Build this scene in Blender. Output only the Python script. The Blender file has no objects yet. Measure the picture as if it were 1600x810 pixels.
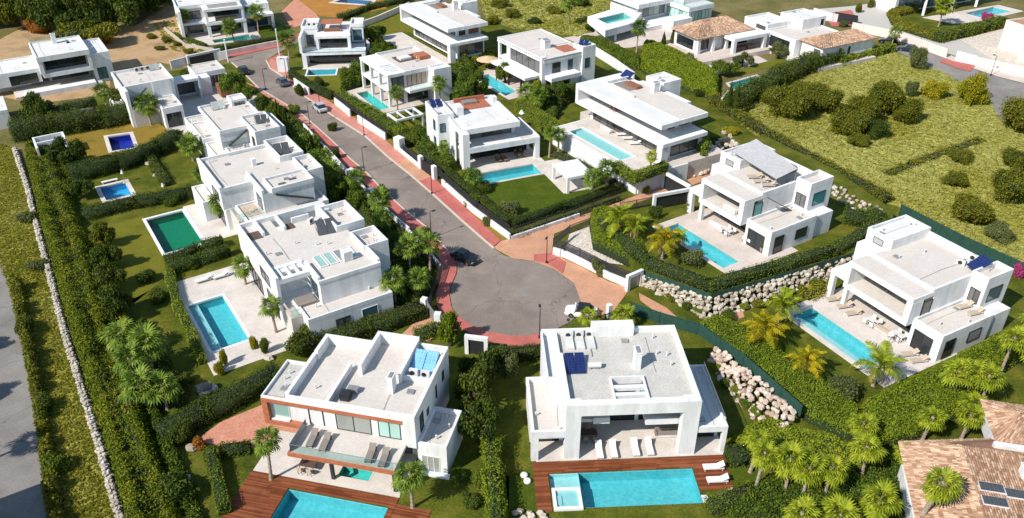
import bpy, math, random
import numpy as np
from mathutils import Vector, Matrix
from mathutils.geometry import delaunay_2d_cdt

SC = bpy.context.scene
COL = SC.collection
R = math.radians

# ---------------------------------------------------------------- camera, sky, sun, exposure
CAM_H, PITCH, FPX = 60.0, R(32.09), 1299.0
cam_d = bpy.data.cameras.new('camera'); cam = bpy.data.objects.new('camera', cam_d); COL.objects.link(cam)
cam.location = (0, 0, CAM_H); cam.rotation_euler = (R(90) - PITCH, 0, 0)
cam_d.sensor_width = 36.0; cam_d.lens = 36.0 * FPX / 1600.0
cam_d.clip_start = 0.5; cam_d.clip_end = 3000
SC.camera = cam

SUN_EL, SUN_TRAVEL = R(42), R(40)          # elevation; direction in which shadows fall (from +x towards +y)
world = bpy.data.worlds.new('World'); SC.world = world; world.use_nodes = True
wn = world.node_tree.nodes; wl = world.node_tree.links; wn.clear()
sky_n = wn.new('ShaderNodeTexSky'); sky_n.sky_type = 'NISHITA'; sky_n.sun_disc = False
sky_n.sun_elevation = SUN_EL; sky_n.sun_rotation = R(230); sky_n.air_density = 1.6; sky_n.dust_density = 0.15; sky_n.ozone_density = 3.0
bg_n = wn.new('ShaderNodeBackground'); bg_n.inputs['Strength'].default_value = 0.105
out_n = wn.new('ShaderNodeOutputWorld')
wl.new(sky_n.outputs[0], bg_n.inputs[0]); wl.new(bg_n.outputs[0], out_n.inputs[0])

sun_d = bpy.data.lights.new('sun', 'SUN'); sun_d.energy = 4.9; sun_d.angle = R(0.53); sun_d.color = (1.0, 0.935, 0.845)
sun = bpy.data.objects.new('sun', sun_d); COL.objects.link(sun)
tv = Vector((math.cos(SUN_TRAVEL) * math.cos(SUN_EL), math.sin(SUN_TRAVEL) * math.cos(SUN_EL), -math.sin(SUN_EL)))
sun.rotation_euler = tv.to_track_quat('-Z', 'Y').to_euler(); sun.location = (-60, -20, 90)

vs = SC.view_settings
vs.view_transform = 'Standard'; vs.look = 'None'; vs.exposure = 0.30; vs.gamma = 1.0; vs.use_curve_mapping = False
cy = SC.cycles
cy.max_bounces = 6; cy.diffuse_bounces = 3; cy.glossy_bounces = 3; cy.transmission_bounces = 4; cy.transparent_max_bounces = 8
cy.caustics_reflective = False; cy.caustics_refractive = False

# ---------------------------------------------------------------- helpers: survey of the plan from the air
_c, _s = math.cos(PITCH), math.sin(PITCH)
def P(px, py, z=0.0):
    """ground plan position of a point surveyed at (px, py) that lies at height z"""
    x = (px - 800) / FPX; y = -(py - 405) / FPX
    d = Vector((x, _c + y * _s, -_s + y * _c)); t = (z - CAM_H) / d.z
    return Vector((d.x * t, d.y * t, z))
def PP(pts, z=0.0): return [P(a, b, z) for a, b in pts]

# ---------------------------------------------------------------- materials
MATS = {}
def nodes(name):
    m = bpy.data.materials.new(name); m.use_nodes = True; MATS[name] = m
    nt = m.node_tree; nt.nodes.clear()
    o = nt.nodes.new('ShaderNodeOutputMaterial'); b = nt.nodes.new('ShaderNodeBsdfPrincipled')
    nt.links.new(b.outputs[0], o.inputs[0])
    return m, nt, b, o
def N(nt, t, **kw):
    n = nt.nodes.new(t)
    for k, v in kw.items():
        if k in n.inputs: n.inputs[k].default_value = v
        else: setattr(n, k, v)
    return n
def ramp(nt, fac, stops):
    r = nt.nodes.new('ShaderNodeValToRGB'); e = r.color_ramp.elements
    while len(e) < len(stops): e.new(0.5)
    for i, (p, c) in enumerate(stops): e[i].position = p; e[i].color = (*c, 1)
    nt.links.new(fac, r.inputs[0]); return r.outputs[0]
def mix(nt, fac, a, b, mode='MIX'):
    m = nt.nodes.new('ShaderNodeMix'); m.data_type = 'RGBA'; m.blend_type = mode
    for sock, v in ((m.inputs[0], fac), (m.inputs[6], a), (m.inputs[7], b)):
        if hasattr(v, 'is_linked') or hasattr(v, 'links'): nt.links.new(v, sock)
        elif isinstance(v, (int, float)): sock.default_value = v
        else: sock.default_value = (*v, 1)
    return m.outputs[2]
def obj_co(nt, world=False):
    if world: return nt.nodes.new('ShaderNodeNewGeometry').outputs['Position']
    return nt.nodes.new('ShaderNodeTexCoord').outputs['Object']
def noise(nt, co, scale, detail=4, rough=0.6):
    n = N(nt, 'ShaderNodeTexNoise', Scale=scale, Detail=detail, Roughness=rough); nt.links.new(co, n.inputs['Vector']); return n.outputs[0]
def bump(nt, b, h, strength=0.3, dist=0.05):
    n = N(nt, 'ShaderNodeBump', Strength=strength, Distance=dist); nt.links.new(h, n.inputs['Height']); nt.links.new(n.outputs[0], b.inputs['Normal'])

def speckle(name, c0, c1, c2=None, scale=1.0, fine=8.0, rough=0.85, fine_amt=0.35, bmp=0.2, bdist=0.03, world=True):
    """patchy surface: broad patches c0..c1(..c2) with a fine grain over it"""
    m, nt, b, o = nodes(name); co = obj_co(nt, world)
    big = noise(nt, co, scale, 5, 0.65)
    stops = [(0.32, c0), (0.66, c1)] if c2 is None else [(0.3, c0), (0.5, c1), (0.7, c2)]
    col = ramp(nt, big, stops)
    f = noise(nt, co, fine, 3, 0.7)
    g = ramp(nt, f, [(0.3, (0.45,) * 3), (0.72, (1.35,) * 3)])
    col2 = mix(nt, fine_amt, col, g, 'MULTIPLY')
    nt.links.new(col2, b.inputs['Base Color']); b.inputs['Roughness'].default_value = rough; b.inputs['Specular IOR Level'].default_value = 0.08
    if bmp: bump(nt, b, f, bmp, bdist)
    return m
def tiled(name, c0, c1, joint, w, h, mort=0.012, rough=0.75, offs=0.0, rot=0.0, bmp=0.15):
    """paving: brick/tile units w x h metres in object space"""
    m, nt, b, o = nodes(name); co = obj_co(nt, True)
    mp = N(nt, 'ShaderNodeMapping'); mp.inputs['Rotation'].default_value = (0, 0, rot); nt.links.new(co, mp.inputs[0])
    bk = N(nt, 'ShaderNodeTexBrick', Scale=1.0); bk.offset = offs
    bk.inputs['Brick Width'].default_value = w; bk.inputs['Row Height'].default_value = h; bk.inputs['Mortar Size'].default_value = mort
    bk.inputs['Color1'].default_value = (*c0, 1); bk.inputs['Color2'].default_value = (*c1, 1); bk.inputs['Mortar'].default_value = (*joint, 1)
    nt.links.new(mp.outputs[0], bk.inputs[0])
    big = ramp(nt, noise(nt, co, 0.35, 4), [(0.3, (0.8, 0.8, 0.8)), (0.7, (1.1, 1.1, 1.1))])
    f = ramp(nt, noise(nt, co, 6.0, 3), [(0.3, (0.85,) * 3), (0.7, (1.1,) * 3)])
    c = mix(nt, 0.8, bk.outputs[0], big, 'MULTIPLY'); c = mix(nt, 0.6, c, f, 'MULTIPLY')
    nt.links.new(c, b.inputs['Base Color']); b.inputs['Roughness'].default_value = rough; b.inputs['Specular IOR Level'].default_value = 0.15
    return m
def plain(name, c, rough=0.6, metal=0.0, var=0.12):
    m, nt, b, o = nodes(name); co = obj_co(nt)
    f = ramp(nt, noise(nt, co, 2.2, 5), [(0.3, tuple(x * (1 - var) for x in c)), (0.7, tuple(min(1, x * (1 + var)) for x in c))])
    nt.links.new(f, b.inputs['Base Color']); b.inputs['Roughness'].default_value = rough; b.inputs['Metallic'].default_value = metal
    return m
def leafy(name, dark, mid, light, transl=0.22, rough=0.6, clump=0.5, wr=0.5, wn=0.55):
    """foliage: every leaf its own tint, with broad clumps of lighter and darker growth"""
    m, nt, b, o = nodes(name)
    g = nt.nodes.new('ShaderNodeNewGeometry'); oi = nt.nodes.new('ShaderNodeObjectInfo')
    nz = noise(nt, g.outputs['Position'], clump, 3)
    a = N(nt, 'ShaderNodeMath', operation='MULTIPLY'); nt.links.new(g.outputs['Random Per Island'], a.inputs[0]); a.inputs[1].default_value = wr
    d = N(nt, 'ShaderNodeMath', operation='MULTIPLY_ADD'); nt.links.new(nz, d.inputs[0]); d.inputs[1].default_value = wn; nt.links.new(a.outputs[0], d.inputs[2])
    e = N(nt, 'ShaderNodeMath', operation='MULTIPLY_ADD'); nt.links.new(oi.outputs['Random'], e.inputs[0]); e.inputs[1].default_value = 0.24; nt.links.new(d.outputs[0], e.inputs[2])
    dark, mid, light = ((c[0] * 1.62, c[1] * 1.45, c[2] * 1.1) for c in (dark, mid, light))
    col = ramp(nt, e.outputs[0], [(0.25, dark), (0.58, mid), (0.92, light)])
    nt.links.new(col, b.inputs['Base Color']); b.inputs['Roughness'].default_value = rough
    b.inputs['Specular IOR Level'].default_value = 0.08
    t = nt.nodes.new('ShaderNodeBsdfTranslucent'); nt.links.new(col, t.inputs[0])
    mx = nt.nodes.new('ShaderNodeMixShader'); mx.inputs[0].default_value = transl
    nt.links.new(b.outputs[0], mx.inputs[1]); nt.links.new(t.outputs[0], mx.inputs[2]); nt.links.new(mx.outputs[0], o.inputs[0])
    return m

def make_materials():
    # plaster: near-white with faint weathering streaks
    for nm, c in (('white', (0.75, 0.755, 0.76)), ('pinkwall', (0.78, 0.66, 0.61)), ('greywhite', (0.66, 0.66, 0.65))):
        m, nt, b, o = nodes(nm); co = obj_co(nt, True)
        mp = N(nt, 'ShaderNodeMapping'); mp.inputs['Scale'].default_value = (1, 1, 0.25); nt.links.new(co, mp.inputs[0])
        st = ramp(nt, noise(nt, mp.outputs[0], 0.8, 6, 0.7), [(0.28, tuple(x * 0.74 for x in c)), (0.6, c)])
        f = ramp(nt, noise(nt, co, 14, 3), [(0.3, (0.93,) * 3), (0.7, (1.02,) * 3)])
        nt.links.new(mix(nt, 0.8, st, f, 'MULTIPLY'), b.inputs['Base Color']); b.inputs['Roughness'].default_value = 0.85
    speckle('roof_cream', (0.55, 0.505, 0.46), (0.60, 0.555, 0.51), scale=0.35, fine=3.0, fine_amt=0.2, bmp=0.1)
    speckle('roof_gravel', (0.46, 0.445, 0.41), (0.55, 0.53, 0.49), scale=0.5, fine=6.0, fine_amt=0.4, bmp=0.5)
    speckle('roof_white', (0.60, 0.595, 0.58), (0.67, 0.665, 0.65), scale=0.3, fine=5.0, fine_amt=0.2, bmp=0.1)
    tiled('paving', (0.60, 0.545, 0.495), (0.62, 0.565, 0.515), (0.54, 0.49, 0.45), 0.8, 0.8, 0.015, rot=R(33))
    tiled('paving_pink', (0.58, 0.50, 0.445), (0.60, 0.52, 0.465), (0.53, 0.455, 0.40), 0.7, 0.7, 0.015, rot=R(-57))
    tiled('paving_red', (0.46, 0.125, 0.105), (0.52, 0.15, 0.125), (0.40, 0.15, 0.12), 0.4, 0.4, 0.03, rot=R(33))
    tiled('paving_rose', (0.52, 0.22, 0.17), (0.57, 0.25, 0.19), (0.46, 0.2, 0.16), 0.4, 0.4, 0.03, rot=R(33))
    tiled('paving_orange', (0.53, 0.27, 0.16), (0.60, 0.33, 0.21), (0.48, 0.26, 0.16), 0.4, 0.2, 0.03, offs=0.5, rot=R(20))
    speckle('asphalt', (0.205, 0.172, 0.148), (0.285, 0.236, 0.202), scale=0.16, fine=5.0, fine_amt=0.3, bmp=0.25)
    speckle('asphalt_old', (0.215, 0.20, 0.185), (0.275, 0.255, 0.235), scale=0.3, fine=5.0, fine_amt=0.3)
    plain('kerb', (0.52, 0.45, 0.38), 0.9)
    plain('concrete', (0.46, 0.43, 0.39), 0.9)
    speckle('gravel_pink', (0.50, 0.22, 0.14), (0.60, 0.29, 0.20), scale=0.6, fine=6.0, fine_amt=0.6, bmp=0.5)
    speckle('gravel_pale', (0.55, 0.48, 0.40), (0.70, 0.63, 0.55), scale=1.2, fine=3.0, fine_amt=0.8, bmp=0.6)
    speckle('lawn', (0.045, 0.066, 0.008), (0.092, 0.108, 0.012), (0.17, 0.150, 0.022), scale=0.3, fine=4.0, fine_amt=0.75, bmp=0.5)
    speckle('lawn_green', (0.046, 0.078, 0.006), (0.066, 0.095, 0.008), (0.095, 0.118, 0.012), scale=0.35, fine=4.5, fine_amt=0.7, bmp=0.5)
    speckle('lawn_olive', (0.10, 0.115, 0.012), (0.14, 0.14, 0.016), (0.17, 0.15, 0.02), scale=0.4, fine=7.0, fine_amt=0.45, bmp=0.4)
    speckle('lawn_dry', (0.15, 0.125, 0.018), (0.25, 0.165, 0.030), (0.20, 0.16, 0.025), scale=0.3, fine=7.0, fine_amt=0.4, bmp=0.4)
    speckle('lawn_orange', (0.33, 0.15, 0.03), (0.42, 0.20, 0.05), scale=0.3, fine=7.0, fine_amt=0.3, bmp=0.3)
    speckle('wild_grass', (0.15, 0.15, 0.028), (0.28, 0.25, 0.045), (0.38, 0.34, 0.12), scale=0.11, fine=1.6, fine_amt=0.45, bmp=0.4, bdist=0.15)
    speckle('wild_ground', (0.10, 0.10, 0.03), (0.16, 0.14, 0.05), (0.24, 0.19, 0.09), scale=0.12, fine=2.0, fine_amt=0.6, bmp=0.4, bdist=0.1)
    speckle('dirt', (0.34, 0.215, 0.11), (0.46, 0.31, 0.17), (0.28, 0.19, 0.11), scale=0.12, fine=2.5, fine_amt=0.4, bmp=0.6, bdist=0.15)
    speckle('soil', (0.10, 0.07, 0.04), (0.17, 0.12, 0.07), scale=0.5, fine=4.0, fine_amt=0.5)
    # stones: each its own tint
    for nm, a, bb, c in (('stone', (0.33, 0.27, 0.20), (0.48, 0.42, 0.34), (0.60, 0.54, 0.46)), ('stone_pink', (0.40, 0.27, 0.21), (0.54, 0.44, 0.37), (0.64, 0.55, 0.48)), ('stone_grey', (0.36, 0.31, 0.25), (0.47, 0.42, 0.35), (0.57, 0.52, 0.45))):
        m, nt, b, o = nodes(nm); g = nt.nodes.new('ShaderNodeNewGeometry'); oi = nt.nodes.new('ShaderNodeObjectInfo')
        s = N(nt, 'ShaderNodeMath', operation='ADD'); nt.links.new(oi.outputs['Random'], s.inputs[0]); nt.links.new(g.outputs['Random Per Island'], s.inputs[1])
        fr = N(nt, 'ShaderNodeMath', operation='FRACT'); nt.links.new(s.outputs[0], fr.inputs[0])
        col = ramp(nt, fr.outputs[0], [(0.0, a), (0.4, bb), (1.0, c)])
        nz = noise(nt, g.outputs['Position'], 4.0, 4); gg = ramp(nt, nz, [(0.3, (0.7,) * 3), (0.7, (1.1,) * 3)])
        nt.links.new(mix(nt, 0.7, col, gg, 'MULTIPLY'), b.inputs['Base Color']); b.inputs['Roughness'].default_value = 0.9; bump(nt, b, nz, 0.5, 0.06)
    # clay roof tiles and deck boards: per-piece tint
    for nm, a, bb, c, ro in (('tile', (0.27, 0.15, 0.095), (0.42, 0.265, 0.175), (0.60, 0.455, 0.33), 0.9), ('tile_dark', (0.26, 0.13, 0.08), (0.40, 0.23, 0.14), (0.52, 0.36, 0.25), 0.9), ('deck', (0.135, 0.038, 0.016), (0.20, 0.062, 0.026), (0.27, 0.095, 0.042), 0.55)):
        m, nt, b, o = nodes(nm); g = nt.nodes.new('ShaderNodeNewGeometry')
        col = ramp(nt, g.outputs['Random Per Island'], [(0.0, a), (0.5, bb), (1.0, c)])
        nz = noise(nt, g.outputs['Position'], 0.7, 5); gg = ramp(nt, nz, [(0.3, (0.72,) * 3), (0.7, (1.15,) * 3)])
        nt.links.new(mix(nt, 0.8, col, gg, 'MULTIPLY'), b.inputs['Base Color']); b.inputs['Roughness'].default_value = ro; b.inputs['Specular IOR Level'].default_value = 0.12
    plain('timber', (0.24, 0.095, 0.05), 0.6, var=0.25)
    plain('timber_trim', (0.38, 0.125, 0.062), 0.6, var=0.2)
    plain('timber_dark', (0.10, 0.06, 0.045), 0.6, var=0.2)
    plain('dark_metal', (0.035, 0.036, 0.04), 0.45, 0.3)
    plain('fence_metal', (0.040, 0.042, 0.05), 0.5, 0.2)
    plain('grey_metal', (0.36, 0.36, 0.36), 0.45, 0.5)
    plain('awning', (0.42, 0.41, 0.42), 0.85)
    plain('fabric_white', (0.76, 0.74, 0.70), 0.9)
    plain('fabric_beige', (0.45, 0.36, 0.27), 0.9)
    plain('fabric_grey', (0.22, 0.19, 0.17), 0.9)
    plain('fabric_brown', (0.20, 0.13, 0.09), 0.9)
    plain('straw', (0.55, 0.40, 0.24), 0.95, var=0.25)
    plain('green_net', (0.012, 0.055, 0.040), 0.8, var=0.3)
    plain('trunk', (0.30, 0.24, 0.19), 0.95, var=0.3)
    plain('trunk_dark', (0.10, 0.075, 0.055), 0.95, var=0.3)
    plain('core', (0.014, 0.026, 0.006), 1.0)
    plain('core_brown', (0.045, 0.04, 0.014), 1.0)
    plain('tyre', (0.012, 0.012, 0.012), 0.8)
    plain('rim', (0.45, 0.45, 0.46), 0.3, 0.9)
    plain('flower', (0.32, 0.03, 0.13), 0.8, var=0.4)
    plain('pot', (0.30, 0.27, 0.25), 0.6)
    for nm, c in (('paint_black', (0.010, 0.011, 0.013)), ('paint_white', (0.80, 0.80, 0.80)), ('paint_silver', (0.42, 0.44, 0.47)), ('paint_blue', (0.014, 0.024, 0.05)), ('paint_slate', (0.06, 0.08, 0.11))):
        m, nt, b, o = nodes(nm); b.inputs['Base Color'].default_value = (*c, 1); b.inputs['Roughness'].default_value = 0.25; b.inputs['Coat Weight'].default_value = 0.6
    for nm, c, r in (('glass', (0.018, 0.024, 0.026), 0.05), ('glass_teal', (0.07, 0.30, 0.29), 0.08), ('glass_pale', (0.30, 0.32, 0.30), 0.12), ('glass_mint', (0.32, 0.50, 0.46), 0.15), ('glass_blue', (0.045, 0.10, 0.13), 0.06), ('glass_grey', (0.10, 0.10, 0.10), 0.08)):
        m, nt, b, o = nodes(nm); oi = nt.nodes.new('ShaderNodeObjectInfo')
        col = ramp(nt, oi.outputs['Random'], [(0.0, tuple(x * 0.6 for x in c)), (1.0, tuple(min(1, x * 1.5) for x in c))])
        nt.links.new(col, b.inputs['Base Color']); b.inputs['Roughness'].default_value = r; b.inputs['Specular IOR Level'].default_value = 0.6
    # clear balustrade glass: straight-through transparency under a fresnel sheen
    m, nt, b, o = nodes('clear'); nt.nodes.remove(b)
    tr = nt.nodes.new('ShaderNodeBsdfTransparent'); tr.inputs[0].default_value = (0.86, 0.93, 0.92, 1)
    gl = nt.nodes.new('ShaderNodeBsdfGlossy'); gl.inputs['Roughness'].default_value = 0.04
    fr = N(nt, 'ShaderNodeFresnel', IOR=1.16); mx = nt.nodes.new('ShaderNodeMixShader')
    nt.links.new(fr.outputs[0], mx.inputs[0]); nt.links.new(tr.outputs[0], mx.inputs[1]); nt.links.new(gl.outputs[0], mx.inputs[2]); nt.links.new(mx.outputs[0], o.inputs[0])
    # pool water: tinted, rippled, sees the basin through
    m, nt, b, o = nodes('water'); nt.nodes.remove(b)
    tr = nt.nodes.new('ShaderNodeBsdfTransparent'); tr.inputs[0].default_value = (0.84, 0.985, 0.99, 1)
    gl = nt.nodes.new('ShaderNodeBsdfGlossy'); gl.inputs['Roughness'].default_value = 0.105
    fr = N(nt, 'ShaderNodeFresnel', IOR=1.25); mx = nt.nodes.new('ShaderNodeMixShader')
    h = noise(nt, obj_co(nt, True), 2.6, 3); bp = N(nt, 'ShaderNodeBump', Strength=0.25, Distance=0.06); nt.links.new(h, bp.inputs['Height'])
    nt.links.new(bp.outputs[0], gl.inputs['Normal']); nt.links.new(bp.outputs[0], fr.inputs['Normal'])
    nt.links.new(fr.outputs[0], mx.inputs[0]); nt.links.new(tr.outputs[0], mx.inputs[1]); nt.links.new(gl.outputs[0], mx.inputs[2]); nt.links.new(mx.outputs[0], o.inputs[0])
    # pool linings: small mosaic of slightly differing blues
    for nm, a, bb in (('basin_cyan', (0.058, 0.42, 0.49), (0.135, 0.535, 0.60)), ('basin_green', (0.004, 0.17, 0.085), (0.008, 0.22, 0.11)), ('basin_blue', (0.03, 0.33, 0.62), (0.06, 0.42, 0.70)), ('basin_navy', (0.008, 0.015, 0.28), (0.012, 0.028, 0.40)), ('basin_pale', (0.30, 0.58, 0.60), (0.40, 0.66, 0.68)), ('basin_teal', (0.05, 0.46, 0.43), (0.10, 0.56, 0.52)), ('basin_deep', (0.02, 0.10, 0.28), (0.04, 0.16, 0.38))):
        m, nt, b, o = nodes(nm); co = obj_co(nt, True)
        v = N(nt, 'ShaderNodeTexVoronoi', Scale=2.6); nt.links.new(co, v.inputs['Vector'])
        nz = noise(nt, co, 1.6, 4, 0.7); ad = N(nt, 'ShaderNodeMath', operation='MULTIPLY_ADD'); nt.links.new(v.outputs['Distance'], ad.inputs[0]); ad.inputs[1].default_value = 0.5; nt.links.new(nz, ad.inputs[2])
        nt.links.new(ramp(nt, ad.outputs[0], [(0.45, a), (0.95, bb)]), b.inputs['Base Color']); b.inputs['Roughness'].default_value = 0.4
    # solar collectors
    for nm, c in (('solar', (0.010, 0.020, 0.085)), ('solar_pale', (0.16, 0.36, 0.60)), ('solar_grey', (0.055, 0.06, 0.065))):
        m, nt, b, o = nodes(nm); co = obj_co(nt)
        bk = N(nt, 'ShaderNodeTexBrick', Scale=1.0); bk.offset = 0; bk.inputs['Brick Width'].default_value = 0.34; bk.inputs['Row Height'].default_value = 0.34; bk.inputs['Mortar Size'].default_value = 0.012
        bk.inputs['Color1'].default_value = (*c, 1); bk.inputs['Color2'].default_value = (*[x * 1.25 for x in c], 1); bk.inputs['Mortar'].default_value = (*[min(1, x * 1.8 + 0.02) for x in c], 1)
        nt.links.new(co, bk.inputs[0]); nt.links.new(bk.outputs[0], b.inputs['Base Color']); b.inputs['Roughness'].default_value = 0.12
    # foliage
    leafy('leaf_hedge', (0.018, 0.042, 0.006), (0.050, 0.088, 0.012), (0.115, 0.155, 0.024))
    leafy('leaf_bright', (0.036, 0.072, 0.006), (0.090, 0.145, 0.012), (0.180, 0.225, 0.026))
    leafy('leaf_dark', (0.012, 0.028, 0.006), (0.032, 0.058, 0.012), (0.080, 0.108, 0.020))
    leafy('leaf_olive', (0.025, 0.045, 0.018), (0.060, 0.085, 0.035), (0.125, 0.150, 0.070))
    leafy('leaf_yellow', (0.075, 0.095, 0.006), (0.170, 0.185, 0.012), (0.290, 0.250, 0.020))
    leafy('leaf_scrub', (0.026, 0.040, 0.006), (0.070, 0.090, 0.011), (0.145, 0.150, 0.024))
    leafy('leaf_palm', (0.022, 0.052, 0.010), (0.062, 0.115, 0.018), (0.140, 0.200, 0.040), rough=0.45)
    leafy('leaf_palm_lime', (0.045, 0.080, 0.008), (0.115, 0.165, 0.012), (0.220, 0.265, 0.030), rough=0.45)
    leafy('leaf_feather', (0.055, 0.080, 0.006), (0.150, 0.165, 0.010), (0.340, 0.260, 0.015), rough=0.45)
    leafy('leaf_dead', (0.14, 0.09, 0.04), (0.25, 0.17, 0.08), (0.36, 0.26, 0.14))
    leafy('grass_blade', (0.100, 0.125, 0.020), (0.195, 0.210, 0.034), (0.290, 0.320, 0.130), clump=0.06, transl=0.4, wr=0.25, wn=0.95)
    leafy('leaf_rust', (0.10, 0.045, 0.012), (0.22, 0.10, 0.02), (0.34, 0.18, 0.05))
    leafy('leaf_bank', (0.016, 0.042, 0.005), (0.052, 0.092, 0.010), (0.150, 0.165, 0.016), clump=0.22)
def worn_asphalt(name):
    # hairline cracks and dark tyre-worn patches over the patchy surface
    nt = MATS[name].node_tree; b = [n for n in nt.nodes if n.type == 'BSDF_PRINCIPLED'][0]; src = b.inputs['Base Color'].links[0].from_socket; co = obj_co(nt, True)
    v = N(nt, 'ShaderNodeTexVoronoi', Scale=0.11); v.feature = 'DISTANCE_TO_EDGE'; w = N(nt, 'ShaderNodeTexNoise', Scale=0.5, Detail=4.0); nt.links.new(co, w.inputs['Vector'])
    ad = N(nt, 'ShaderNodeVectorMath', operation='MULTIPLY_ADD'); nt.links.new(w.outputs['Color'], ad.inputs[0]); ad.inputs[1].default_value = (2.5, 2.5, 0); nt.links.new(co, ad.inputs[2]); nt.links.new(ad.outputs[0], v.inputs['Vector'])
    ck = ramp(nt, v.outputs['Distance'], [(0.0, (0.62,) * 3), (0.009, (1.0,) * 3)]); c1 = mix(nt, 0.9, src, ck, 'MULTIPLY')
    st = ramp(nt, noise(nt, co, 0.07, 5, 0.7), [(0.35, (0.80,) * 3), (0.6, (1.06,) * 3)]); c2 = mix(nt, 1.0, c1, st, 'MULTIPLY'); nt.links.new(c2, b.inputs['Base Color'])
make_materials()
worn_asphalt('asphalt'); worn_asphalt('asphalt_old')
M = MATS
# ---------------------------------------------------------------- helpers: meshes and things
class MB:
    """collects faces; build() links them as ONE mesh object"""
    def __init__(s): s.v = []; s.f = []; s.m = []
    def face(s, pts, mi=0):
        n = len(s.v); s.v += [tuple(p) for p in pts]; s.f.append(tuple(range(n, n + len(pts)))); s.m.append(mi)
    def box(s, x0, x1, y0, y1, z0, z1, mi=0):
        n = len(s.v)
        s.v += [(x, y, z) for z in (z0, z1) for y in (y0, y1) for x in (x0, x1)]
        for q in ((0, 2, 3, 1), (4, 5, 7, 6), (0, 1, 5, 4), (2, 6, 7, 3), (0, 4, 6, 2), (1, 3, 7, 5)):
            s.f.append(tuple(n + i for i in q)); s.m.append(mi)
    def prism(s, poly, z0, z1, mi=0, top=True, bottom=False):
        n = len(s.v); k = len(poly)
        s.v += [(p[0], p[1], z0) for p in poly] + [(p[0], p[1], z1) for p in poly]
        for i in range(k):
            j = (i + 1) % k; s.f.append((n + i, n + j, n + k + j, n + k + i)); s.m.append(mi)
        if top: s.f.append(tuple(n + k + i for i in range(k))); s.m.append(mi)
        if bottom: s.f.append(tuple(n + i for i in reversed(range(k)))); s.m.append(mi)
    def ring(s, x0, x1, y0, y1, z0, z1, t, mi=0):
        """rectangular frame of wall thickness t, seen from above"""
        n = len(s.v)
        o = [(x0, y0), (x1, y0), (x1, y1), (x0, y1)]; i_ = [(x0 + t, y0 + t), (x1 - t, y0 + t), (x1 - t, y1 - t), (x0 + t, y1 - t)]
        for z in (z0, z1): s.v += [(a, b, z) for a, b in o] + [(a, b, z) for a, b in i_]
        for k in range(4):
            j = (k + 1) % 4
            s.f += [(n + k, n + j, n + 8 + j, n + 8 + k), (n + 4 + j, n + 4 + k, n + 12 + k, n + 12 + j), (n + 8 + k, n + 8 + j, n + 12 + j, n + 12 + k), (n + k, n + 4 + k, n + 4 + j, n + j)]
            s.m += [mi] * 4
    def tube(s, path, rad, k=7, mi=0, cap=True):
        path = [Vector(p) for p in path]; n = len(s.v)
        rad = rad if hasattr(rad, '__len__') else [rad] * len(path)
        for i, p in enumerate(path):
            d = (path[min(i + 1, len(path) - 1)] - path[max(i - 1, 0)]).normalized()
            a = d.orthogonal().normalized() if abs(d.z) < 0.99 else Vector((1, 0, 0)); a = (a - d * a.dot(d)).normalized(); b = d.cross(a)
            for j in range(k):
                t = 2 * math.pi * j / k; s.v.append(tuple(p + (a * math.cos(t) + b * math.sin(t)) * rad[i]))
        for i in range(len(path) - 1):
            for j in range(k):
                q = (j + 1) % k; s.f.append((n + i * k + j, n + i * k + q, n + (i + 1) * k + q, n + (i + 1) * k + j)); s.m.append(mi)
        if cap:
            e = n + (len(path) - 1) * k; s.f.append(tuple(e + j for j in range(k))); s.m.append(mi)
            s.f.append(tuple(n + j for j in reversed(range(k)))); s.m.append(mi)
    def bar(s, a, b, w, h, mi=0):
        """square bar from a to b, width w (horizontal), height h (up from the line)"""
        a = Vector(a); b = Vector(b); d = (b - a); d.z = 0; d.normalize(); q = Vector((-d.y, d.x, 0)) * w / 2; u = Vector((0, 0, h))
        p = [a - q, a + q, b + q, b - q]; n = len(s.v)
        s.v += [tuple(x) for x in p] + [tuple(x + u) for x in p]
        for f in ((3, 2, 1, 0), (4, 5, 6, 7), (0, 1, 5, 4), (1, 2, 6, 5), (2, 3, 7, 6), (3, 0, 4, 7)): s.f.append(tuple(n + i for i in f)); s.m.append(mi)
    def mesh(s, name, mats, smooth=False):
        me = bpy.data.meshes.new(name); me.from_pydata(s.v, [], s.f)
        for m in ([mats] if isinstance(mats, str) else mats): me.materials.append(M[m])
        if any(s.m): me.polygons.foreach_set('material_index', s.m)
        if smooth: me.polygons.foreach_set('use_smooth', [True] * len(me.polygons))
        me.update(); return me
    def build(s, name, mats, parent=None, loc=None, smooth=False): return link(name, s.mesh(name, mats, smooth), parent, loc)
def link(name, me, parent=None, loc=None, rot=None, scale=None):
    o = bpy.data.objects.new(name, me); COL.objects.link(o)
    if parent is not None: o.parent = parent
    if loc is not None: o.location = loc
    if rot is not None: o.rotation_euler = rot
    if scale is not None: o.scale = scale if hasattr(scale, '__len__') else (scale,) * 3
    return o
def tag(o, label=None, cat=None, group=None, kind=None):
    if label: o['label'] = label
    if cat: o['category'] = cat
    if group: o['group'] = group
    if kind: o['kind'] = kind
    return o
def thing(name, label, cat, loc, rotz=0, group=None):
    o = bpy.data.objects.new(name, None); COL.objects.link(o); o.location = loc; o.rotation_euler = (0, 0, rotz); o.empty_display_size = 0.3
    return tag(o, label, cat, group)
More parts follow.
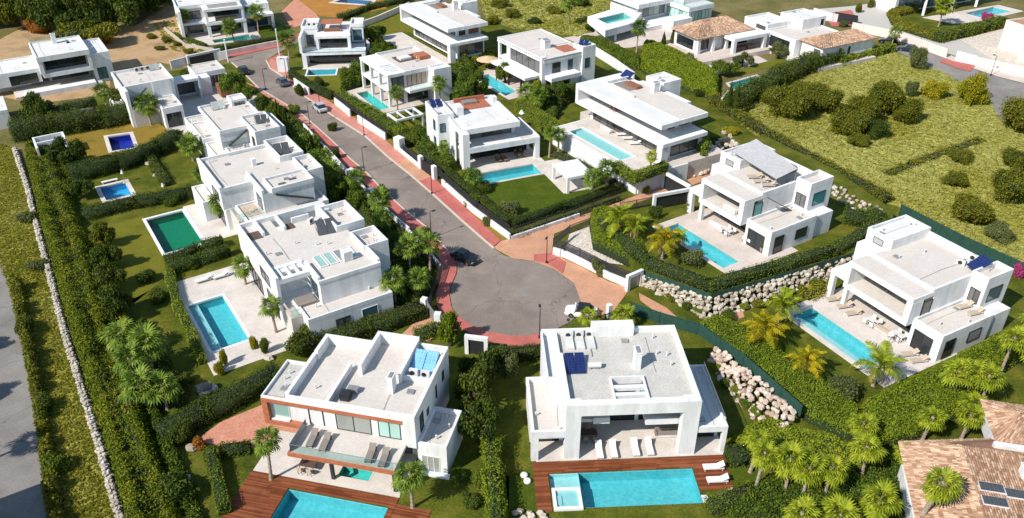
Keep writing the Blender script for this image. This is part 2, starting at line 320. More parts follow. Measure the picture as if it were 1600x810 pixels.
def np_mesh(name, verts, quads, mats, tris=None, mat_idx=None):
    """mesh from numpy arrays: verts (n,3), quads (m,4)"""
    me = bpy.data.meshes.new(name); k = quads.shape[1]
    me.vertices.add(len(verts)); me.vertices.foreach_set('co', np.asarray(verts, np.float32).ravel())
    me.loops.add(quads.size); me.loops.foreach_set('vertex_index', quads.astype(np.int32).ravel())
    me.polygons.add(len(quads)); me.polygons.foreach_set('loop_start', np.arange(0, quads.size, k, dtype=np.int32))
    for m in ([mats] if isinstance(mats, str) else mats): me.materials.append(M[m])
    if mat_idx is not None: me.polygons.foreach_set('material_index', np.asarray(mat_idx, np.int32))
    me.update(calc_edges=True); return me
CACHE = {}
def cached(key, fn):
    if key not in CACHE: CACHE[key] = fn()
    return CACHE[key]

# ---------------------------------------------------------------- ground sheets with pool openings
POOLS = []                                      # (corner list, z) of every basin: sheets at that level leave the opening free
def inside(x, y, poly):
    c = False; j = len(poly) - 1
    for i in range(len(poly)):
        xi, yi, xj, yj = poly[i][0], poly[i][1], poly[j][0], poly[j][1]
        if (yi > y) != (yj > y) and x < (xj - xi) * (y - yi) / (yj - yi) + xi: c = not c
        j = i
    return c
def sheet_mesh(name, poly, z, mat, level=None):
    lv = z if level is None else level
    xs = [p[0] for p in poly]; ys = [p[1] for p in poly]
    hs = [h for h, hz in POOLS if abs(hz - lv) < 0.4 and any(min(xs) - 3 < q[0] < max(xs) + 3 and min(ys) - 3 < q[1] < max(ys) + 3 for q in h)]
    if not hs:
        b = MB(); b.face([(p[0], p[1], z) for p in poly]); me = b.mesh(name, mat)
    vs_ = [Vector((p[0], p[1])) for p in poly]; ed = [(i, (i + 1) % len(poly)) for i in range(len(poly))]
    for h in hs:
        n = len(vs_); vs_ += [Vector((q[0], q[1])) for q in h]; ed += [(n + i, n + (i + 1) % len(h)) for i in range(len(h))]
    v2, e2, f2, *_ = delaunay_2d_cdt(vs_, ed, [], 0, 1e-4)
    fs = []
    for f in f2:
        cx = sum(v2[i].x for i in f) / len(f); cy_ = sum(v2[i].y for i in f) / len(f)
        if inside(cx, cy_, poly) and not any(inside(cx, cy_, h) for h in hs):
            a, b_, c_ = (v2[i] for i in f[:3]); fs.append(tuple(f) if (b_ - a).cross(c_ - a) > 0 else tuple(reversed(f)))
    me = bpy.data.meshes.new(name); me.from_pydata([(v.x, v.y, z) for v in v2], [], fs); me.materials.append(M[mat]); me.update()
    return me
def sheet(name, px, mat, dz=0.02, z=0.0, world_pts=None, kind='structure'):
    poly = world_pts if world_pts else PP(px, z)
    o = link(name, sheet_mesh(name, poly, z + dz, mat, z))
    return tag(o, kind=kind) if kind else o
def slab(name, px, mat, z0, z1, z=None, world_pts=None):
    """raised paving or platform with a real edge; z: level at which it was surveyed (default its top)"""
    poly = world_pts if world_pts else PP(px, z1 if z is None else z)
    me = sheet_mesh(name, poly, z1, mat, z1)
    import bmesh
    bm = bmesh.new(); bm.from_mesh(me); k = len(poly)
    a = [bm.verts.new((p[0], p[1], z0)) for p in poly]; c = [bm.verts.new((p[0], p[1], z1)) for p in poly]
    for i in range(k):
        j = (i + 1) % k; bm.faces.new((a[i], a[j], c[j], c[i]))
    bm.to_mesh(me); bm.free(); me.update()
    return tag(link(name, me), kind='structure')

def offset_quad(q, d):
    """grow a convex quad outwards by d"""
    c = Vector((sum(p[0] for p in q) / 4, sum(p[1] for p in q) / 4)); out = []
    for i in range(4):
        p, a, b = (Vector((q[k % 4][0], q[k % 4][1])) for k in (i, i - 1, i + 1))
        e1 = (p - a).normalized(); e2 = (b - p).normalized(); n1 = Vector((e1.y, -e1.x)); n2 = Vector((e2.y, -e2.x))
        if n1.dot(p - c) < 0: n1 = -n1
        if n2.dot(p - c) < 0: n2 = -n2
        k = 1 + n1.dot(n2); out.append(p + (n1 + n2) * d / k)
    return out
POOL_Q = []
def pool(corners, z, label, lining='basin_cyan', coping='paving', cop_w=0.35, depth=1.25, water=0.12, steps=None, floor=None):
    """corners: 4 world points (back-left, back-right, front-right, front-left); registers the opening, built later"""
    q = [Vector((p[0], p[1])) for p in corners]
    if sum(q[i].x * q[(i + 1) % 4].y - q[(i + 1) % 4].x * q[i].y for i in range(4)) < 0: q = [q[0], q[3], q[2], q[1]]
    POOLS.append((offset_quad(q, 0.03), z)); POOL_Q.append((q, z, label, lining, coping, cop_w, depth, water, steps, floor))
def build_pools():
    for q, z, label, lining, coping, cw, depth, water, steps, floor in POOL_Q:
        c = sum(q, Vector((0, 0))) / 4
        t = thing('swimming_pool', label, 'pool', (c.x, c.y, z), 0, 'swimming pools of the villas')
        L = [p - c for p in q]
        b = MB(); bi = [(p.x, p.y, -depth) for p in L]; bo = [(p.x, p.y, 0.02) for p in L]
        for i in range(4):
            j = (i + 1) % 4; b.face([bo[i], bi[i], bi[j], bo[j]])
        b.build('basin', lining, t)
        fl = MB(); fl.face(bi); fl.build('basin_floor', floor or lining, t)
        w = MB(); w.face([(p.x, p.y, -water) for p in L]); w.build('water', 'water', t)
        if cw > 0:
            o = [p - c for p in offset_quad(q, cw)]; ii = [p - c for p in offset_quad(q, -0.04)]; m = MB(); h = 0.085
            for i in range(4):
                j = (i + 1) % 4
                m.face([(o[i].x, o[i].y, h), (o[j].x, o[j].y, h), (ii[j].x, ii[j].y, h), (ii[i].x, ii[i].y, h)])
                m.face([(o[j].x, o[j].y, h), (o[i].x, o[i].y, h), (o[i].x, o[i].y, -.1), (o[j].x, o[j].y, -.1)])
                m.face([(ii[i].x, ii[i].y, h), (ii[j].x, ii[j].y, h), (ii[j].x, ii[j].y, -0.2), (ii[i].x, ii[i].y, -0.2)])
            m.build('coping', coping, t)
        if steps is not None:                      # submerged steps along one edge
            i = steps; a, b2 = L[i], L[(i + 1) % 4]; d = (L[(i + 2) % 4] - b2).normalized(); s = MB()
            for k in range(3):
                w0 = 0.42 * (3 - k); zt = -0.32 - 0.33 * k
                poly = [a + d * .002, b2 + d * .002, b2 + d * w0, a + d * w0]
                s.prism([(p.x, p.y) for p in poly], -depth, zt - k * .002)
            s.build('step', lining if lining != 'basin_cyan' else 'basin_pale', t)

# ---------------------------------------------------------------- houses
class House:
    def __init__(s, label, org, az, name='villa', cat='villa', group='white villas of the estate'):
        o = org if isinstance(org, Vector) else P(*org)
        s.z0 = o.z; s.o = o; s.a = R(az); s.e = thing(name, label, cat, o, s.a, group); s.k = 0
        s.mat = Matrix.Translation(o) @ Matrix.Rotation(s.a, 4, 'Z')
    def w(s, u, v, z=0.0): return s.mat @ Vector((u, v, z))
    def eps(s): s.k += 1; return 0.0017 * (s.k % 11)
    def b(s, n, u0, u1, v0, v1, z0, z1, m='white', par=None):
        e = s.eps(); q = MB(); q.box(u0 - e, u1 + e, v0 - e, v1 + e, z0 + (e if z0 > 0.01 else -0.3), z1 + e, 0)
        return q.build(n, m, par or s.e)
    def roof(s, u0, u1, v0, v1, z, ph=0.6, m='roof_cream', t=0.25, wall='white'):
        """roof deck inside a parapet"""
        e = s.eps(); d = MB(); d.box(u0 + t * .5, u1 - t * .5, v0 + t * .5, v1 - t * .5, z - 0.2, z + 0.03 + e); s.lastdeck = d.build('roof_deck', m, s.e)
        if (u1 - u0) * (v1 - v0) > 14: s.vents(u0 + .6, u1 - .6, v0 + .6, v1 - .6, z)
        if ph > 0:
            r = MB(); r.ring(u0 - e, u1 + e, v0 - e, v1 + e, z - 0.25, z + ph + e, t); r.build('parapet', wall, s.e)
    def vents(s, u0, u1, v0, v1, z, n=3):
        """small roof clutter: vent pipes, a drain hatch, a cable run"""
        rng = random.Random(int(u1 * 37 + v1 * 11 + s.o.x)); 
        for i in range(n):
            q = MB(); x, y = rng.uniform(u0, u1), rng.uniform(v0, v1)
            q.tube([(x, y, z), (x, y, z + .45)], .07, 6); q.tube([(x, y, z + .45), (x, y, z + .52)], .12, 6); q.build('vent_pipe', 'greywhite', s.e)
        x, y = rng.uniform(u0, u1), rng.uniform(v0, v1); q = MB(); q.box(x - .35, x + .35, y - .3, y + .3, z, z + .16); q.build('roof_hatch', 'grey_metal', s.e)
        x = rng.uniform(u0, u1); q = MB(); q.tube([(x, v0, z + .06), (x + rng.uniform(-.3, .3), (v0 + v1) / 2, z + .06), (x, v1, z + .06)], .02, 5); q.build('cable_run', 'grey_metal', s.e)
    def vol(s, u0, u1, v0, v1, z0, z1, ph=0.5, m='roof_cream', wall='white', name='wall'):
        """a storey block with its roof: walls up to z1, parapet ph above the deck"""
        s.b(name, u0, u1, v0, v1, z0, z1 - ph - 0.05, wall); s.roof(u0 - 0.012, u1 + 0.012, v0 - 0.012, v1 + 0.012, z1 - ph, ph, m, wall=wall)
    def win(s, axis, at, a0, a1, z0, z1, side, n=2, m='glass', fr='dark_metal', depth=0.06):
        """window or glazed door: axis 'v' = wall plane v=at (faces side*v), 'u' = wall plane u=at"""
        f = MB(); fw = 0.07; d0, d1 = sorted((at - side * 0.05, at + side * depth))
        def bx(q, p0, p1, h0, h1, e0, e1):
            if axis == 'v': q.box(p0, p1, e0, e1, h0, h1)
            else: q.box(e0, e1, p0, p1, h0, h1)
        bx(f, a0, a1, z0, z0 + fw, d0, d1); bx(f, a0, a1, z1 - fw, z1, d0, d1)
        step = (a1 - a0) / n
        for i in range(n + 1):
            c = a0 + i * step; lo = max(a0, c - fw / 2); hi = min(a1, c + fw / 2)
            if i == 0: hi = a0 + fw
            if i == n: lo = a1 - fw
            bx(f, lo, hi, z0 + fw, z1 - fw, d0, d1)
        w = f.build('window', fr, s.e)
        e0, e1 = sorted((at - side * 0.04, at + side * 0.02))
        for i in range(n):
            q = MB(); bx(q, a0 + i * step + fw * .4, a0 + (i + 1) * step - fw * .4, z0 + fw * .6, z1 - fw * .6, e0, e1); q.build('pane', m, w)
        return w
    def rail(s, pts, z, h=0.95, closed=False):
        """frameless glass balustrade along local points"""
        g = MB(); r = MB()
        for i in range(len(pts) - 1):
            g.bar((*pts[i], z), (*pts[i + 1], z), 0.02, h); r.bar((*pts[i], z + h), (*pts[i + 1], z + h), 0.04, 0.03)
        o = g.build('glass_balustrade', 'clear', s.e); r.build('rail', 'grey_metal', o)
    def pergola(s, u0, u1, v0, v1, z, n, across='u', w=0.18, h=0.22, m='white'):
        f = MB(); f.ring(u0, u1, v0, v1, z - h, z, 0.22); o = f.build('pergola_frame', m, s.e)
        for i in range(n):
            t = (i + 1) / (n + 1); q = MB()
            if across == 'u': c = v0 + (v1 - v0) * t; q.box(u0 + .2, u1 - .2, c - w / 2, c + w / 2, z - h + .01, z - .012)
            else: c = u0 + (u1 - u0) * t; q.box(c - w / 2, c + w / 2, v0 + .2, v1 - .2, z - h + .01, z - .012)
            q.build('beam', m, o)
    def solar(s, u, v, z, w, d, n=2, tilt=28, face=0, m='solar'):
        """tilted collectors on a small frame; face: azimuth (deg, local) the panels look towards, 0 = -v"""
        f = MB(); h = d * math.sin(R(tilt)); run = d * math.cos(R(tilt))
        for i in range(n):
            x0 = -w / 2 + i * w / n + 0.04; x1 = -w / 2 + (i + 1) * w / n - 0.04
        fr = MB()
        for x in (-w / 2, w / 2): fr.box(x - .03, x + .03, run / 2 - .06, run / 2, 0, h); fr.box(x - .03, x + .03, -run / 2, run / 2, 0.0, 0.05)
        root = fr.build('solar_frame', 'grey_metal', s.e, (u, v, z)); root.rotation_euler = (0, 0, R(face))
        for i in range(n):
            x0 = -w / 2 + i * w / n + 0.04; x1 = -w / 2 + (i + 1) * w / n - 0.04; p = MB(); q = MB()
            p.box(x0, x1, -d / 2, d / 2, -0.06, 0.0); o = p.build('solar_panel', m, root, (0, 0, h / 2 + .09)); o.rotation_euler = (R(tilt), 0, 0)
    def chimney(s, u, v, z, w=0.6, d=0.9, h=1.8):
        q = MB(); q.box(-w / 2, w / 2, -d / 2, d / 2, -.1, h); q.box(-w / 2 - .06, w / 2 + .06, -d / 2 - .06, d / 2 + .06, h, h + 0.1); c = q.build('chimney', 'white', s.e, (u, v, z))
        g = MB(); g.box(-w / 2 + .1, w / 2 - .1, -d / 2 + .1, d / 2 - .1, h + .1, h + .16); g.build('flue', 'grey_metal', c)
    def ac(s, u, v, z, face=0):
        q = MB(); q.box(-.45, .45, -.18, .18, 0.06, .75); q.box(-.4, -.3, -.15, .15, 0, .06); q.box(.3, .4, -.15, .15, 0, .06)
        o = q.build('air_conditioner', 'greywhite', s.e, (u, v, z)); o.rotation_euler = (0, 0, R(face))
        d = MB(); d.tube([(-.1, -.2, .4), (-.1, -.17, .4)], .26, 12); d.build('fan_grille', 'dark_metal', o)
# ---------------------------------------------------------------- plan frames of the houses
class Fr:
    def __init__(s, org, az): s.o = P(*org); s.az = az; s.m = Matrix.Translation(s.o) @ Matrix.Rotation(R(az), 4, 'Z')
    def __call__(s, u, v, z=0.0): return s.m @ Vector((u, v, z))
    def rect(s, u0, u1, v0, v1): return [s(u0, v1), s(u1, v1), s(u1, v0), s(u0, v0)]
fA = Fr((657, 742, 0), -13.2); fB = Fr((855, 732, 0), 3.08); fC = Fr((1462, 562, 0), -61.5); fD = Fr((1201, 398, 2), -57.7)
fE = Fr((505, 520, 0), 32.7); fF = Fr((408, 338, 3.5), 33); fH = Fr((720, 258, 0), 22.2); fI = Fr((1034, 255, 3), -57)
fJ = Fr((604, 150, 0), 33); fK = Fr((473, 118, 0), 5.5); fM = Fr((697, 85, 0), -57); fN = Fr((850, 140, 0), -57)
fL1 = Fr((250, 160, 3.5), 33); fL2 = Fr((350, 215, 3.5), 33); fS = Fr((72, 125, 0), 33); fR = Fr((330, 56, 0), 25)
fQ = Fr((1000, 30, 2), 33); fO = Fr((1110, 88, 1), 28); fPt = Fr((1290, 95, 1), 28); fT = Fr((1440, 800, 0), -13); fV = Fr((75, 255, 0), 33)
for f in (fF, fL1, fL2): f.o.z = 0; f.m = Matrix.Translation(f.o) @ Matrix.Rotation(R(f.az), 4, 'Z')

# ---------------------------------------------------------------- pool openings
pool(fA.rect(-11.5, -1.6, -9.6, -4.6), 0, 'turquoise pool set in red timber deck of the villa with rust-red trim', cop_w=0.0, steps=None)
pool(fA.rect(-7.7, -4.5, -2.0, -0.5), 0, 'small teal plunge pool glimpsed under the rust-trimmed balcony', lining='basin_teal', cop_w=0.15, depth=0.8)
pool(fB.rect(2.95, 14.0, -5.05, -0.8), 0, 'wide turquoise infinity pool in timber deck before the front centre villa', cop_w=0.0)
pool(fB.rect(0.1, 2.9, -2.55, -0.8), 0, 'pale shallow paddling shelf at the left end of the front infinity pool', lining='basin_pale', cop_w=0.0, depth=0.5)
pool(fC.rect(-14.2, -2.6, -8.4, -4.6), 0, 'long turquoise pool diagonal beside the rightmost villa, palm at its end', coping='paving', cop_w=0.5, steps=1)
pool(fD.rect(-12.7, -0.7, -7.6, -4.4), 2, 'long turquoise pool on hedged terrace above the rubble stone bank', coping='paving_pink', cop_w=0.45)
pool(fE.rect(-12.2, -7.8, 3.4, 14.3), 0, 'broad turquoise pool left of the large flat-roofed villa, edged white', coping='white', cop_w=0.3, steps=0)
pool(fF.rect(-13.0, -7.7, 3.2, 14.6), 0, 'deep emerald green pool with white edge in left garden row', lining='basin_green', coping='white', cop_w=0.4)
pool(fF.rect(-16.7, -12.9, 24.0, 29.3), 0, 'small bright blue pool with cream rim on left lawn', lining='basin_blue', coping='paving', cop_w=0.6)
pool(PP([(168, 214), (203, 209), (211, 231), (175, 237)]), 0, 'small navy blue pool on the dry yellow lawn', lining='basin_navy', coping='paving', cop_w=0.6)
pool(fH.rect(0.6, 11.3, -8.0, -4.1), 0, 'turquoise pool above the deep green lawn at the road corner', coping='paving', cop_w=0.4)
pool(fI.rect(-18.0, -4.2, -5.0, -2.1), 3, 'long turquoise pool raised on a white retaining wall', coping='white', cop_w=0.25, steps=3)
pool(fJ.rect(-4.5, -2.0, -6.2, 4.5), 0, 'narrow aqua pool behind the clipped roadside hedge', lining='basin_teal', cop_w=0.35)
pool(fK.rect(0.8, 6.8, -0.4, 3.6), 0, 'small aqua pool in front of the three-tier villa by road bend', lining='basin_cyan', coping='white', cop_w=0.3)
pool(PP([(742, 120), (764, 116), (808, 143), (790, 151)]), 0, 'turquoise pool half hidden behind shrubs below white canopy', cop_w=0.4)
pool(PP([(933, 30), (975, 20), (989, 28), (948, 38)], 3.5), 3.5, 'aqua pool raised on a white box with columns, top centre', lining='basin_teal', coping='white', cop_w=0.35)
pool(PP([(331, 63), (389, 54), (396, 60), (335, 68)]), 0, 'aqua pool before the top left villa with two storeys of terraces', lining='basin_teal', cop_w=0.8)
pool(PP([(1138, 131), (1182, 119), (1191, 126), (1146, 140)]), 0, 'green pool behind dark shrubs at edge of the scrub field', lining='basin_teal', cop_w=0.5)
pool(PP([(1507, 21), (1553, 11), (1584, 18), (1532, 28)]), 0, 'bright turquoise pool at top right corner of the view', cop_w=0.6)
pool(PP([(522, 4), (540, -3), (582, 1), (577, 8)]), 0, 'dark blue pool on orange lawn at the top edge', lining='basin_deep', cop_w=1.0)

# ---------------------------------------------------------------- ground
W = [Vector((-700, -60, 0)), Vector((800, -60, 0)), Vector((800, 1300, 0)), Vector((-700, 1300, 0))]
sheet('ground', None, 'wild_ground', 0.0, world_pts=W)
sheet('garden_ground', [(38, 215), (150, 150), (260, 112), (360, 100), (445, 62), (640, -10), (760, 30), (910, 55), (1130, 160), (1395, 320), (1640, 440), (1640, 830), (250, 830), (180, 600), (110, 330)], 'lawn', 0.012)
sheet('scrub_field', [(1128, 172), (1215, 132), (1310, 102), (1400, 82), (1420, 92), (1480, 118), (1545, 158), (1560, 190), (1640, 215), (1720, 520), (1600, 430), (1410, 325), (1385, 318), (1210, 235)], 'wild_grass', 0.03)
sheet('scrub_field', [(745, -20), (1000, -40), (975, 10), (905, 58), (800, 45), (760, 30)], 'wild_grass', 0.03)
sheet('grass_strip', [(-60, 215), (20, 232), (45, 300), (60, 370), (80, 440), (100, 520), (125, 600), (150, 680), (170, 750), (205, 840), (82, 840), (70, 740), (55, 650), (42, 560), (20, 470), (-60, 330)], 'wild_grass', 0.03)
sheet('dirt_ground', [(-120, 62), (0, 62), (60, 30), (200, 40), (280, 55), (300, 75), (355, 92), (300, 108), (250, 98), (172, 112), (172, 138), (140, 152), (60, 162), (0, 152), (-120, 175)], 'dirt', 0.03)
sheet('dirt_ground', [(180, 62), (255, 12), (285, 6), (282, 50), (300, 80), (230, 95)], 'dirt', 0.045)
sheet('dirt_ground', [(440, 18), (470, -10), (500, 30), (455, 45)], 'gravel_pink', 0.03)
def lawn(px, mat, dz=0.035, z=0.0): return sheet('lawn', px, mat, dz, z)
lawn([(96, 280), (232, 232), (300, 240), (350, 305), (300, 318), (138, 342)], 'lawn')
lawn([(168, 352), (224, 338), (255, 402), (262, 432), (205, 478), (170, 430)], 'lawn_olive')
lawn([(165, 490), (262, 440), (285, 510), (330, 575), (395, 552), (440, 565), (250, 690), (190, 610)], 'lawn')
lawn([(100, 215), (238, 186), (272, 210), (215, 240), (130, 246)], 'lawn_dry')
lawn([(690, 272), (752, 285), (860, 274), (884, 302), (965, 292), (800, 356)], 'lawn_green')
lawn([(625, 782), (700, 745), (795, 690), (795, 840), (640, 840)], 'lawn')
lawn([(280, 712), (345, 695), (420, 700), (395, 738), (350, 800), (290, 840)], 'lawn')
lawn([(790, 745), (834, 730), (842, 800), (795, 810)], 'lawn_green')
lawn([(1222, 500), (1262, 545), (1356, 612), (1318, 640), (1200, 540)], 'lawn_green')
lawn([(1130, 712), (1190, 705), (1190, 775), (1150, 790)], 'lawn_green')
lawn([(476, 120), (536, 116), (545, 136), (500, 138)], 'lawn_olive')
lawn([(576, 42), (634, 22), (655, 44), (606, 56), (585, 54)], 'lawn_olive')
lawn([(268, 50), (322, 70), (400, 66), (462, 50), (430, 34), (330, 55)], 'lawn_green')
lawn([(852, 176), (905, 160), (930, 180), (884, 196)], 'lawn')
lawn([(455, -8), (600, -8), (604, 14), (530, 28), (500, 26)], 'lawn_orange')
lawn([(1390, 18), (1440, 8), (1500, 35), (1570, 25), (1560, 45), (1470, 55), (1400, 40)], 'lawn')
lawn([(570, 40), (640, 10), (720, 50), (700, 60)], 'lawn_olive', 0.028)
lawn([(905, 62), (980, 68), (1130, 128), (1125, 165), (1060, 140)], 'lawn', 0.03)
lawn([(1130, 125), (1180, 112), (1240, 95), (1230, 88), (1150, 110)], 'lawn_olive', 0.04)

# ---------------------------------------------------------------- road, pavements, kerbs
road_r = [(470, 64), (432, 84), (416, 95), (422, 107), (441, 120), (477, 152), (519, 181), (570, 213), (606, 246), (640, 273), (677, 305), (720, 344), (760, 379), (772, 389)]
bulb = [(788, 400), (812, 406), (834, 409), (858, 416), (880, 428), (897, 443), (907, 460), (909, 475), (903, 492), (888, 506), (862, 518), (830, 525), (798, 526), (765, 520), (737, 509), (716, 495), (706, 480), (703, 462), (706, 446), (714, 428), (715, 413)]
road_l = [(700, 393), (667, 357), (630, 327), (600, 300), (569, 267), (548, 250), (522, 224), (498, 202), (470, 178), (440, 160), (404, 138), (384, 118), (362, 98), (352, 92), (440, 73), (470, 58)]
sheet('road', road_r + bulb + road_l, 'asphalt', 0.03)
def band(name, outer, inner, mat, z1=0.14):
    """pavement strip between two surveyed lines, raised with a kerb face"""
    return slab(name, outer + inner[::-1], mat, -0.05, z1, z=0.0)
def kerb(line, name='kerb', w=0.28, h=0.16):
    pts = PP(line); b = MB()
    for i in range(len(pts) - 1): b.bar((pts[i].x, pts[i].y, -0.02), (pts[i + 1].x, pts[i + 1].y, -0.02), w, h + 0.02)
    return tag(b.build(name, 'kerb'), kind='structure')
band('pavement', [(424, 92), (436, 100), (452, 114), (484, 140), (528, 168), (580, 202), (620, 235), (636, 246)], [(420, 100), (430, 112), (443, 121), (478, 152), (520, 181), (571, 213), (607, 246), (620, 258)], 'paving_rose')
band('pavement', [(636, 246), (676, 277), (690, 290), (738, 336), (782, 377)], [(620, 258), (641, 273), (678, 305), (721, 344), (771, 387)], 'paving_red', 0.138)
sheet('driveway', [(622, 258), (636, 246), (664, 254), (676, 277), (654, 285)], 'paving_orange', 0.15)
kerb(road_r[2:]); kerb(road_l[:-3])
band('pavement', [(476, 198), (508, 226), (535, 256), (556, 272), (585, 304), (612, 330), (650, 366), (682, 400), (692, 415)], [(497, 202), (521, 224), (547, 250), (568, 267), (599, 300), (629, 327), (666, 357), (699, 393), (714, 413)], 'paving_red')
band('pavement', [(692, 415), (688, 440), (681, 462), (684, 482), (694, 498), (718, 514), (745, 526), (775, 537), (800, 541), (838, 540), (880, 530)], [(714, 414), (713, 428), (705, 446), (702, 462), (705, 480), (715, 495), (736, 509), (764, 520), (797, 526), (830, 525), (862, 518)], 'paving_red', 0.137)
band('pavement', [(386, 130), (424, 156), (454, 178), (476, 199)], [(404, 138), (440, 160), (470, 178), (497, 202)], 'paving_rose', 0.136)
band('pavement', [(440, 84), (452, 96), (450, 108), (440, 104)], [(418, 94), (421, 104), (436, 116), (443, 116)], 'paving_red', 0.133)
band('pavement', [(352, 84), (436, 68), (470, 52)], [(356, 91), (440, 73), (470, 58)], 'paving_red', 0.136)
sheet('driveway', [(771, 388), (783, 377), (800, 372), (905, 338), (1034, 292), (1052, 298), (1020, 309), (925, 342), (866, 366), (862, 396), (866, 421), (834, 409), (800, 404)], 'paving_orange', 0.06)
sheet('driveway', [(866, 421), (862, 396), (905, 416), (950, 440), (984, 452), (960, 485), (930, 497), (905, 492), (909, 475), (897, 443)], 'paving_orange', 0.062)
band('pavement', [(834, 399), (862, 396), (884, 411), (880, 427)], [(834, 408), (852, 412), (868, 420), (878, 428)], 'paving_red', 0.12)
sheet('path', [(998, 458), (1042, 482), (1060, 498), (1040, 500), (1000, 470)], 'paving_orange', 0.05)
sheet('path', [(1112, 500), (1160, 484), (1163, 496), (1120, 512)], 'paving_orange', 0.05)
sheet('path', [(1066, 275), (1126, 264), (1130, 272), (1082, 290)], 'paving_orange', 0.06)
sheet('driveway', [(620, 530), (664, 490), (690, 500), (672, 535)], 'paving_orange', 0.06)
# verges between pavement and walls
sheet('verge', [(528, 168), (580, 202), (620, 235), (626, 231), (600, 210), (555, 178), (535, 162)], 'lawn_dry', 0.10)
sheet('verge', [(690, 290), (738, 336), (782, 377), (797, 374), (745, 330), (698, 285)], 'lawn_dry', 0.10)
sheet('verge', [(862, 396), (905, 416), (950, 440), (984, 452), (986, 447), (952, 432), (905, 408), (866, 392)], 'lawn_dry', 0.10)
sheet('verge', [(484, 140), (528, 168), (535, 162), (492, 134)], 'lawn_dry', 0.10)
# far right road and left road
sheet('road', [(1395, 78), (1440, 72), (1500, 100), (1560, 120), (1640, 140), (1720, 165), (1720, 260), (1600, 200), (1556, 178), (1540, 152), (1480, 118), (1425, 92)], 'asphalt_old', 0.05)
sheet('pavement', [(1425, 68), (1500, 92), (1560, 110), (1640, 130), (1640, 141), (1560, 121), (1500, 101), (1440, 78)], 'paving_pink', 0.12)
sheet('pavement', [(1470, 93), (1525, 103), (1515, 113), (1500, 109), (1468, 98)], 'paving_red', 0.14)
sheet('road', [(-200, 330), (0, 400), (20, 470), (42, 560), (55, 650), (70, 740), (82, 840), (-200, 840)], 'asphalt_old', 0.045)
# forecourts at the top right
sheet('forecourt', [(1215, 20), (1330, 10), (1400, 0), (1470, -20), (1560, -20), (1420, 8), (1384, 20), (1392, 40), (1470, 62), (1560, 60), (1560, 110), (1440, 70), (1330, 40)], 'concrete', 0.03)
sheet('forecourt', [(1500, 62), (1570, 45), (1640, 60), (1640, 128), (1560, 100)], 'gravel_pale', 0.05)
sheet('forecourt', [(1285, 22), (1330, 16), (1345, 40), (1300, 42)], 'paving_red', 0.05)
sheet('forecourt', [(880, 60), (920, 52), (1040, 40), (1140, 45), (1060, 60), (985, 75), (930, 78)], 'paving_pink', 0.05)
sheet('forecourt', [(1440, 28), (1500, 18), (1560, 8), (1600, 18), (1532, 34), (1490, 38)], 'paving', 0.05)

# ---------------------------------------------------------------- terraces of the individual plots (surveyed in plot frames)
def pave(fr, u0, u1, v0, v1, mat='paving', z0=0.0, z1=0.07):
    return slab('terrace', None, mat, z0 - 0.4, z0 + z1, world_pts=[fr(u0, v0), fr(u1, v0), fr(u1, v1), fr(u0, v1)])
def pave_lv(fr, u0, u1, v0, v1, mat, lvl, z1=0.07):
    poly = [fr(u0, v0), fr(u1, v0), fr(u1, v1), fr(u0, v1)]
    return slab('terrace', None, mat, lvl - 2.2, lvl + z1, world_pts=poly)
pave(fA, -15.9, -1.0, -3.2, 2.4)
pave(fA, -17.8, -13.0, 2.4, 7.0, 'gravel_pink', z1=0.05)
sheet('gravel_court', [(304, 690), (345, 660), (412, 632), (440, 650), (420, 696), (400, 702), (345, 697)], 'gravel_pink', 0.045)
pave(fB, -1.0, 17.7, 0.85, 9.0)
pave(fC, -15.6, 0.6, -9.1, 3.0, 'paving')
pave(fE, -13.2, -2.5, -1.0, 20.5, 'paving')
pave(fF, -7.4, -2.0, 3.0, 15.6, 'paving')
pave(fH, 1.0, 13.4, -4.0, 3.0, 'paving')
pave(fH, 11.4, 16.2, -15.8, -4.05, 'paving', z1=0.066)
pave(fJ, -6.0, 9.0, -8.0, 7.0, 'paving_pink')
pave(fK, -0.5, 13.0, 3.7, 8.0, 'paving')
sheet('terrace', [(236, 160), (296, 128), (345, 108), (400, 150), (440, 185), (415, 215), (352, 262), (300, 215), (262, 205)], 'paving', 0.055)
sheet('terrace', [(310, 300), (345, 262), (372, 300), (420, 345), (352, 372)], 'paving', 0.055)
pave(fN, -16.0, 1.0, -9.0, 3.0, 'paving_pink')
pave(fR, -5.0, 10.5, -7.5, 4.0, 'paving')
pave(fM, -20.0, 6.0, -16.0, -1.0, 'paving')
pave(fO, -4.0, 16.0, -2.5, 12.0, 'paving_pink', z1=1.0)
pave(fPt, -5.0, 12.0, -3.0, 16.0, 'paving', z1=0.9)
sheet('terrace', [(1100, 100), (1180, 86), (1200, 96), (1120, 118)], 'paving_pink', 0.06)
pave(fS, -6.5, 9.5, -9.5, -2.0, 'paving', z1=0.5)
pave(fV, -2.0, 5.0, -0.5, 6.0, 'paving')
# raised plots
lotD = [(928, 338), (1012, 428), (1108, 466), (1382, 386), (1398, 330), (1300, 262), (1190, 210), (1138, 246), (1092, 300), (1080, 322), (1018, 340)]
slab('plot_platform', lotD, 'lawn', -0.2, 2.0, z=2.0)
pave_lv(fD, -14.0, 1.5, -8.2, 4.0, 'paving_pink', 2.0)
lotI = [fI(-20.5, -6.0), fI(1.5, -6.2), fI(2.5, 11.5), fI(-23.5, 14.0), fI(-24.0, 2.0), fI(-20.5, 1.0)]
slab('plot_platform', None, 'paving_pink', -0.2, 3.0, world_pts=lotI)
pave_lv(fI, -20.4, 0.8, -5.9, 5.0, 'paving', 3.0)
slab('plot_platform', [(918, 26), (946, 48), (990, 36), (1003, 20), (965, 12)], 'white', 1.9, 3.5)
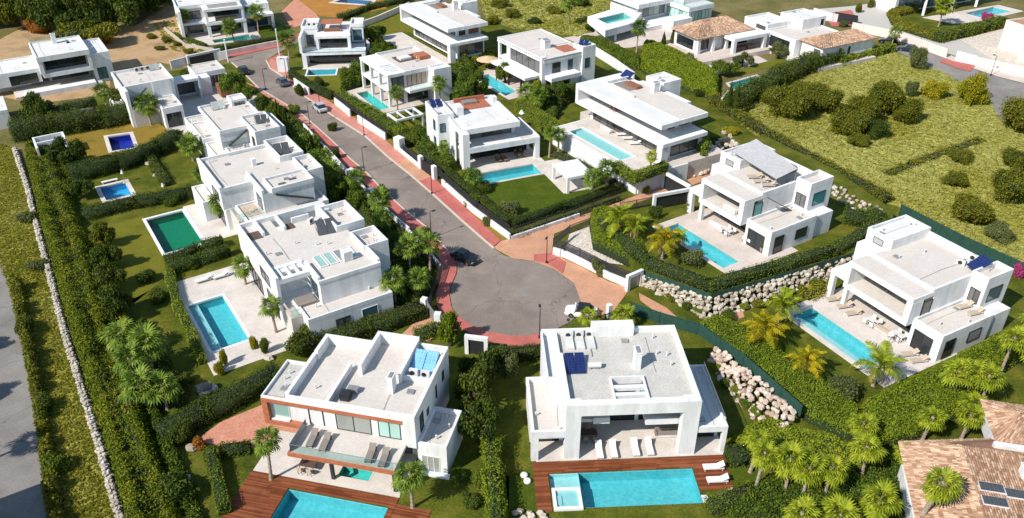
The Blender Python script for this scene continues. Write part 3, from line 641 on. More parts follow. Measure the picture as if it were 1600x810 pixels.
# ---------------------------------------------------------------- villas
def deck_boards(label, fr, u0, u1, v0, v1, holes, zt=0.1, w=0.145, name='timber_deck'):
    """boarded deck: every board a separate strip, boards run along u and stop at the openings"""
    t = thing(name, label, 'deck', fr(0, 0), R(fr.az)); b = MB(); rng = random.Random(3); v = v0
    while v + w <= v1 + 1e-6:
        segs = [(u0, u1)]
        for (a0, a1, c0, c1) in holes:
            if v + w > c0 and v < c1:
                segs = [x for (s0, s1) in segs for x in ((s0, min(s1, a0)), (max(s0, a1), s1)) if x[1] - x[0] > 0.05]
        for (s0, s1) in segs:
            x = s0
            while x < s1 - 1e-6:
                e = min(s1, x + rng.uniform(2.2, 4.0))
                if s1 - e < 0.6: e = s1
                b.box(x + .004, e - .004, v + .006, v + w - .006, 0.02, zt + rng.uniform(-.003, .003)); x = e
        v += w
    tag(b.build('board', 'deck', t), kind='stuff')
    j = MB(); j.box(u0, u0 + .08, v0, v1, -.1, 0.05); j.box(u1 - .08, u1, v0, v1, -.1, .05); j.build('joist', 'timber_dark', t)
    return t

# ---- A: front left, rust-red trim
def villa_A():
    h = House('white two-storey villa with rust-red trim and cantilevered balcony, front left', (657, 742, 0), -13.2)
    h.b('wall', -12.9, -0.4, 2.4, 10.9, 0, 3.1); h.b('wall', -13.1, -0.3, 0.8, 11.0, 3.12, 6.1)
    h.b('wall', -15.7, -13.12, 0.8, 5.8, 3.2, 6.05)
    h.roof(-15.8, -13.05, 0.32, 5.95, 6.22, 0.34, 'roof_gravel', 0.16)
    d = MB(); d.box(-13.0, -0.4, 0.45, 9.6, 6.02, 6.22); d.box(-7.7, -0.4, 9.58, 10.95, 6.02, 6.215); d.build('roof_deck', 'roof_cream', h.e)
    h.b('parapet', -13.15, -0.3, 0.3, 0.62, 6.3, 6.98); h.b('parapet', -0.62, -0.3, 0.62, 11.1, 6.0, 6.95)
    h.b('parapet', -13.3, -12.95, 0.62, 6.9, 6.0, 7.15); h.b('parapet', -13.15, -12.8, 6.9, 9.5, 6.0, 7.4)
    h.b('parapet', -13.15, -7.9, 9.5, 9.82, 6.0, 7.4); h.b('parapet', -7.95, -7.6, 5.7, 11.15, 6.0, 7.55); h.b('parapet', -7.95, -3.4, 11.0, 11.3, 6.0, 7.6)
    h.b('parapet', -3.72, -3.4, 5.4, 11.0, 6.0, 7.4); h.b('parapet', -3.4, -0.3, 10.85, 11.12, 6.0, 7.0); h.b('parapet', -3.4, -0.62, 5.9, 6.15, 6.0, 6.8)
    h.b('parapet', -9.25, -8.95, 0.8, 6.4, 6.2, 6.95)
    h.chimney(-3.9, 4.2, 6.2, 0.55, 1.0, 1.9); h.vents(-12, -1.2, 1.2, 5.2, 6.22, 3)
    h.b('plant_machine', -8.3, -7.4, 1.7, 2.6, 6.22, 7.0, 'dark_metal'); h.b('plant_machine', -8.0, -7.0, 2.9, 3.5, 6.22, 6.8, 'grey_metal')
    h.solar(-2.0, 8.6, 6.25, 2.5, 2.4, 2, 25, 0, 'solar_pale')
    for q in (-2.6, -1.4): h.ac(q, 6.9, 6.25, 0)
    # rust-red frame round the first floor
    h.b('trim', -15.85, -1.5, 0.26, 0.8, 5.88, 6.3, 'timber_trim'); h.b('trim', -15.85, -15.3, 0.28, 0.8, 3.55, 5.87, 'timber_trim')
    h.b('trim', -15.85, -11.7, 0.26, 0.8, 3.05, 3.5, 'timber_trim'); h.b('trim', -15.87, -15.72, 0.8, 5.8, 3.05, 6.3, 'timber_trim')
    h.b('sill', -15.28, -13.3, 0.42, 0.8, 3.52, 3.66); h.b('wall', -1.5, -0.28, 0.28, 0.8, 3.1, 6.25)
    h.win('v', 0.8, -15.0, -13.3, 3.8, 5.7, -1, 1, 'glass_mint', 'white')
    for u in (-11.3, -9.85): h.b('joint', u, u + 0.09, 0.74, 0.82, 3.5, 5.86, 'dark_metal')
    h.win('v', 0.8, -8.5, -4.9, 3.42, 5.75, -1, 2, 'glass_pale'); h.win('v', 0.8, -4.2, -1.95, 3.42, 5.75, -1, 2, 'glass_mint')
    h.win('v', 2.4, -11.6, -1.6, 0.1, 2.75, -1, 6, 'glass_grey')
    # balcony
    h.b('balcony_floor', -11.6, -1.3, -3.1, 0.75, 3.02, 3.36, 'roof_cream'); h.b('trim', -11.68, -1.25, -3.28, -3.12, 2.98, 3.4, 'timber_trim'); h.b('trim', -11.76, -11.6, -3.28, 0.25, 2.98, 3.4, 'timber_trim')
    h.rail([(-11.55, 0.5), (-11.55, -3.05), (-1.4, -3.05)], 3.36)
    for u, v in ((-7.9, -2.4), (-1.6, -2.5)): h.b('column', u - .14, u + .14, v - .14, v + .14, 0, 3.02, 'dark_metal')
    # right wing with roof terrace
    h.vol(-0.25, 2.6, 0.45, 5.6, 0, 3.75, 0.55, 'roof_cream'); h.win('v', 0.45, 0.1, 1.9, 0.2, 2.3, -1, 3, 'glass_pale', 'white'); h.b('sill', -.2, 2.9, -.05, .45, -.0, .25)
    h.win('u', -0.3, 1.6, 2.6, 3.9, 5.9, 1, 1, 'glass'); h.win('u', -0.3, 3.6, 4.2, 4.2, 5.0, 1, 1, 'glass_blue'); h.win('u', -0.3, 6.4, 6.8, 4.0, 5.6, 1, 1, 'glass_blue'); h.win('u', -0.3, 8.6, 9.2, 4.4, 5.6, 1, 1, 'glass_blue')
    deck_boards('red-brown timber pool deck at the bottom left below the rust-trimmed villa', fA, -16.0, -1.0, -10.4, -3.28, [(-11.55, -1.55, -9.65, -4.55)])
    deck_boards('narrow red-brown timber walk right of the bottom left pool', fA, -0.98, 2.4, -10.4, -3.9, [])
    return h
hA = villa_A()

# ---- B: front centre, white portal frame
def villa_B():
    h = House('white villa with double-height portal frame and grey gravel roof, front centre', (855, 732, 0), 3.08)
    h.b('wall', 2.0, 14.6, 6.2, 12.9, 0, 6.1); h.b('wall', 1.95, 2.3, 1.9, 6.2, 0, 6.1); h.b('wall', 14.3, 14.62, 1.9, 6.2, 0, 6.1)
    d = MB(); d.box(2.0, 6.6, 1.7, 12.9, 6.05, 6.3); d.box(9.8, 14.6, 1.7, 12.9, 6.05, 6.3); d.box(6.6, 9.8, 5.4, 12.9, 6.05, 6.299); d.build('roof_deck', 'roof_gravel', h.e)
    # portal
    h.b('column', 1.75, 3.2, 1.0, 2.0, 0, 7.0); h.b('column', 13.0, 14.6, 1.0, 2.0, 0, 7.0); h.b('beam', 3.2, 13.0, 1.0, 1.75, 5.65, 7.0)
    h.b('parapet', 14.3, 14.62, 2.0, 13.0, 6.0, 6.95); h.b('parapet', 1.9, 2.2, 2.0, 9.0, 6.0, 6.95); h.b('parapet', 0.4, 14.6, 12.8, 13.1, 6.0, 6.95)
    h.b('stair_head', 5.7, 10.1, 12.3, 13.4, 6.0, 7.6)
    h.b('wall', 0.35, 2.0, 5.4, 12.9, 0, 6.05); h.roof(0.3, 2.0, 5.4, 13.0, 6.2, 0.55, 'roof_white', 0.2)
    # opening in the roof with two beams
    h.b('kerb', 6.5, 6.65, 1.75, 5.5, 6.2, 6.6); h.b('kerb', 9.75, 9.9, 1.75, 5.5, 6.2, 6.6); h.b('kerb', 6.65, 9.75, 5.35, 5.5, 5.7, 6.6)
    for v in (2.7, 3.8): h.b('beam', 6.65, 9.75, v, v + 0.45, 6.15, 6.55)
    # recessed double-height terrace
    h.win('v', 6.2, 6.3, 9.6, 0.1, 2.8, -1, 3, 'glass'); h.win('v', 6.2, 3.0, 6.0, 3.6, 5.7, -1, 3, 'glass_teal'); h.win('v', 6.2, 6.4, 9.4, 3.2, 5.9, -1, 3, 'glass'); h.win('v', 6.2, 9.9, 13.6, 3.6, 5.7, -1, 3, 'glass_teal')
    h.b('balcony_floor', 2.3, 6.3, 3.0, 6.2, 3.0, 3.4); h.b('balcony_floor', 9.8, 14.3, 2.6, 6.2, 3.0, 3.4)
    h.b('balcony_front', 4.7, 6.3, 2.7, 3.0, 3.0, 3.75); h.b('balcony_front', 9.8, 13.2, 2.3, 2.6, 3.0, 3.75)
    h.win('v', 6.2, 2.5, 5.8, 0.1, 2.7, -1, 3, 'glass'); h.win('v', 6.2, 10.0, 14.0, 0.1, 2.7, -1, 3, 'glass')
    # left wing
    h.b('wall', -1.45, 1.9, 3.6, 9.0, 0, 3.1); h.roof(-1.5, 1.9, 1.0, 9.1, 3.3, 0.55, 'roof_cream', 0.3); h.b('slab', -1.45, 1.8, 1.05, 3.7, 2.9, 3.1); h.b('column', -1.5, -0.8, 1.0, 1.6, 0, 3.05)
    h.win('v', 3.6, -1.0, 1.5, 0.1, 2.6, -1, 2, 'glass')
    # right wing
    h.b('wall', 14.62, 17.5, 3.4, 10.4, 0, 3.0); h.roof(14.6, 17.6, 1.1, 10.5, 3.15, 0.4, 'roof_white', 0.28); h.b('slab', 14.65, 17.5, 1.15, 3.5, 2.8, 3.0); h.b('column', 17.2, 17.6, 1.1, 1.6, 0, 2.95)
    h.win('v', 3.4, 15.0, 17.2, 0.1, 2.5, -1, 2, 'glass'); h.rail([(17.45, 1.6), (17.45, 10.2)], 3.55, 0.6)
    h.chimney(9.55, 7.3, 6.3, 0.6, 1.2, 2.0); h.vents(6, 14, 6.2, 12, 6.3, 4)
    h.solar(3.35, 7.6, 6.35, 2.0, 2.6, 2, 14, 0, 'solar')
    t = MB(); t.tube([(4.6, 7.2, 6.75), (5.9, 7.2, 6.75)], 0.3, 12); o = t.build('water_tank', 'greywhite', h.e); s = MB(); s.box(4.8, 4.9, 7.0, 7.4, 6.3, 6.6); s.box(5.6, 5.7, 7.0, 7.4, 6.3, 6.6); s.build('tank_stand', 'grey_metal', o)
    for i, u in enumerate((2.9, 4.0, 5.1)): h.b('skylight', u, u + 0.7, 10.2, 12.2, 6.28, 6.55, 'greywhite'); h.ac(u + 0.35, 12.45, 6.3)
    for a_, b_ in (((5.3, 12.3, 6.4), (5.3, 9.0, 6.36)), ((2.5, 9.6, 6.4), (2.5, 5.0, 6.36))): p = MB(); p.tube([a_, b_], 0.05, 6); p.build('roof_pipe', 'grey_metal', h.e)
    h.win('u', 14.62, 7.0, 9.0, 3.6, 5.6, 1, 2, 'glass_blue')
    deck_boards('red-brown timber pool deck framing the front infinity pool', fB, -1.4, 17.4, -3.6, 0.84, [(0.0, 14.1, -6.0, -0.75)])
    deck_boards('narrow red-brown timber strip at the left end of the infinity pool', fB, -1.4, -0.02, -5.4, -3.62, [])
    # infinity wall and raised spa
    s = thing('spa', 'low white-rimmed spa tub at left front corner of infinity pool', 'spa', fB(1.5, -4.1), R(3.08))
    q = MB(); q.ring(-1.35, 1.35, -1.25, 1.35, -0.6, 0.28, 0.32); q.build('rim', 'white', s); q = MB(); q.box(-1.03, 1.03, -0.93, 1.03, -0.6, 0.03); q.build('tub', 'basin_pale', s)
    q = MB(); q.face([(-1.03, -0.93, 0.16), (1.03, -0.93, 0.16), (1.03, 1.03, 0.16), (-1.03, 1.03, 0.16)]); q.build('water', 'water', s)
    q = MB(); q.box(-0.98, -0.5, -0.6, 0.5, 0.02, 0.12); q.build('seat', 'basin_pale', s)
    o = MB(); o.box(2.95, 14.6, -5.62, -5.1, -1.6, -0.02); o.box(14.04, 14.6, -5.1, -4.2, -1.6, 0.09)
    tag(o.build('pool_wall', 'white', loc=fB(0, 0)), 'white overflow wall along front edge of the infinity pool', 'wall').rotation_euler = (0, 0, R(3.08))
    return h
hB = villa_B()

# ---- C and D: sister villas with a first-floor loggia
def villa_CD(label, org, az, D):
    h = House(label, org, az); ul = -12.9 if not D else -12.0; um = -3.6 if not D else -4.0
    # ground floor
    h.b('wall', ul + 0.6, um, 2.0, 11.8, 0, 3.0); h.b('wall', um, -1.5, 1.0, 11.9, 0, 3.0)
    # loggia: floor slab, roof slab, end walls, recessed glazing
    h.b('slab', ul, um, -1.75, 2.0, 2.95, 3.5); h.b('slab', ul, um, -1.65, 2.0, 6.0, 6.6); h.b('wall', ul - 0.02, ul + 0.55, -1.68, 2.0, 3.5, 6.0); h.b('wall', um - 0.75, um + 0.02, -1.68, 0.2, 3.5, 6.0)
    h.b('roof_deck', ul + 0.2, um - 0.2, -1.45, 1.6, 6.58, 6.64, 'roof_cream'); h.b('loggia_floor', ul + 0.6, um - 0.78, -1.4, 1.95, 3.48, 3.53, 'roof_cream')
    h.win('v', 2.0, ul + 0.8, um - 0.9, 3.55, 5.9, -1, 5, 'glass_grey'); None
    # upper body and roof terrace
    h.b('wall', ul, um, 2.0, 12.0, 3.0, 6.1)
    e = MB(); e.box(ul, um - .1, 1.8, 11.9, 6.0, 6.3); e.build('roof_deck', 'roof_cream', h.e)
    h.vents(ul + .6, um - .6, 2.6, 11, 6.3, 3); h.b('parapet', ul, um, 1.55, 1.85, 6.1, 6.95); h.b('parapet', um - 0.28, um + 0.03, 1.85, 8.0, 6.0, 6.95); h.b('parapet', ul - 0.2, um + 0.2, 11.85, 12.2, 6.0, 7.1)
    # corner block at the right rear, higher
    h.vol(um, -1.5, 8.0, 12.4, 3.0, 7.6, 0.6, 'roof_cream')
    # lower terrace wing
    h.vol(um, 0.35, -0.6, 8.0, 0.0 if not D else 0.0, 3.72, 0.42, 'roof_cream'); h.b('wall', -1.5, 0.1, 8.0, 11.6, 0, 3.3)
    h.win('u', 0.38, 0.2, 1.9, 0.2, 2.7, 1, 1, 'glass'); h.win('u', 0.38, 4.2, 6.4, 1.1, 2.6, 1, 1, 'glass' if D else 'glass_pale')
    h.win('u', um, 0.4, 1.9, 3.5, 5.6, 1, 1, 'glass_teal' if D else 'glass_grey'); h.win('v', 8.0, um + 0.4, -1.9, 3.5, 5.6, -1, 2, 'glass_grey')
    h.win('u', -1.5, 8.9, 11.3, 4.0, 5.9, 1, 1, 'glass_teal' if D else 'glass_blue'); h.win('u', -1.48, 9.2, 10.4, 0.8, 2.4, 1, 1, 'glass_grey')
    h.win('v', -0.6, um + 0.5, -0.6, 0.1, 2.6, -1, 2, 'glass')
    # stair head at the far left and side arch
    h.b('wall', ul - 3.4, ul, 3.6, 12.0, 0, 6.0); h.vol(ul - 3.5, ul + 0.3, 5.2, 12.1, 5.6, 7.65, 0.4, 'roof_white')
    h.win('v', 5.2, ul - 2.4, ul - 0.9, 6.1, 7.0, -1, 1, 'glass_pale')
    h.b('slab', ul - 2.6, ul, -1.1, 3.6, 3.3, 3.9); h.b('column', ul - 2.6, ul - 1.9, -1.1, -0.5, 0, 3.3); h.b('wall', ul - 2.6, ul - 2.3, 2.6, 3.6, 0, 3.3)
    # ground floor glazing under the slab
    h.win('v', 2.0, ul + 1.0, um - 0.4, 0.1, 2.7, -1, 5, 'glass'); h.b('column', ul + 0.1, ul + 0.6, -1.5, -1.0, 0, 2.96)
    if D:
        # big shade sail over the roof terrace
        q = MB(); q.face([(-14.0, 5.6, 8.15), (-4.9, 4.9, 7.75), (-4.9, 9.0, 8.25), (-14.0, 10.4, 8.9)]); q.face([(-14.0, 10.4, 8.86), (-4.9, 9.0, 8.21), (-4.9, 4.9, 7.71), (-14.0, 5.6, 8.11)]); o = q.build('awning', 'awning', h.e)
        for u, v, zt in ((-13.9, 5.7, 8.1), (-5.0, 5.0, 7.7), (-5.0, 8.9, 8.2), (-13.9, 10.3, 8.8)):
            p = MB(); p.tube([(u, v, 6.2), (u, v, zt)], 0.06, 6); p.build('post', 'grey_metal', o)
        h.b('hot_tub', -9.0, -7.0, 9.9, 11.5, 6.3, 7.1, 'timber_dark')
        s = MB(); s.bar((-3.2, 6.6, 3.4), (-3.2, 2.2, 6.2), 0.9, 0.12); s.build('staircase', 'dark_metal', h.e)
    else:
        h.ac(-6.2, 10.6, 6.3, 20); h.ac(-6.2, 9.8, 6.3, 20); h.ac(-5.6, 10.9, 7.0, 20)
        h.solar(-4.2, 9.9, 6.9, 1.9, 2.2, 2, 38, -20, 'solar')
    return h
hC = villa_CD('white villa with first-floor loggia beside the field, rightmost of its kind', (1462, 562, 0), -61.5, False)
hD = villa_CD('white villa with grey shade sail over its roof terrace', (1201, 398, 2), -57.7, True)

# ---- E: large stepped villa, left centre
def villa_E():
    h = House('large stepped white villa with roof skylights, left of the turning circle', (505, 520, 0), 32.7)
    h.b('wall', -3.4, 8.4, 3.4, 18.2, 0, 3.3); h.vol(-2.0, 8.6, -1.6, 3.4, 0, 3.62, 0.3, 'roof_cream')
    h.b('wall', -3.5, 0.7, 5.4, 18.3, 3.3, 6.35); h.b('wall', 0.7, 8.4, 0.8, 16.2, 3.3, 6.35)
    d = MB(); d.box(-3.4, 0.75, 6.6, 18.2, 6.2, 6.42); d.box(0.75, 8.3, 0.9, 16.1, 6.2, 6.421); d.build('roof_deck', 'roof_cream', h.e)
    h.b('parapet', -3.55, -3.2, 3.5, 18.4, 3.3, 7.0); h.b('parapet', -3.55, 8.1, 18.15, 18.45, 6.2, 7.0)
    h.b('parapet', 0.6, 8.4, 0.75, 1.0, 6.2, 6.62); h.b('parapet', 0.6, 0.9, 1.0, 5.3, 6.2, 7.0); h.b('parapet', 8.15, 8.45, 1.0, 4.4, 6.2, 7.0)
    h.b('wall', 6.9, 8.2, 16.2, 18.3, 3.3, 6.9)
    # roof openings over the entrance court, with beams
    h.b('beam', -3.2, 0.7, 3.5, 4.1, 6.0, 6.6); h.b('beam', -3.2, 0.7, 6.2, 6.8, 6.0, 6.55)
    for u in (-2.5, -1.5, -0.5, 0.35): h.b('beam', u - .13, u + .13, 4.1, 6.2, 6.05, 6.52)
    # skylight row
    for i in range(4):
        u = 2.0 + i * 1.25; h.win('v', 99, 0, 0.1, 0, 0.1, 1, 1) if False else None
        f = MB(); f.ring(u, u + 1.05, 3.6, 6.4, 6.4, 6.6, 0.1); o = f.build('skylight', 'white', h.e); g = MB(); g.box(u + .1, u + .95, 3.7, 6.3, 6.42, 6.52); g.build('pane', 'glass_mint' if i != 2 else 'glass_pale', o)
    h.b('chimney', 4.9, 6.0, 3.3, 4.4, 6.3, 7.7, 'greywhite'); h.vents(-3, 5, 7.5, 13.5, 6.42, 4)
    h.vol(6.9, 10.7, 10.5, 16.7, 3.3, 7.3, 0.85, 'roof_cream'); h.vol(7.9, 11.2, 4.4, 8.7, 3.3, 7.1, 0.8, 'roof_cream')
    h.b('wall', 8.4, 11.0, 2.6, 16.0, 0, 3.3); h.roof(8.4, 11.0, 8.8, 10.4, 3.4, 0.2, 'roof_cream')
    h.solar(6.0, 11.8, 6.45, 2.4, 2.4, 2, 25, -10, 'solar_grey')
    for k in range(3): h.ac(5.0 + k * 0.9, 14.6 - k * 0.5, 6.45, 30)
    # rear-left lightwell walls
    h.b('wall', -1.4, -1.1, 14.6, 18.2, 6.3, 7.0); h.b('wall', 1.4, 1.7, 14.6, 18.2, 6.3, 7.0); h.b('wall', 2.9, 5.2, 15.8, 16.1, 6.3, 7.2)
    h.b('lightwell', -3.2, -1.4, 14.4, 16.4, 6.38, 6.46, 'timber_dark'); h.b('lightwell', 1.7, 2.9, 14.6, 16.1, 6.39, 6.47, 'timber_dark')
    # front glazing
    h.win('v', -1.6, 1.2, 3.0, 0.2, 2.4, -1, 2, 'glass_grey'); h.win('v', -1.6, 4.5, 6.6, 0.3, 2.6, -1, 1, 'glass_blue', 'white'); h.win('u', -3.55, 6.4, 9.8, 4.0, 5.6, -1, 2, 'glass_grey'); h.win('u', -3.4, 5.0, 9.0, 0.1, 2.6, -1, 3, 'glass'); h.win('u', -3.4, 11.0, 15.0, 0.1, 2.6, -1, 3, 'glass')
    h.win('u', 0.7, 1.8, 3.6, 3.6, 5.6, -1, 1, 'glass_blue')
    # entrance court terrace
    h.b('terrace_floor', -3.4, 0.7, 0.2, 3.4, 0, 3.25, 'roof_cream'); h.b('terrace_mat', -2.0, 0.3, 1.5, 3.3, 3.28, 3.7, 'fabric_grey'); h.rail([(-3.3, 3.3), (-3.3, 0.3), (-2.1, 0.3)], 3.25, 0.9)
    return h
hE = villa_E()

# ---- F: its neighbour up the row
def villa_F():
    h = House('white villa with broad cream roof behind the emerald pool', fF.o, 33)
    h.b('wall', -3.6, 8.3, 4.6, 15.8, 0, 3.4); h.vol(-2.2, 9.6, -0.9, 4.6, 0, 3.75, 0.3, 'roof_cream')
    h.b('wall', -3.8, 0.8, 4.7, 16.0, 3.4, 6.3); h.b('wall', 0.8, 8.2, 0.5, 15.6, 3.4, 6.35)
    d = MB(); d.box(-3.7, .8, 4.8, 15.9, 6.2, 6.4); d.box(.8, 8.1, .6, 15.5, 6.2, 6.401); d.build('roof_deck', 'roof_cream', h.e)
    h.b('parapet', -3.85, -3.5, 4.6, 16.05, 6.2, 7.0); h.b('parapet', -3.5, 0.9, 4.6, 4.9, 6.2, 6.75); h.b('parapet', 0.8, 1.1, 0.5, 7.6, 6.2, 7.0); h.b('parapet', 2.4, 8.2, 0.45, 0.7, 6.2, 6.9); h.b('parapet', -3.85, 6.5, 15.75, 16.05, 6.2, 6.8)
    h.vol(2.2, 8.35, 0.4, 4.2, 6.2, 7.0, 0.4, 'roof_cream')
    h.vol(6.5, 10.2, 9.2, 16.3, 3.4, 7.3, 0.8, 'roof_cream'); h.vol(8.2, 10.8, 3.1, 8.6, 0, 7.0, 0.7, 'roof_cream')
    h.b('wall', 8.2, 10.6, 8.6, 15.8, 0, 3.4)
    h.solar(7.9, 12.2, 6.6, 2.3, 2.3, 2, 25, -10, 'solar_grey')
    for k in range(2): h.b('skylight', 3.6 + k * 1.8, 4.6 + k * 1.8, 1.6 + k * .6, 2.0 + k * .6, 6.6, 6.72, 'glass_grey')
    h.vol(-5.6, -3.9, 9.0, 15.0, 0, 3.2, .3, 'roof_cream'); h.b('chimney', 2.6, 3.2, 10.0, 10.6, 6.3, 7.5); h.vents(-3, 6, 6, 15, 6.4, 4)
    s = MB(); s.bar((2.6, 0.2, 6.0), (7.9, 0.2, 3.9), 0.5, 0.12); s.build('staircase', 'dark_metal', h.e)
    h.b('terrace_floor', -3.0, 0.8, 0.6, 4.6, 0, 3.3, 'roof_cream'); h.b('terrace_mat', -1.9, 0.3, 1.2, 4.2, 3.34, 3.5, 'fabric_beige'); h.rail([(-2.9, 4.5), (-2.9, .7), (.7, .7)], 3.3)
    h.win('u', -3.85, 6.0, 9.0, 4.2, 5.6, -1, 2, 'glass_grey'); h.win('u', 0.8, 1.2, 3.4, 3.6, 5.6, -1, 1, 'glass_blue'); h.win('u', -3.6, 6.0, 14.0, 0.1, 2.6, -1, 5, 'glass'); h.win('v', -0.9, -1.5, 0.6, 0.2, 2.6, -1, 2, 'glass_blue')
    return h
hF = villa_F()

def villa_L2():
    h = House('white villa with stacked cubes and diagonal stairs, upper left row', fL2.o, 33)
    h.b('wall', -1.2, 6.9, -4.6, 8.0, 0, 3.4); h.b('wall', -1.6, 3.0, -4.7, 3.2, 3.4, 6.2); h.b('wall', -1.0, 6.2, -4.5, 7.6, 3.4, 6.25)
    h.roof(-1.6, 6.4, -4.8, 7.8, 6.3, 0.4, 'roof_cream'); h.vol(2.9, 7.0, -8.8, -1.2, 3.4, 7.0, 0.5, 'roof_cream'); h.b('wall', 2.9, 6.9, -8.6, -1.2, 0, 3.4)
    h.vol(3.6, 6.2, 5.5, 8.2, 6.0, 7.4, 0.3, 'roof_white'); h.vol(-3.4, -0.9, 0.0, 7.8, 0, 4.0, 0.3, 'roof_cream')
    h.vol(-1.2, 2.9, -8.4, -4.7, 0, 3.7, 0.3, 'roof_cream')
    s = MB(); s.bar((-0.6, -5.0, 3.9), (2.8, -5.0, 6.0), 0.5, 0.12); s.build('staircase', 'dark_metal', h.e)
    h.win('v', 0.0, -3.0, -1.2, 0.3, 2.6, -1, 2, 'glass'); h.win('u', 2.9, -8.0, -6.6, 3.8, 5.6, -1, 1, 'glass'); h.win('v', 5.5, 4.0, 5.8, 6.2, 7.0, -1, 2, 'glass_blue')
    h.solar(5.4, -4.4, 6.7, 1.9, 1.8, 2, 25, -10, 'solar_grey'); h.solar(1.4, 6.0, 6.4, 2.2, 1.8, 2, 30, 0, 'glass_pale')
    h.vol(-3.3, 1.6, 8.2, 12.6, 0, 3.4, .3, 'roof_cream'); h.vol(7.0, 10.2, -1.0, 6.4, 0, 3.5, .3, 'roof_cream'); h.vol(-3.2, -1.25, -6.4, -0.1, 0, 3.3, .3, 'roof_cream'); h.win('v', -6.4, -2.9, -1.5, .3, 2.5, -1, 1, 'glass_grey')
    h.rail([(-1.5, -4.7), (2.8, -4.7)], 3.7); h.win('u', -3.4, 1.0, 6.0, 0.3, 2.6, -1, 3, 'glass')
    return h
hL2 = villa_L2()
def villa_L1():
    h = House('white villa with sloped side walls and pale blue recess, top of left row', fL1.o, 33)
    h.b('wall', -5.0, 3.5, 1.9, 11.6, 0, 3.4); h.b('wall', -5.4, 3.5, 2.0, 11.6, 3.4, 6.2); h.roof(-5.5, 3.6, 2.0, 11.7, 6.3, 0.5, 'roof_cream'); h.b('wall', -5.5, -5.0, -0.9, 2.0, 0, 6.9)
    h.b('wall', -0.3, 2.9, 1.8, 2.1, 3.4, 6.9); h.vol(-0.6, 2.9, -4.6, 1.8, 0, 3.9, 0.3, 'roof_cream')
    h.win('v', -4.6, -0.2, 2.4, 0.2, 2.8, -1, 3, 'glass'); h.rail([(-4.9, -0.8), (-0.6, -0.8)], 3.4)
    s = MB(); s.bar((-4.7, 1.5, 3.5), (-1.5, 1.5, 6.0), 0.5, 0.12); s.build('staircase', 'dark_metal', h.e)
    h.b('slab', -5.0, -0.6, -1.0, 2.0, 0, 3.3, 'roof_cream')
    h.vol(-7.2, -5.55, 4.5, 10.5, 0, 3.2, .3, 'roof_cream'); None
    for k in range(3): h.ac(-1.0 + k * 1.0, 10.8, 6.35)
    h.solar(2.0, 10.2, 6.35, 1.8, 1.6, 2, 30, 0, 'glass_pale')
    # link building with carport and walled court
    h.b('slab', 4.6, 9.2, 7.5, 10.6, 3.6, 4.1); h.b('wall', 4.6, 4.9, 7.5, 10.6, 0, 3.6); h.b('wall', 8.9, 9.2, 7.5, 10.6, 0, 3.6); h.b('wall', 4.9, 8.9, 10.2, 10.6, 0, 3.6); h.win('v', 10.2, 5.2, 8.6, 0.5, 2.8, -1, 3, 'glass_grey')
    h.vol(9.4, 15.3, 11.4, 17.2, 0, 3.7, 0.25, 'roof_cream'); h.b('wall', 9.4, 11.6, 8.8, 11.4, 0, 3.4)
    h.win('v', 11.4, 11.8, 15.0, 0.4, 2.8, -1, 5, 'glass_grey', 'straw')
    h.b('trellis', 12.2, 15.6, 5.0, 8.2, 0.3, 2.2, 'timber')
    return h
hL1 = villa_L1()

# ---- H: corner villa
def villa_H():
    h = House('white corner villa with sunken timber roof terrace above the green lawn', (720, 258, 0), 22.2)
    h.b('wall', -0.2, 12.9, 1.4, 11.2, 0, 3.2); h.b('wall', -0.2, 10.0, 1.6, 11.6, 3.2, 6.1)
    h.b('slab', -0.3, 13.1, -2.6, 1.5, 3.0, 3.5); h.b('balcony_front', 0.7, 13.1, -2.62, -2.3, 3.5, 3.95)
    h.b('column', -0.35, 0.75, -2.6, -0.6, 0, 6.4); h.b('column', 12.3, 13.1, -2.6, -1.8, 0, 3.0); h.b('slab', -0.3, 10.1, -1.2, 1.7, 5.7, 6.3)
    h.b('wall', 10.0, 10.3, 1.6, 6.2, 3.2, 6.1); h.roof(-0.3, 10.1, -1.2, 11.8, 6.25, 0.35, 'roof_white', 0.3)
    h.b('parapet', 12.85, 13.12, -2.3, 6.2, 3.4, 4.05); h.b('parapet', 10.3, 12.85, 5.9, 6.2, 3.4, 4.05); h.b('terrace_floor', 10.2, 12.9, -2.3, 6.0, 3.2, 3.55, 'roof_cream')
    h.win('v', 1.6, 0.9, 9.7, 3.6, 5.6, -1, 5, 'glass_grey'); h.win('v', 1.4, 0.9, 12.4, 0.1, 2.8, -1, 7, 'glass')
    h.vol(-2.2, 0.6, 4.6, 11.5, 0, 7.3, 0.5, 'roof_white')
    h.win('v', 4.6, -1.9, -0.9, 4.2, 5.8, -1, 1, 'glass_blue'); h.win('v', 4.6, -1.9, -0.9, 1.0, 2.8, -1, 1, 'glass_blue'); h.win('u', -0.3, 0.2, 1.0, 0.3, 5.6, -1, 1, 'glass_grey'); h.win('u', -2.2, 6.0, 7.2, 4.0, 5.8, -1, 1, 'glass_blue'); h.win('u', -2.2, 6.0, 7.2, 0.8, 2.8, -1, 1, 'glass_blue')
    h.solar(-0.8, 9.8, 6.9, 2.0, 1.6, 2, 30, 0, 'solar')
    h.b('roof_timber', 3.0, 8.3, 7.4, 11.3, 6.3, 6.42, 'timber_trim'); h.b('roof_timber', 2.8, 8.4, 11.0, 11.3, 6.3, 7.1, 'timber_trim'); h.b('sunbed', 4.0, 6.6, 9.4, 10.8, 6.42, 6.8, 'fabric_grey'); h.b('stair_head', 1.4, 2.6, 5.4, 7.4, 6.2, 7.8)
    h.b('chimney', 9.0, 9.8, 8.5, 9.6, 6.2, 7.4)
    return h
hH = villa_H()
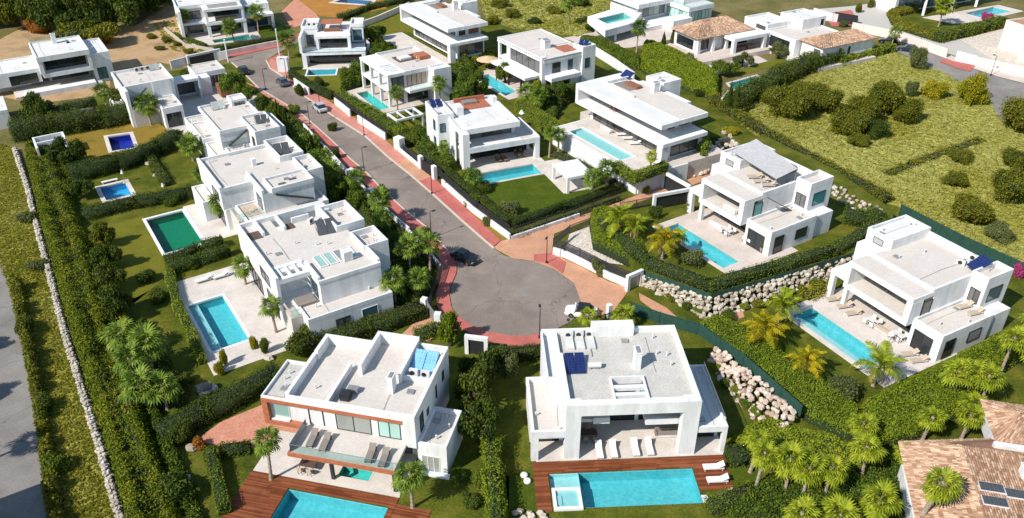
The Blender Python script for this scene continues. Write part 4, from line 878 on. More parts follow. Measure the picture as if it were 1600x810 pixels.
t = thing('garden_pavilion', 'white flat-roofed open pavilion at corner of the green lawn', 'pavilion', fH(14.0, -13.3), R(22.2))
q = MB(); q.box(-2.2, 2.2, -2.8, 2.8, 2.4, 2.8); q.build('roof', 'white', t)
for u, v in ((-2, -2.6), (2, -2.6), (-2, 2.6), (2, 2.6)): q = MB(); q.box(u - .2, u + .2, v - .2, v + .2, 0, 2.4); q.build('column', 'white', t)

# ---- I and M: sister villas with long bent slabs
def villa_IM(label, org, az, L, name_glass, W=9.0, zt=6.5, hip=3.0):
    h = House(label, org, az)
    h.b('slab', -L, 0.0, -0.8, W, zt - 0.75, zt); h.b('wall', -L, -L + 0.7, -0.8, W, hip, zt - .74); h.b('slab', -L + 0.3, 0.8, -0.85, W - 0.4, hip, hip + 0.6)
    h.b('wall', -L + 0.8, -3.2, 3.0, W - .2, hip + .6, zt - .75); h.win('v', 3.0, -L + 1.2, -3.6, hip + 0.7, zt - 0.85, -1, 9, 'glass_grey')
    h.win('u', -3.2, 3.6, 5.2, hip + .7, zt - .9, 1, 1, 'glass'); h.win('u', -3.2, 6.0, W - 0.5, hip + .7, zt - .9, 1, 2, name_glass)
    h.b('wall', -L + 1.2, -0.6, 1.8, W - .6, 0, hip); h.win('v', 1.8, -L + 2, -2.0, 0.1, hip - .3, -1, 9, 'glass_grey'); h.b('wall', -0.7, 0.5, -0.7, 0.6, 0, hip)
    h.win('u', -0.6, 2.2, W - 1.0, 0.3, hip - .4, 1, 3, 'glass_grey')
    h.b('parapet', -0.3, 0.75, -0.8, W - 0.5, hip + .55, hip + .95) if False else None
    None
    h.b('roof_deck', -L + 6, -0.4, 3.2, W - 0.3, zt - 0.05, zt + 0.06, 'roof_cream'); h.b('roof_deck', -L + 0.4, -0.4, -0.5, 2.8, zt - 0.05, zt + 0.04, 'roof_white')
    h.b('roof_timber', -L + 3.8, -L + 8.0, 4.4, 7.4, zt - 0.05, zt + 0.1, 'fabric_grey'); h.b('sofa', -L + 5.2, -L + 8.2, 5.8, 7.0, zt + .1, zt + .55, 'timber')
    h.b('parapet', -L + 3.0, -L + 3.3, 3.2, 8.4, zt, zt + .5); h.b('parapet', -L + 3.3, -L + 10.8, 3.0, 3.25, zt, zt + .5)
    h.vol(-L + 6.2, -L + 10.6, W + 0.6, W + 4.6, 0, zt + 1.2, 0.2, 'roof_white'); h.b('wall', -L + 4.5, -5.5, W - .3, W + 1.5, 0, zt - .3)
    h.chimney(-L + 10.6, W - 1.2, zt, 0.8, 1.2, 1.7); h.solar(-L + 2.6, W - 0.6, zt + .1, 2.4, 1.6, 2, 35, 0, 'solar')
    return h
hI = villa_IM('long white villa with folded slab roof above the retaining-wall pool', (1034, 255, 3), -57, 22.0, 'glass')
hM = villa_IM('long white folded-slab villa at the top centre beside olive lawn', fM(8.6, -3.2, 1.6), -57, 22.5, 'timber', 9.0, 6.8, 3.2)

# ---- J
def villa_J():
    h = House('white villa with slatted corner terrace, behind the narrow aqua pool', (604, 150, 0), 33)
    h.b('slab', -2.2, 1.4, -6.2, 6.4, 2.9, 3.4); h.b('slab', -2.2, 1.3, -6.2, 6.6, 5.9, 6.4)
    for v in (-6.2, -2.4, 1.6, 5.8): h.b('column', -2.2, -1.7, v, v + 0.5, 0, 5.9)
    h.b('wall', 1.4, 10.1, -5.8, 6.4, 0, 3.2); h.b('wall', 1.3, 10.1, -5.9, 6.6, 3.2, 5.9); h.roof(1.3, 10.1, -6.2, 6.8, 6.0, 0.5, 'roof_cream')
    h.vol(6.4, 10.1, -8.5, -5.9, 0, 6.6, 0.3, 'roof_white'); h.b('slab', 1.2, 6.4, -8.2, -5.9, 2.8, 3.3); h.rail([(1.3, -8.1), (6.3, -8.1)], 3.3, 0.7)
    h.win('v', -5.9, 1.8, 6.0, 3.4, 5.7, -1, 4, 'fabric_beige'); h.win('v', -5.8, 1.8, 6.2, 0.2, 2.7, -1, 3, 'glass'); h.win('v', -6.2, -1.6, 1.0, 3.5, 5.8, -1, 2, 'glass_grey'); h.win('u', 1.35, -5.0, 5.6, 3.5, 5.7, -1, 5, 'glass_pale'); h.win('u', 1.4, -5.0, 5.6, .2, 2.7, -1, 5, 'glass_grey')
    for k in range(5): h.b('louvre', -1.4, 1.0, -4.6 + k * 0.9, -4.35 + k * 0.9, 6.4, 6.5, 'greywhite')
    h.b('roof_timber', 3.4, 9.6, 0.2, 3.6, 6.02, 6.14, 'timber_dark'); h.b('bed', 4.0, 6.4, 0.8, 2.6, 6.14, 6.5, 'roof_white'); h.b('sofa', 7.4, 9.6, -0.8, 2.0, 6.14, 6.8, 'timber_trim')
    return h
hJ = villa_J()
t = thing('pergola', 'small white open-beam pergola in the shrubs behind roadside hedge', 'pergola', fJ(-3.6, -15.7), R(33))
q = MB(); q.ring(-2.8, 2.7, -2.0, 2.0, 2.15, 2.45, 0.35); q.build('frame', 'white', t)
for u in (-0.9, 0.9): q = MB(); q.box(u - .12, u + .12, -1.66, 1.66, 2.18, 2.42); q.build('beam', 'white', t)
for u, v in ((-2.6, -1.8), (2.5, -1.8), (-2.6, 1.8), (2.5, 1.8)): q = MB(); q.box(u - .18, u + .18, v - .18, v + .18, 0, 2.15); q.build('column', 'white', t)

# ---- K
def villa_K():
    h = House('three-tier white villa with dining roof terrace by the road bend', fK.o, 5.5)
    h.b('wall', 0.0, 12.6, 7.2, 15.0, 0, 2.7); h.b('slab', -0.4, 13.0, 4.8, 8.0, 2.6, 3.1); h.b('wall', -0.4, 0.5, 4.8, 8.0, 0, 2.6); h.b('wall', 12.2, 13.0, 4.8, 8.0, 0, 2.6); h.win('v', 7.2, 0.8, 12.0, 0.1, 2.5, -1, 6, 'glass')
    h.b('wall', 3.0, 9.6, 8.4, 15.6, 3.1, 5.7); h.b('slab', 2.6, 9.9, 7.2, 8.8, 5.4, 5.9); h.b('wall', 2.6, 3.1, 7.2, 8.6, 3.1, 5.4); h.b('wall', 9.3, 9.9, 7.2, 8.6, 3.1, 5.4); h.win('v', 8.4, 3.3, 9.1, 3.2, 5.3, -1, 4, 'glass')
    h.b('wall', -0.6, 2.9, 10.5, 16.2, 3.1, 6.8); h.b('wall', -0.7, -0.2, 4.9, 10.5, 3.1, 6.4); h.win('v', 10.5, 0.2, 1.8, 3.2, 5.4, -1, 2, 'glass_grey'); h.b('wall', 9.8, 12.4, 12.0, 16.4, 3.1, 6.6); h.win('v', 12.0, 10.2, 12.0, 3.4, 5.8, -1, 1, 'glass_blue')
    h.roof(2.6, 9.8, 8.6, 16.2, 5.9, 0.5, 'roof_white'); h.roof(-0.7, 2.8, 10.4, 16.3, 6.8, 0.5, 'roof_white'); h.roof(9.7, 12.5, 11.9, 16.5, 6.6, 0.5, 'roof_white')
    h.b('awning', 3.6, 8.0, 11.0, 14.6, 7.4, 7.5, 'timber_trim')
    for u in (3.8, 7.8): h.b('post', u - .06, u + .06, 11.2, 11.32, 5.9, 7.4, 'dark_metal')
    h.b('table', 4.2, 7.6, 9.8, 10.8, 5.95, 6.6, 'timber'); h.rail([(-0.2, 4.9), (12.9, 4.9)], 3.1, 0.7); h.ac(1.0, 12.0, 6.85); h.ac(2.1, 12.0, 6.85)
    return h
hK = villa_K()

# ---- N
def villa_N():
    h = House('white villa with long glazed upper floor and projecting canopy, top centre', (850, 140, 0), -57)
    h.b('wall', -12.0, 1.8, 2.0, 9.2, 0, 3.2); h.b('wall', -12.0, 1.8, -1.2, 9.2, 3.2, 6.4); h.b('slab', -15.0, 2.1, -1.6, 9.4, 6.2, 6.9); h.b('slab', -15.0, -11.8, -1.4, 6.0, 2.9, 3.3)
    for v in (-1.4, 5.4): h.b('column', -15.0, -14.5, v, v + .5, 0, 6.2)
    h.b('slab', -11.8, 0.8, -5.2, -1.2, 3.0, 3.5)
    for u in (-10.5, -6.0, -1.5): h.b('column', u, u + .25, -4.8, -4.5, 0, 3.0, 'dark_metal')
    h.win('v', -1.2, -10.5, 0.6, 3.6, 5.9, -1, 5, 'glass_grey'); h.win('v', 2.0, -11.0, 1.0, .1, 2.8, -1, 6, 'glass'); h.b('wall', 1.2, 2.0, -2.0, -1.0, 0, 7.4)
    h.b('slab', 1.8, 4.2, -1.2, 6.0, 2.9, 3.7); h.b('column', 3.7, 4.1, -1.0, -.5, 0, 2.9); h.win('u', 1.8, .6, 2.6, 3.7, 5.8, 1, 1, 'glass'); h.win('u', 1.8, 4.4, 5.6, 3.7, 5.8, 1, 1, 'glass_blue'); h.win('u', 1.8, 0.4, 5.0, .2, 2.7, 1, 2, 'glass')
    h.roof(-15.0, 2.1, -1.6, 9.4, 6.9, 0.15, 'roof_cream'); h.chimney(-4.0, 3.0, 6.95, 1.4, 1.4, 1.6); h.b('roof_timber', -3.2, .4, 4.4, 7.8, 6.95, 7.05, 'timber_trim'); h.vol(-0.8, 2.4, 7.6, 10.8, 0, 8.0, 0.3, 'roof_white'); h.solar(0.8, 9.0, 7.9, 2.0, 1.4, 2, 30, 40, 'solar'); h.b('wall', -13.0, -1.0, 9.2, 11.0, 0, 6.2)
    h.win('u', 2.4, 8.2, 9.4, 3.6, 5.6, 1, 1, 'glass_blue')
    return h
hN = villa_N()

# ---- S, R, Q: far villas
def villa_S():
    h = House('white cantilevered villa with box window on bare earth, far left', (72, 125, 0), 33)
    h.b('slab', -1.0, 8.6, -8.4, 3.0, 6.2, 6.8); h.roof(-1.0, 8.6, -8.4, 3.0, 6.9, 0.3, 'roof_white'); h.b('slab', -0.6, 8.6, -8.2, 3.0, 2.9, 3.7); h.b('wall', -0.9, -0.2, -8.3, 3.0, 3.7, 6.2); h.b('wall', 8.0, 8.6, -8.3, 3.0, 3.7, 6.2); h.b('wall', -0.2, 8.0, -6.2, 2.8, 3.7, 6.2); h.win('v', -6.2, 0.2, 7.8, 3.8, 6.1, -1, 3, 'glass')
    h.b('wall', 0.5, 8.4, -3.0, 3.0, 0, 2.9); h.win('v', -3.0, 1.0, 8.0, 0.6, 2.6, -1, 4, 'glass_grey')
    h.vol(8.6, 12.2, -7.6, 3.0, 0, 6.0, 0.4, 'roof_white'); h.win('v', -7.6, 9.2, 11.0, 0.6, 3.0, -1, 2, 'glass_blue')
    h.vol(-14.0, -0.9, -5.8, 3.6, 1.6, 4.4, 0.3, 'roof_white'); h.b('wall', -12.0, -3.0, -3.2, 3.0, 0, 1.8); h.win('v', -5.8, -6.5, -1.5, 1.7, 3.6, -1, 4, 'glass')
    h.chimney(3.6, 0.6, 6.9, 0.8, 1.0, 1.9); h.b('plinth', -4.8, 8.2, -10.0, -7.6, 0.0, 0.95); h.b('vent', 5.6, 6.2, -1.0, -.6, 6.9, 7.2, 'dark_metal'); h.rail([(-0.8, 2.8), (8.4, 2.8)], 7.2, .8)
    return h
hS = villa_S()
def villa_R():
    h = House('white villa with two storeys of terraces, top left beside the dirt slope', (330, 56, 0), 25)
    h.b('slab', -0.8, 8.4, -1.9, 3.0, 2.9, 3.5); h.b('slab', -0.8, 8.0, -1.9, 3.0, 6.0, 6.6)
    for u in (-0.6, 7.6): h.b('column', u, u + .7, -1.8, -1.1, 0, 2.9); h.b('column', u, u + .5, -1.8, -1.3, 3.5, 6.0)
    h.b('wall', -6.2, 8.2, 3.0, 12.0, 0, 6.2); h.win('v', 3.0, 0.2, 7.6, 3.6, 5.8, -1, 4, 'glass'); h.win('v', 3.0, 0.2, 7.6, .1, 2.7, -1, 4, 'glass'); h.win('v', 3.0, -4.8, -1.2, 3.5, 5.4, -1, 2, 'glass_grey'); h.win('v', 3.0, -4.8, -1.2, .2, 2.6, -1, 2, 'glass_grey')
    h.b('wall', -6.4, -5.8, -1.0, 3.0, 0, 6.6); h.b('slab', -5.8, -0.8, 0.2, 3.0, 2.9, 3.4); h.roof(-6.3, 8.3, 2.8, 12.2, 6.3, 0.5, 'roof_white'); h.vol(8.4, 14.8, 2.8, 11.0, 0, 5.4, 0.4, 'roof_white'); h.b('slab', 8.2, 15.2, 0.2, 2.8, 2.9, 3.4); h.b('wall', 14.6, 15.2, 0.2, 2.8, 0, 2.9); h.win('v', 2.8, 9.0, 14.0, .2, 2.7, -1, 3, 'glass_blue'); h.win('v', 2.8, 9.0, 12.0, 3.5, 5.0, -1, 2, 'glass_blue')
    for k in range(4): h.b('louvre', 0.4, 7.2, -1.0 + k * .9, -.8 + k * .9, 6.6, 6.72, 'fabric_grey')
    h.b('sofa', 1.6, 6.4, -1.2, -0.3, 3.5, 4.2, 'fabric_brown')
    return h
hR = villa_R()
def villa_Q():
    h = House('white villa with ribbon windows behind the raised aqua pool, top centre right', fQ(0, 0, -2), 33)
    h.b('slab', -0.6, 10.4, 0.2, 12.0, 4.4, 5.4); h.b('wall', 0.4, 10.4, 2.0, 12.0, 1.0, 4.4); h.win('v', 2.0, 0.8, 9.6, 1.6, 4.2, -1, 5, 'glass_pale'); h.b('column', -0.4, 0.2, 0.6, 1.1, 0, 4.4, 'grey_metal')
    h.b('wall', 10.2, 18.0, -6.0, 12.0, 0, 3.6); h.b('slab', 9.8, 18.2, -6.4, 12.0, 3.6, 4.6); h.b('wall', 10.6, 17.8, -3.4, 11.0, 4.6, 7.2); h.win('u', 10.2, -5.4, 1.6, 1.2, 3.4, -1, 5, 'glass_mint'); h.win('v', -6.0, 11.0, 17.0, 1.2, 3.4, -1, 5, 'glass_mint'); h.rail([(10.0, 0.0), (10.0, -6.2), (18.0, -6.2)], 4.6, .9)
    h.b('plinth', -2.0, 10.2, -4.0, 2.0, 0, 1.0); h.b('wall', 4.0, 10.0, -7.5, -4.0, 0, 2.6)
    return h
hQ = villa_Q()
for i, (px, py) in enumerate(((947, 62), (931, 54), (961, 68))):
    q = MB(); q.box(-.25, .25, -.25, .25, 0, 1.92); tag(q.build('column', 'white', loc=P(px, py - 3)), ('white column under front corner of the raised aqua pool', 'white column under left side of the raised aqua pool', 'white column under right side of the raised aqua pool')[i], 'column', 'columns under the raised pool')

# ---- tiled-roof houses
def tiles_on(parent, a, b, c, d, mat='tile', name='roof_tile', tw=0.21, tl=0.36, cut=None):
    """barrel tiles laid on the plane a (eave left), b (eave right), c (top right), d (top left)"""
    a, b, c, d = (Vector(x) for x in (a, b, c, d)); wdt = (b - a).length; ln = ((d + c) / 2 - (a + b) / 2).length
    nx = max(1, int(wdt / tw)); ny = max(1, int(ln / tl)); nrm = (b - a).cross(d - a).normalized(); V = []; F = []; rng = random.Random(7)
    if nrm.z < 0: nrm = -nrm
    for j in range(ny):
        t0, t1 = j / ny, (j + 1.12) / ny
        l0, r0 = a.lerp(d, t0), b.lerp(c, t0); l1, r1 = a.lerp(d, min(1, t1)), b.lerp(c, min(1, t1)); n_ = max(1, int((r0 - l0).length / tw))
        for i in range(n_):
            s0, s1 = (i + .06) / n_, (i + .94) / n_; sm = (s0 + s1) / 2; k = len(V); lift = 0.07 + rng.uniform(0, .02)
            p = [l0.lerp(r0, s0) + nrm * .035, l0.lerp(r0, sm) + nrm * (lift + .06), l0.lerp(r0, s1) + nrm * .035, l1.lerp(r1, s0) + nrm * .01, l1.lerp(r1, sm) + nrm * (lift + .01), l1.lerp(r1, s1) + nrm * .01]
            V += [tuple(x) for x in p]; F += [(k, k + 1, k + 4, k + 3), (k + 1, k + 2, k + 5, k + 4)]
    me = np_mesh(name, np.array(V), np.array(F), mat); return tag(link(name, me, parent), kind='stuff')
def hip_roof(h, u0, u1, v0, v1, ze, zr, mat='tile', ov=0.4):
    u0 -= ov; u1 += ov; v0 -= ov; v1 += ov; s = min((u1 - u0), (v1 - v0)) / 2
    if (u1 - u0) >= (v1 - v0): r0 = (u0 + s, (v0 + v1) / 2, zr); r1 = (u1 - s, (v0 + v1) / 2, zr); q = [((u0, v0), (u1, v0), r1, r0), ((u1, v0), (u1, v1), r1, r1), ((u1, v1), (u0, v1), r0, r1), ((u0, v1), (u0, v0), r0, r0)]
    else: r0 = ((u0 + u1) / 2, v0 + s, zr); r1 = ((u0 + u1) / 2, v1 - s, zr); q = [((u0, v0), (u1, v0), r0, r0), ((u1, v0), (u1, v1), r1, r0), ((u1, v1), (u0, v1), r1, r1), ((u0, v1), (u0, v0), r0, r1)]
    m = MB()
    for a, b, c, d in q: m.face([(*a, ze), (*b, ze), c, d] if c != d else [(*a, ze), (*b, ze), c])
    m.face([(u0, v0, ze - .02), (u0, v1, ze - .02), (u1, v1, ze - .02), (u1, v0, ze - .02)])
    ro = m.build('roof', 'tile_dark', h.e)
    for a, b, c, d in q: tiles_on(ro, (*a, ze), (*b, ze), c, d, mat)
    return ro
def villa_O():
    h = House('low villa with hipped clay-tile roof and arcaded porch, upper right', fO(0, 0, 0), 28, group='tile-roofed houses')
    h.b('wall', -1.6, 13.4, 3.4, 11.0, 0, 3.4); hip_roof(h, -2.0, 13.6, 2.4, 11.4, 3.4, 5.9)
    for u in (-1.9, 2.2, 6.0): h.b('column', u, u + .7, 2.2, 2.9, 0, 3.3)
    h.win('u', -1.6, 4.2, 10.0, .4, 2.6, -1, 3, 'glass'); h.win('v', 3.4, -0.8, 2.0, .4, 2.6, -1, 2, 'glass')
    h.b('slab', 5.2, 14.6, -1.2, 2.4, 2.6, 3.3)
    for u in (5.2, 13.9): h.b('column', u, u + .8, -1.2, -.4, 0, 2.6)
    h.win('v', 3.4, 6.2, 13.2, .2, 2.5, -1, 4, 'glass'); h.b('table', 7.0, 9.6, -0.4, .8, .0, .8, 'timber_dark'); h.b('sofa', 10.4, 12.6, -0.2, 1.2, 0, .8, 'fabric_brown')
    h.pergola(14.6, 20.0, -0.8, 6.0, 3.2, 9, 'v', .16)
    return h
hO = villa_O()
def villa_P():
    h = House('white house with clay-tile roof and blue-shaded side wall near parked cars', fPt(0, 0, 0), 28, group='tile-roofed houses')
    h.b('wall', -2.6, 12.6, -1.0, 5.0, 0, 3.4); hip_roof(h, -2.8, 12.8, -1.2, 5.4, 3.45, 5.0, 'tile', .3)
    h.win('v', -1.0, 2.4, 3.0, .8, 2.6, -1, 1, 'glass'); h.win('v', -1.0, 5.0, 5.7, .8, 2.6, -1, 1, 'glass'); h.win('u', -2.6, -.4, 1.4, .2, 2.7, -1, 2, 'glass_grey')
    h.vol(-4.2, 9.0, 5.4, 14.4, 0, 3.6, .3, 'roof_cream'); h.win('u', -4.2, 7.0, 13.0, .4, 2.8, -1, 4, 'glass'); h.vol(3.0, 10.0, 11.0, 18.0, 0, 5.6, .4, 'roof_white'); h.win('v', 11.0, 8.6, 9.4, 2.6, 5.0, -1, 1, 'glass')
    h.vol(-4.0, 3.0, 14.4, 22.0, 0, 4.6, .4, 'roof_white'); h.win('u', -4.0, 15.0, 18.0, 2.0, 4.0, -1, 2, 'glass_grey')
    return h
hP = villa_P()
def villa_T():
    h = House('sprawling house with broad clay-tile roof and grey roof panels, bottom right corner', fT(0, 0), -13, group='tile-roofed houses')
    h.b('wall', -1.4, 16.0, -16.0, 4.4, 0, 3.4, 'white')
    m = MB(); m.face([(-2.1, -16, 3.5), (-2.1, 5.0, 3.5), (2.6, 3.4, 5.6), (2.6, -16, 5.6)][::-1]); m.face([(-2.1, 5.0, 3.5), (9.0, 8.0, 3.6), (9.0, 3.2, 5.6), (2.6, 3.4, 5.6)][::-1]); m.face([(2.6, -16, 5.6), (2.6, 3.4, 5.6), (14.0, 3.1, 5.6), (14.0, -16, 4.6)][::-1])
    ro = m.build('roof', 'tile_dark', h.e)
    tiles_on(ro, (-2.1, 5.0, 3.5), (-2.1, -16, 3.5), (2.6, -16, 5.6), (2.6, 3.4, 5.6), 'tile'); tiles_on(ro, (9.0, 8.0, 3.6), (-2.1, 5.0, 3.5), (2.6, 3.4, 5.6), (9.0, 3.2, 5.6), 'tile'); tiles_on(ro, (14.0, -16, 4.6), (2.6, -16, 5.6), (2.6, 3.4, 5.6), (14.0, 3.1, 5.6), 'tile')
    for (u, v, a, b) in ((3.0, -1.0, 1.9, .95), (5.0, -1.3, 1.9, .95), (2.9, -2.6, 1.9, .95)):
        q = MB(); q.box(u, u + a, v - b, v, 5.66, 5.78); o = q.build('roof_panel', 'solar_grey', h.e); f = MB(); f.ring(u - .05, u + a + .05, v - b - .05, v + .05, 5.6, 5.75, .05); f.build('frame', 'greywhite', o)
    # raised wing behind, with its own roof and white gable wall
    h.b('wall', 6.6, 16.0, 5.2, 11.0, 2.4, 4.6); q = MB(); q.face([(6.2, 4.8, 4.7), (16, 4.8, 4.7), (16, 8.4, 6.2), (8.6, 8.4, 6.2)]); q.face([(6.2, 11.6, 4.7), (6.2, 4.8, 4.7), (8.6, 8.4, 6.2), (8.6, 8.5, 6.2)]); q.face([(16, 11.6, 4.7), (6.2, 11.6, 4.7), (8.6, 8.5, 6.2), (16, 8.5, 6.2)])
    r2 = q.build('roof', 'tile_dark', h.e); tiles_on(r2, (6.2, 4.8, 4.7), (16, 4.8, 4.7), (16, 8.4, 6.2), (8.6, 8.4, 6.2)); tiles_on(r2, (6.2, 11.6, 4.7), (6.2, 4.8, 4.7), (8.6, 8.4, 6.2), (8.6, 8.45, 6.2)); tiles_on(r2, (16, 11.6, 4.7), (6.2, 11.6, 4.7), (8.6, 8.5, 6.2), (16, 8.5, 6.2))
    h.chimney(7.2, 0.8, 5.5, .9, .9, 1.0); h.b('wall', 5.6, 9.0, 4.2, 4.7, 3.4, 5.6)
    h.b('wall', -1.9, -1.6, -8.0, 3.0, 0, 2.6)
    return h
hT = villa_T()
# ---- small buildings
t = thing('pool_house', 'small white open-roofed pool house in the left hedge corner', 'pool house', fV(0, 0), R(33))
for n_, a in (('wall', (-1.0, -0.7, 0.0, 5.2, 0, 2.9)), ('wall', (-0.7, 3.8, 4.9, 5.2, 0, 2.88)), ('wall', (3.5, 3.79, 1.6, 4.9, 0, 2.89)), ('beam', (-0.7, 3.5, 2.3, 2.6, 2.55, 2.87)), ('counter', (-0.5, 1.0, 0.6, 1.2, 0, .95)), ('sunbed', (1.6, 3.2, 0.4, 2.2, 0, .45))):
    q = MB(); q.box(*a); q.build(n_, 'white' if n_ != 'sunbed' else 'fabric_beige', t)
q = MB(); q.box(-0.7, 3.5, 2.6, 4.9, 0.0, 0.08); q.build('floor', 'timber_dark', t)
h = House('white single-storey block at the left edge above the scrub', P(-10, 205), 33, 'outbuilding', 'building'); h.vol(-6.0, 3.2, 0.0, 8.0, 0, 3.4, .3, 'roof_white'); h.win('u', 3.2, 2.0, 5.0, .8, 2.4, 1, 2, 'glass_blue')
# pink house at top right edge and its neighbour
h = House('pink plastered house at the right edge behind gravel court', P(1660, 112), 20, 'house', 'house', group=None); h.vol(-3.0, 9.0, 1.0, 9.0, 0, 4.2, .3, 'tile_dark', 'pinkwall'); h.vol(0.0, 12.0, 9.0, 17.0, 0, 6.4, .3, 'tile_dark', 'pinkwall'); h.win('v', 1.0, -1.8, 0.6, .4, 2.6, -1, 1, 'glass_grey')
h = House('white villa with slanted columns behind bright pool, top right', P(1452, 26), 25, group='white villas of the estate'); h.b('wall', -6, 22, 6, 14, 0, 6, 'white'); h.win('v', 6, -5, 20, .3, 5.4, -1, 9, 'glass_blue'); h.b('slab', -7, 23, 1.0, 14, 6, 6.8)
for u in (-1, 9, 18):
    q = MB(); q.tube([(u, 1.2, 0), (u + 1.2, 2.2, 6)], .35, 8); q.build('column', 'white', h.e)
h = House('white villa cut off by the top edge beside the trees', P(1200, -22), 28, group='white villas of the estate'); h.vol(-4, 10, 0, 9, 0, 5.4, .4, 'roof_white'); h.win('v', 0, 0, 6, 1, 4, -1, 3, 'glass')
# ---------------------------------------------------------------- foliage
def leaf_quads(pts, nrm, size, rng, spread=0.9, asp=0.62):
    """one leaf (quad) per point, facing roughly along nrm"""
    n = len(pts); d = rng.normal(size=(n, 3)); nn = nrm + spread * d; nn /= np.linalg.norm(nn, axis=1)[:, None] + 1e-9
    t = np.cross(nn, rng.normal(size=(n, 3))); t /= np.linalg.norm(t, axis=1)[:, None] + 1e-9; b = np.cross(nn, t)
    s = size * rng.uniform(0.6, 1.35, (n, 1)); u = t * s; w = b * s * asp
    V = np.stack([pts - u, pts - w * .9 + u * .1, pts + u, pts + w * .9 + u * .1], 1).reshape(-1, 3)
    return V, np.arange(4 * n).reshape(-1, 4)
def join_parts(parts):
    V = []; Q = []; MI = []; k = 0
    for v, q, mi in parts: V.append(v); Q.append(q + k); MI.append(np.full(len(q), mi)); k += len(v)
    return np.concatenate(V), np.concatenate(Q), np.concatenate(MI)
BOXQ = np.array([(0, 2, 3, 1), (4, 5, 7, 6), (0, 1, 5, 4), (2, 6, 7, 3), (0, 4, 6, 2), (1, 3, 7, 5)])

def hedge(label, px, h, w, mat='leaf_hedge', z=0.0, dens=95, leaf=0.09, rough=0.10, loose=0.0, world_pts=None, core='core'):
    """clipped or loose hedge following surveyed points; one object"""
    if leaf > .1: leaf *= .7; dens *= 1.8
    pts = [Vector((p[0], p[1], z)) for p in (world_pts or PP(px, z))]; o = pts[0]; rng = np.random.default_rng(int(abs(o.x * 31 + o.y * 17)) + 5); parts = []
    for i in range(len(pts) - 1):
        a, b = pts[i] - o, pts[i + 1] - o; d = (b - a); L = d.length; d.normalize(); n = Vector((-d.y, d.x, 0)); a = a - d * w * .25 * (i > 0); L = L + w * .25 * (i > 0)
        ci = 0.80; c = [a + n * (sx * w / 2 * ci) + d * (tt) + Vector((0, 0, zz)) for zz in (-0.05, h * 0.90) for sx in (-1, 1) for tt in (0.05, L - 0.05)]
        parts.append((np.array([[*x] for x in (c[0], c[2], c[1], c[3], c[4], c[6], c[5], c[7])]), BOXQ, 1))
        N_ = int(dens * L * (w + 2 * h)); N_ = max(N_, 40)
        s = rng.uniform(0, L, N_); r = rng.uniform(0, w + 2 * h, N_); top = r < w; side = np.where(r < w + h, -1.0, 1.0)
        off = np.where(top, r - w / 2, side * w / 2); zz = np.where(top, h, np.where(r < w + h, r - w, r - w - h))
        ends = rng.uniform(size=N_) < (w * h / (L * (w + 2 * h) + 1e-6)) * 2
        s = np.where(ends, np.where(rng.uniform(size=N_) < .5, 0, L), s); off = np.where(ends, rng.uniform(-w / 2, w / 2, N_), off); zz = np.where(ends, rng.uniform(0, h, N_), zz)
        wob = rough * (np.sin(s * 1.7 + off * 2) * .5 + np.sin(s * .63 + 1.3) + rng.normal(size=N_) * .55) + loose * (np.sin(s * 1.1) * np.sin(s * .47 + 2) + .5 * np.sin(s * 2.9 + 1))
        nv = np.where(top[:, None], np.array([[0, 0, 1.0]]), side[:, None] * np.array([[n.x, n.y, 0]])); nv = np.where(ends[:, None], np.array([[0, 0, .4]]), nv)
        p = np.array([[a.x, a.y, 0]]) + s[:, None] * np.array([[d.x, d.y, 0]]) + off[:, None] * np.array([[n.x, n.y, 0]]) + zz[:, None] * np.array([[0, 0, 1.0]]) + nv * (wob[:, None]) + (loose * 0.5) * rng.normal(size=(N_, 3)) * np.array([[1, 1, .6]])
        p[:, 2] = np.maximum(p[:, 2], 0.02); v, q = leaf_quads(p, nv + np.array([[0, 0, .25]]), leaf, rng); parts.append((v, q, 0))
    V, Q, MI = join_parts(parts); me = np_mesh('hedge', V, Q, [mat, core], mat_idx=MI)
    return tag(link('hedge', me, loc=o), label, 'hedge', 'garden hedges')

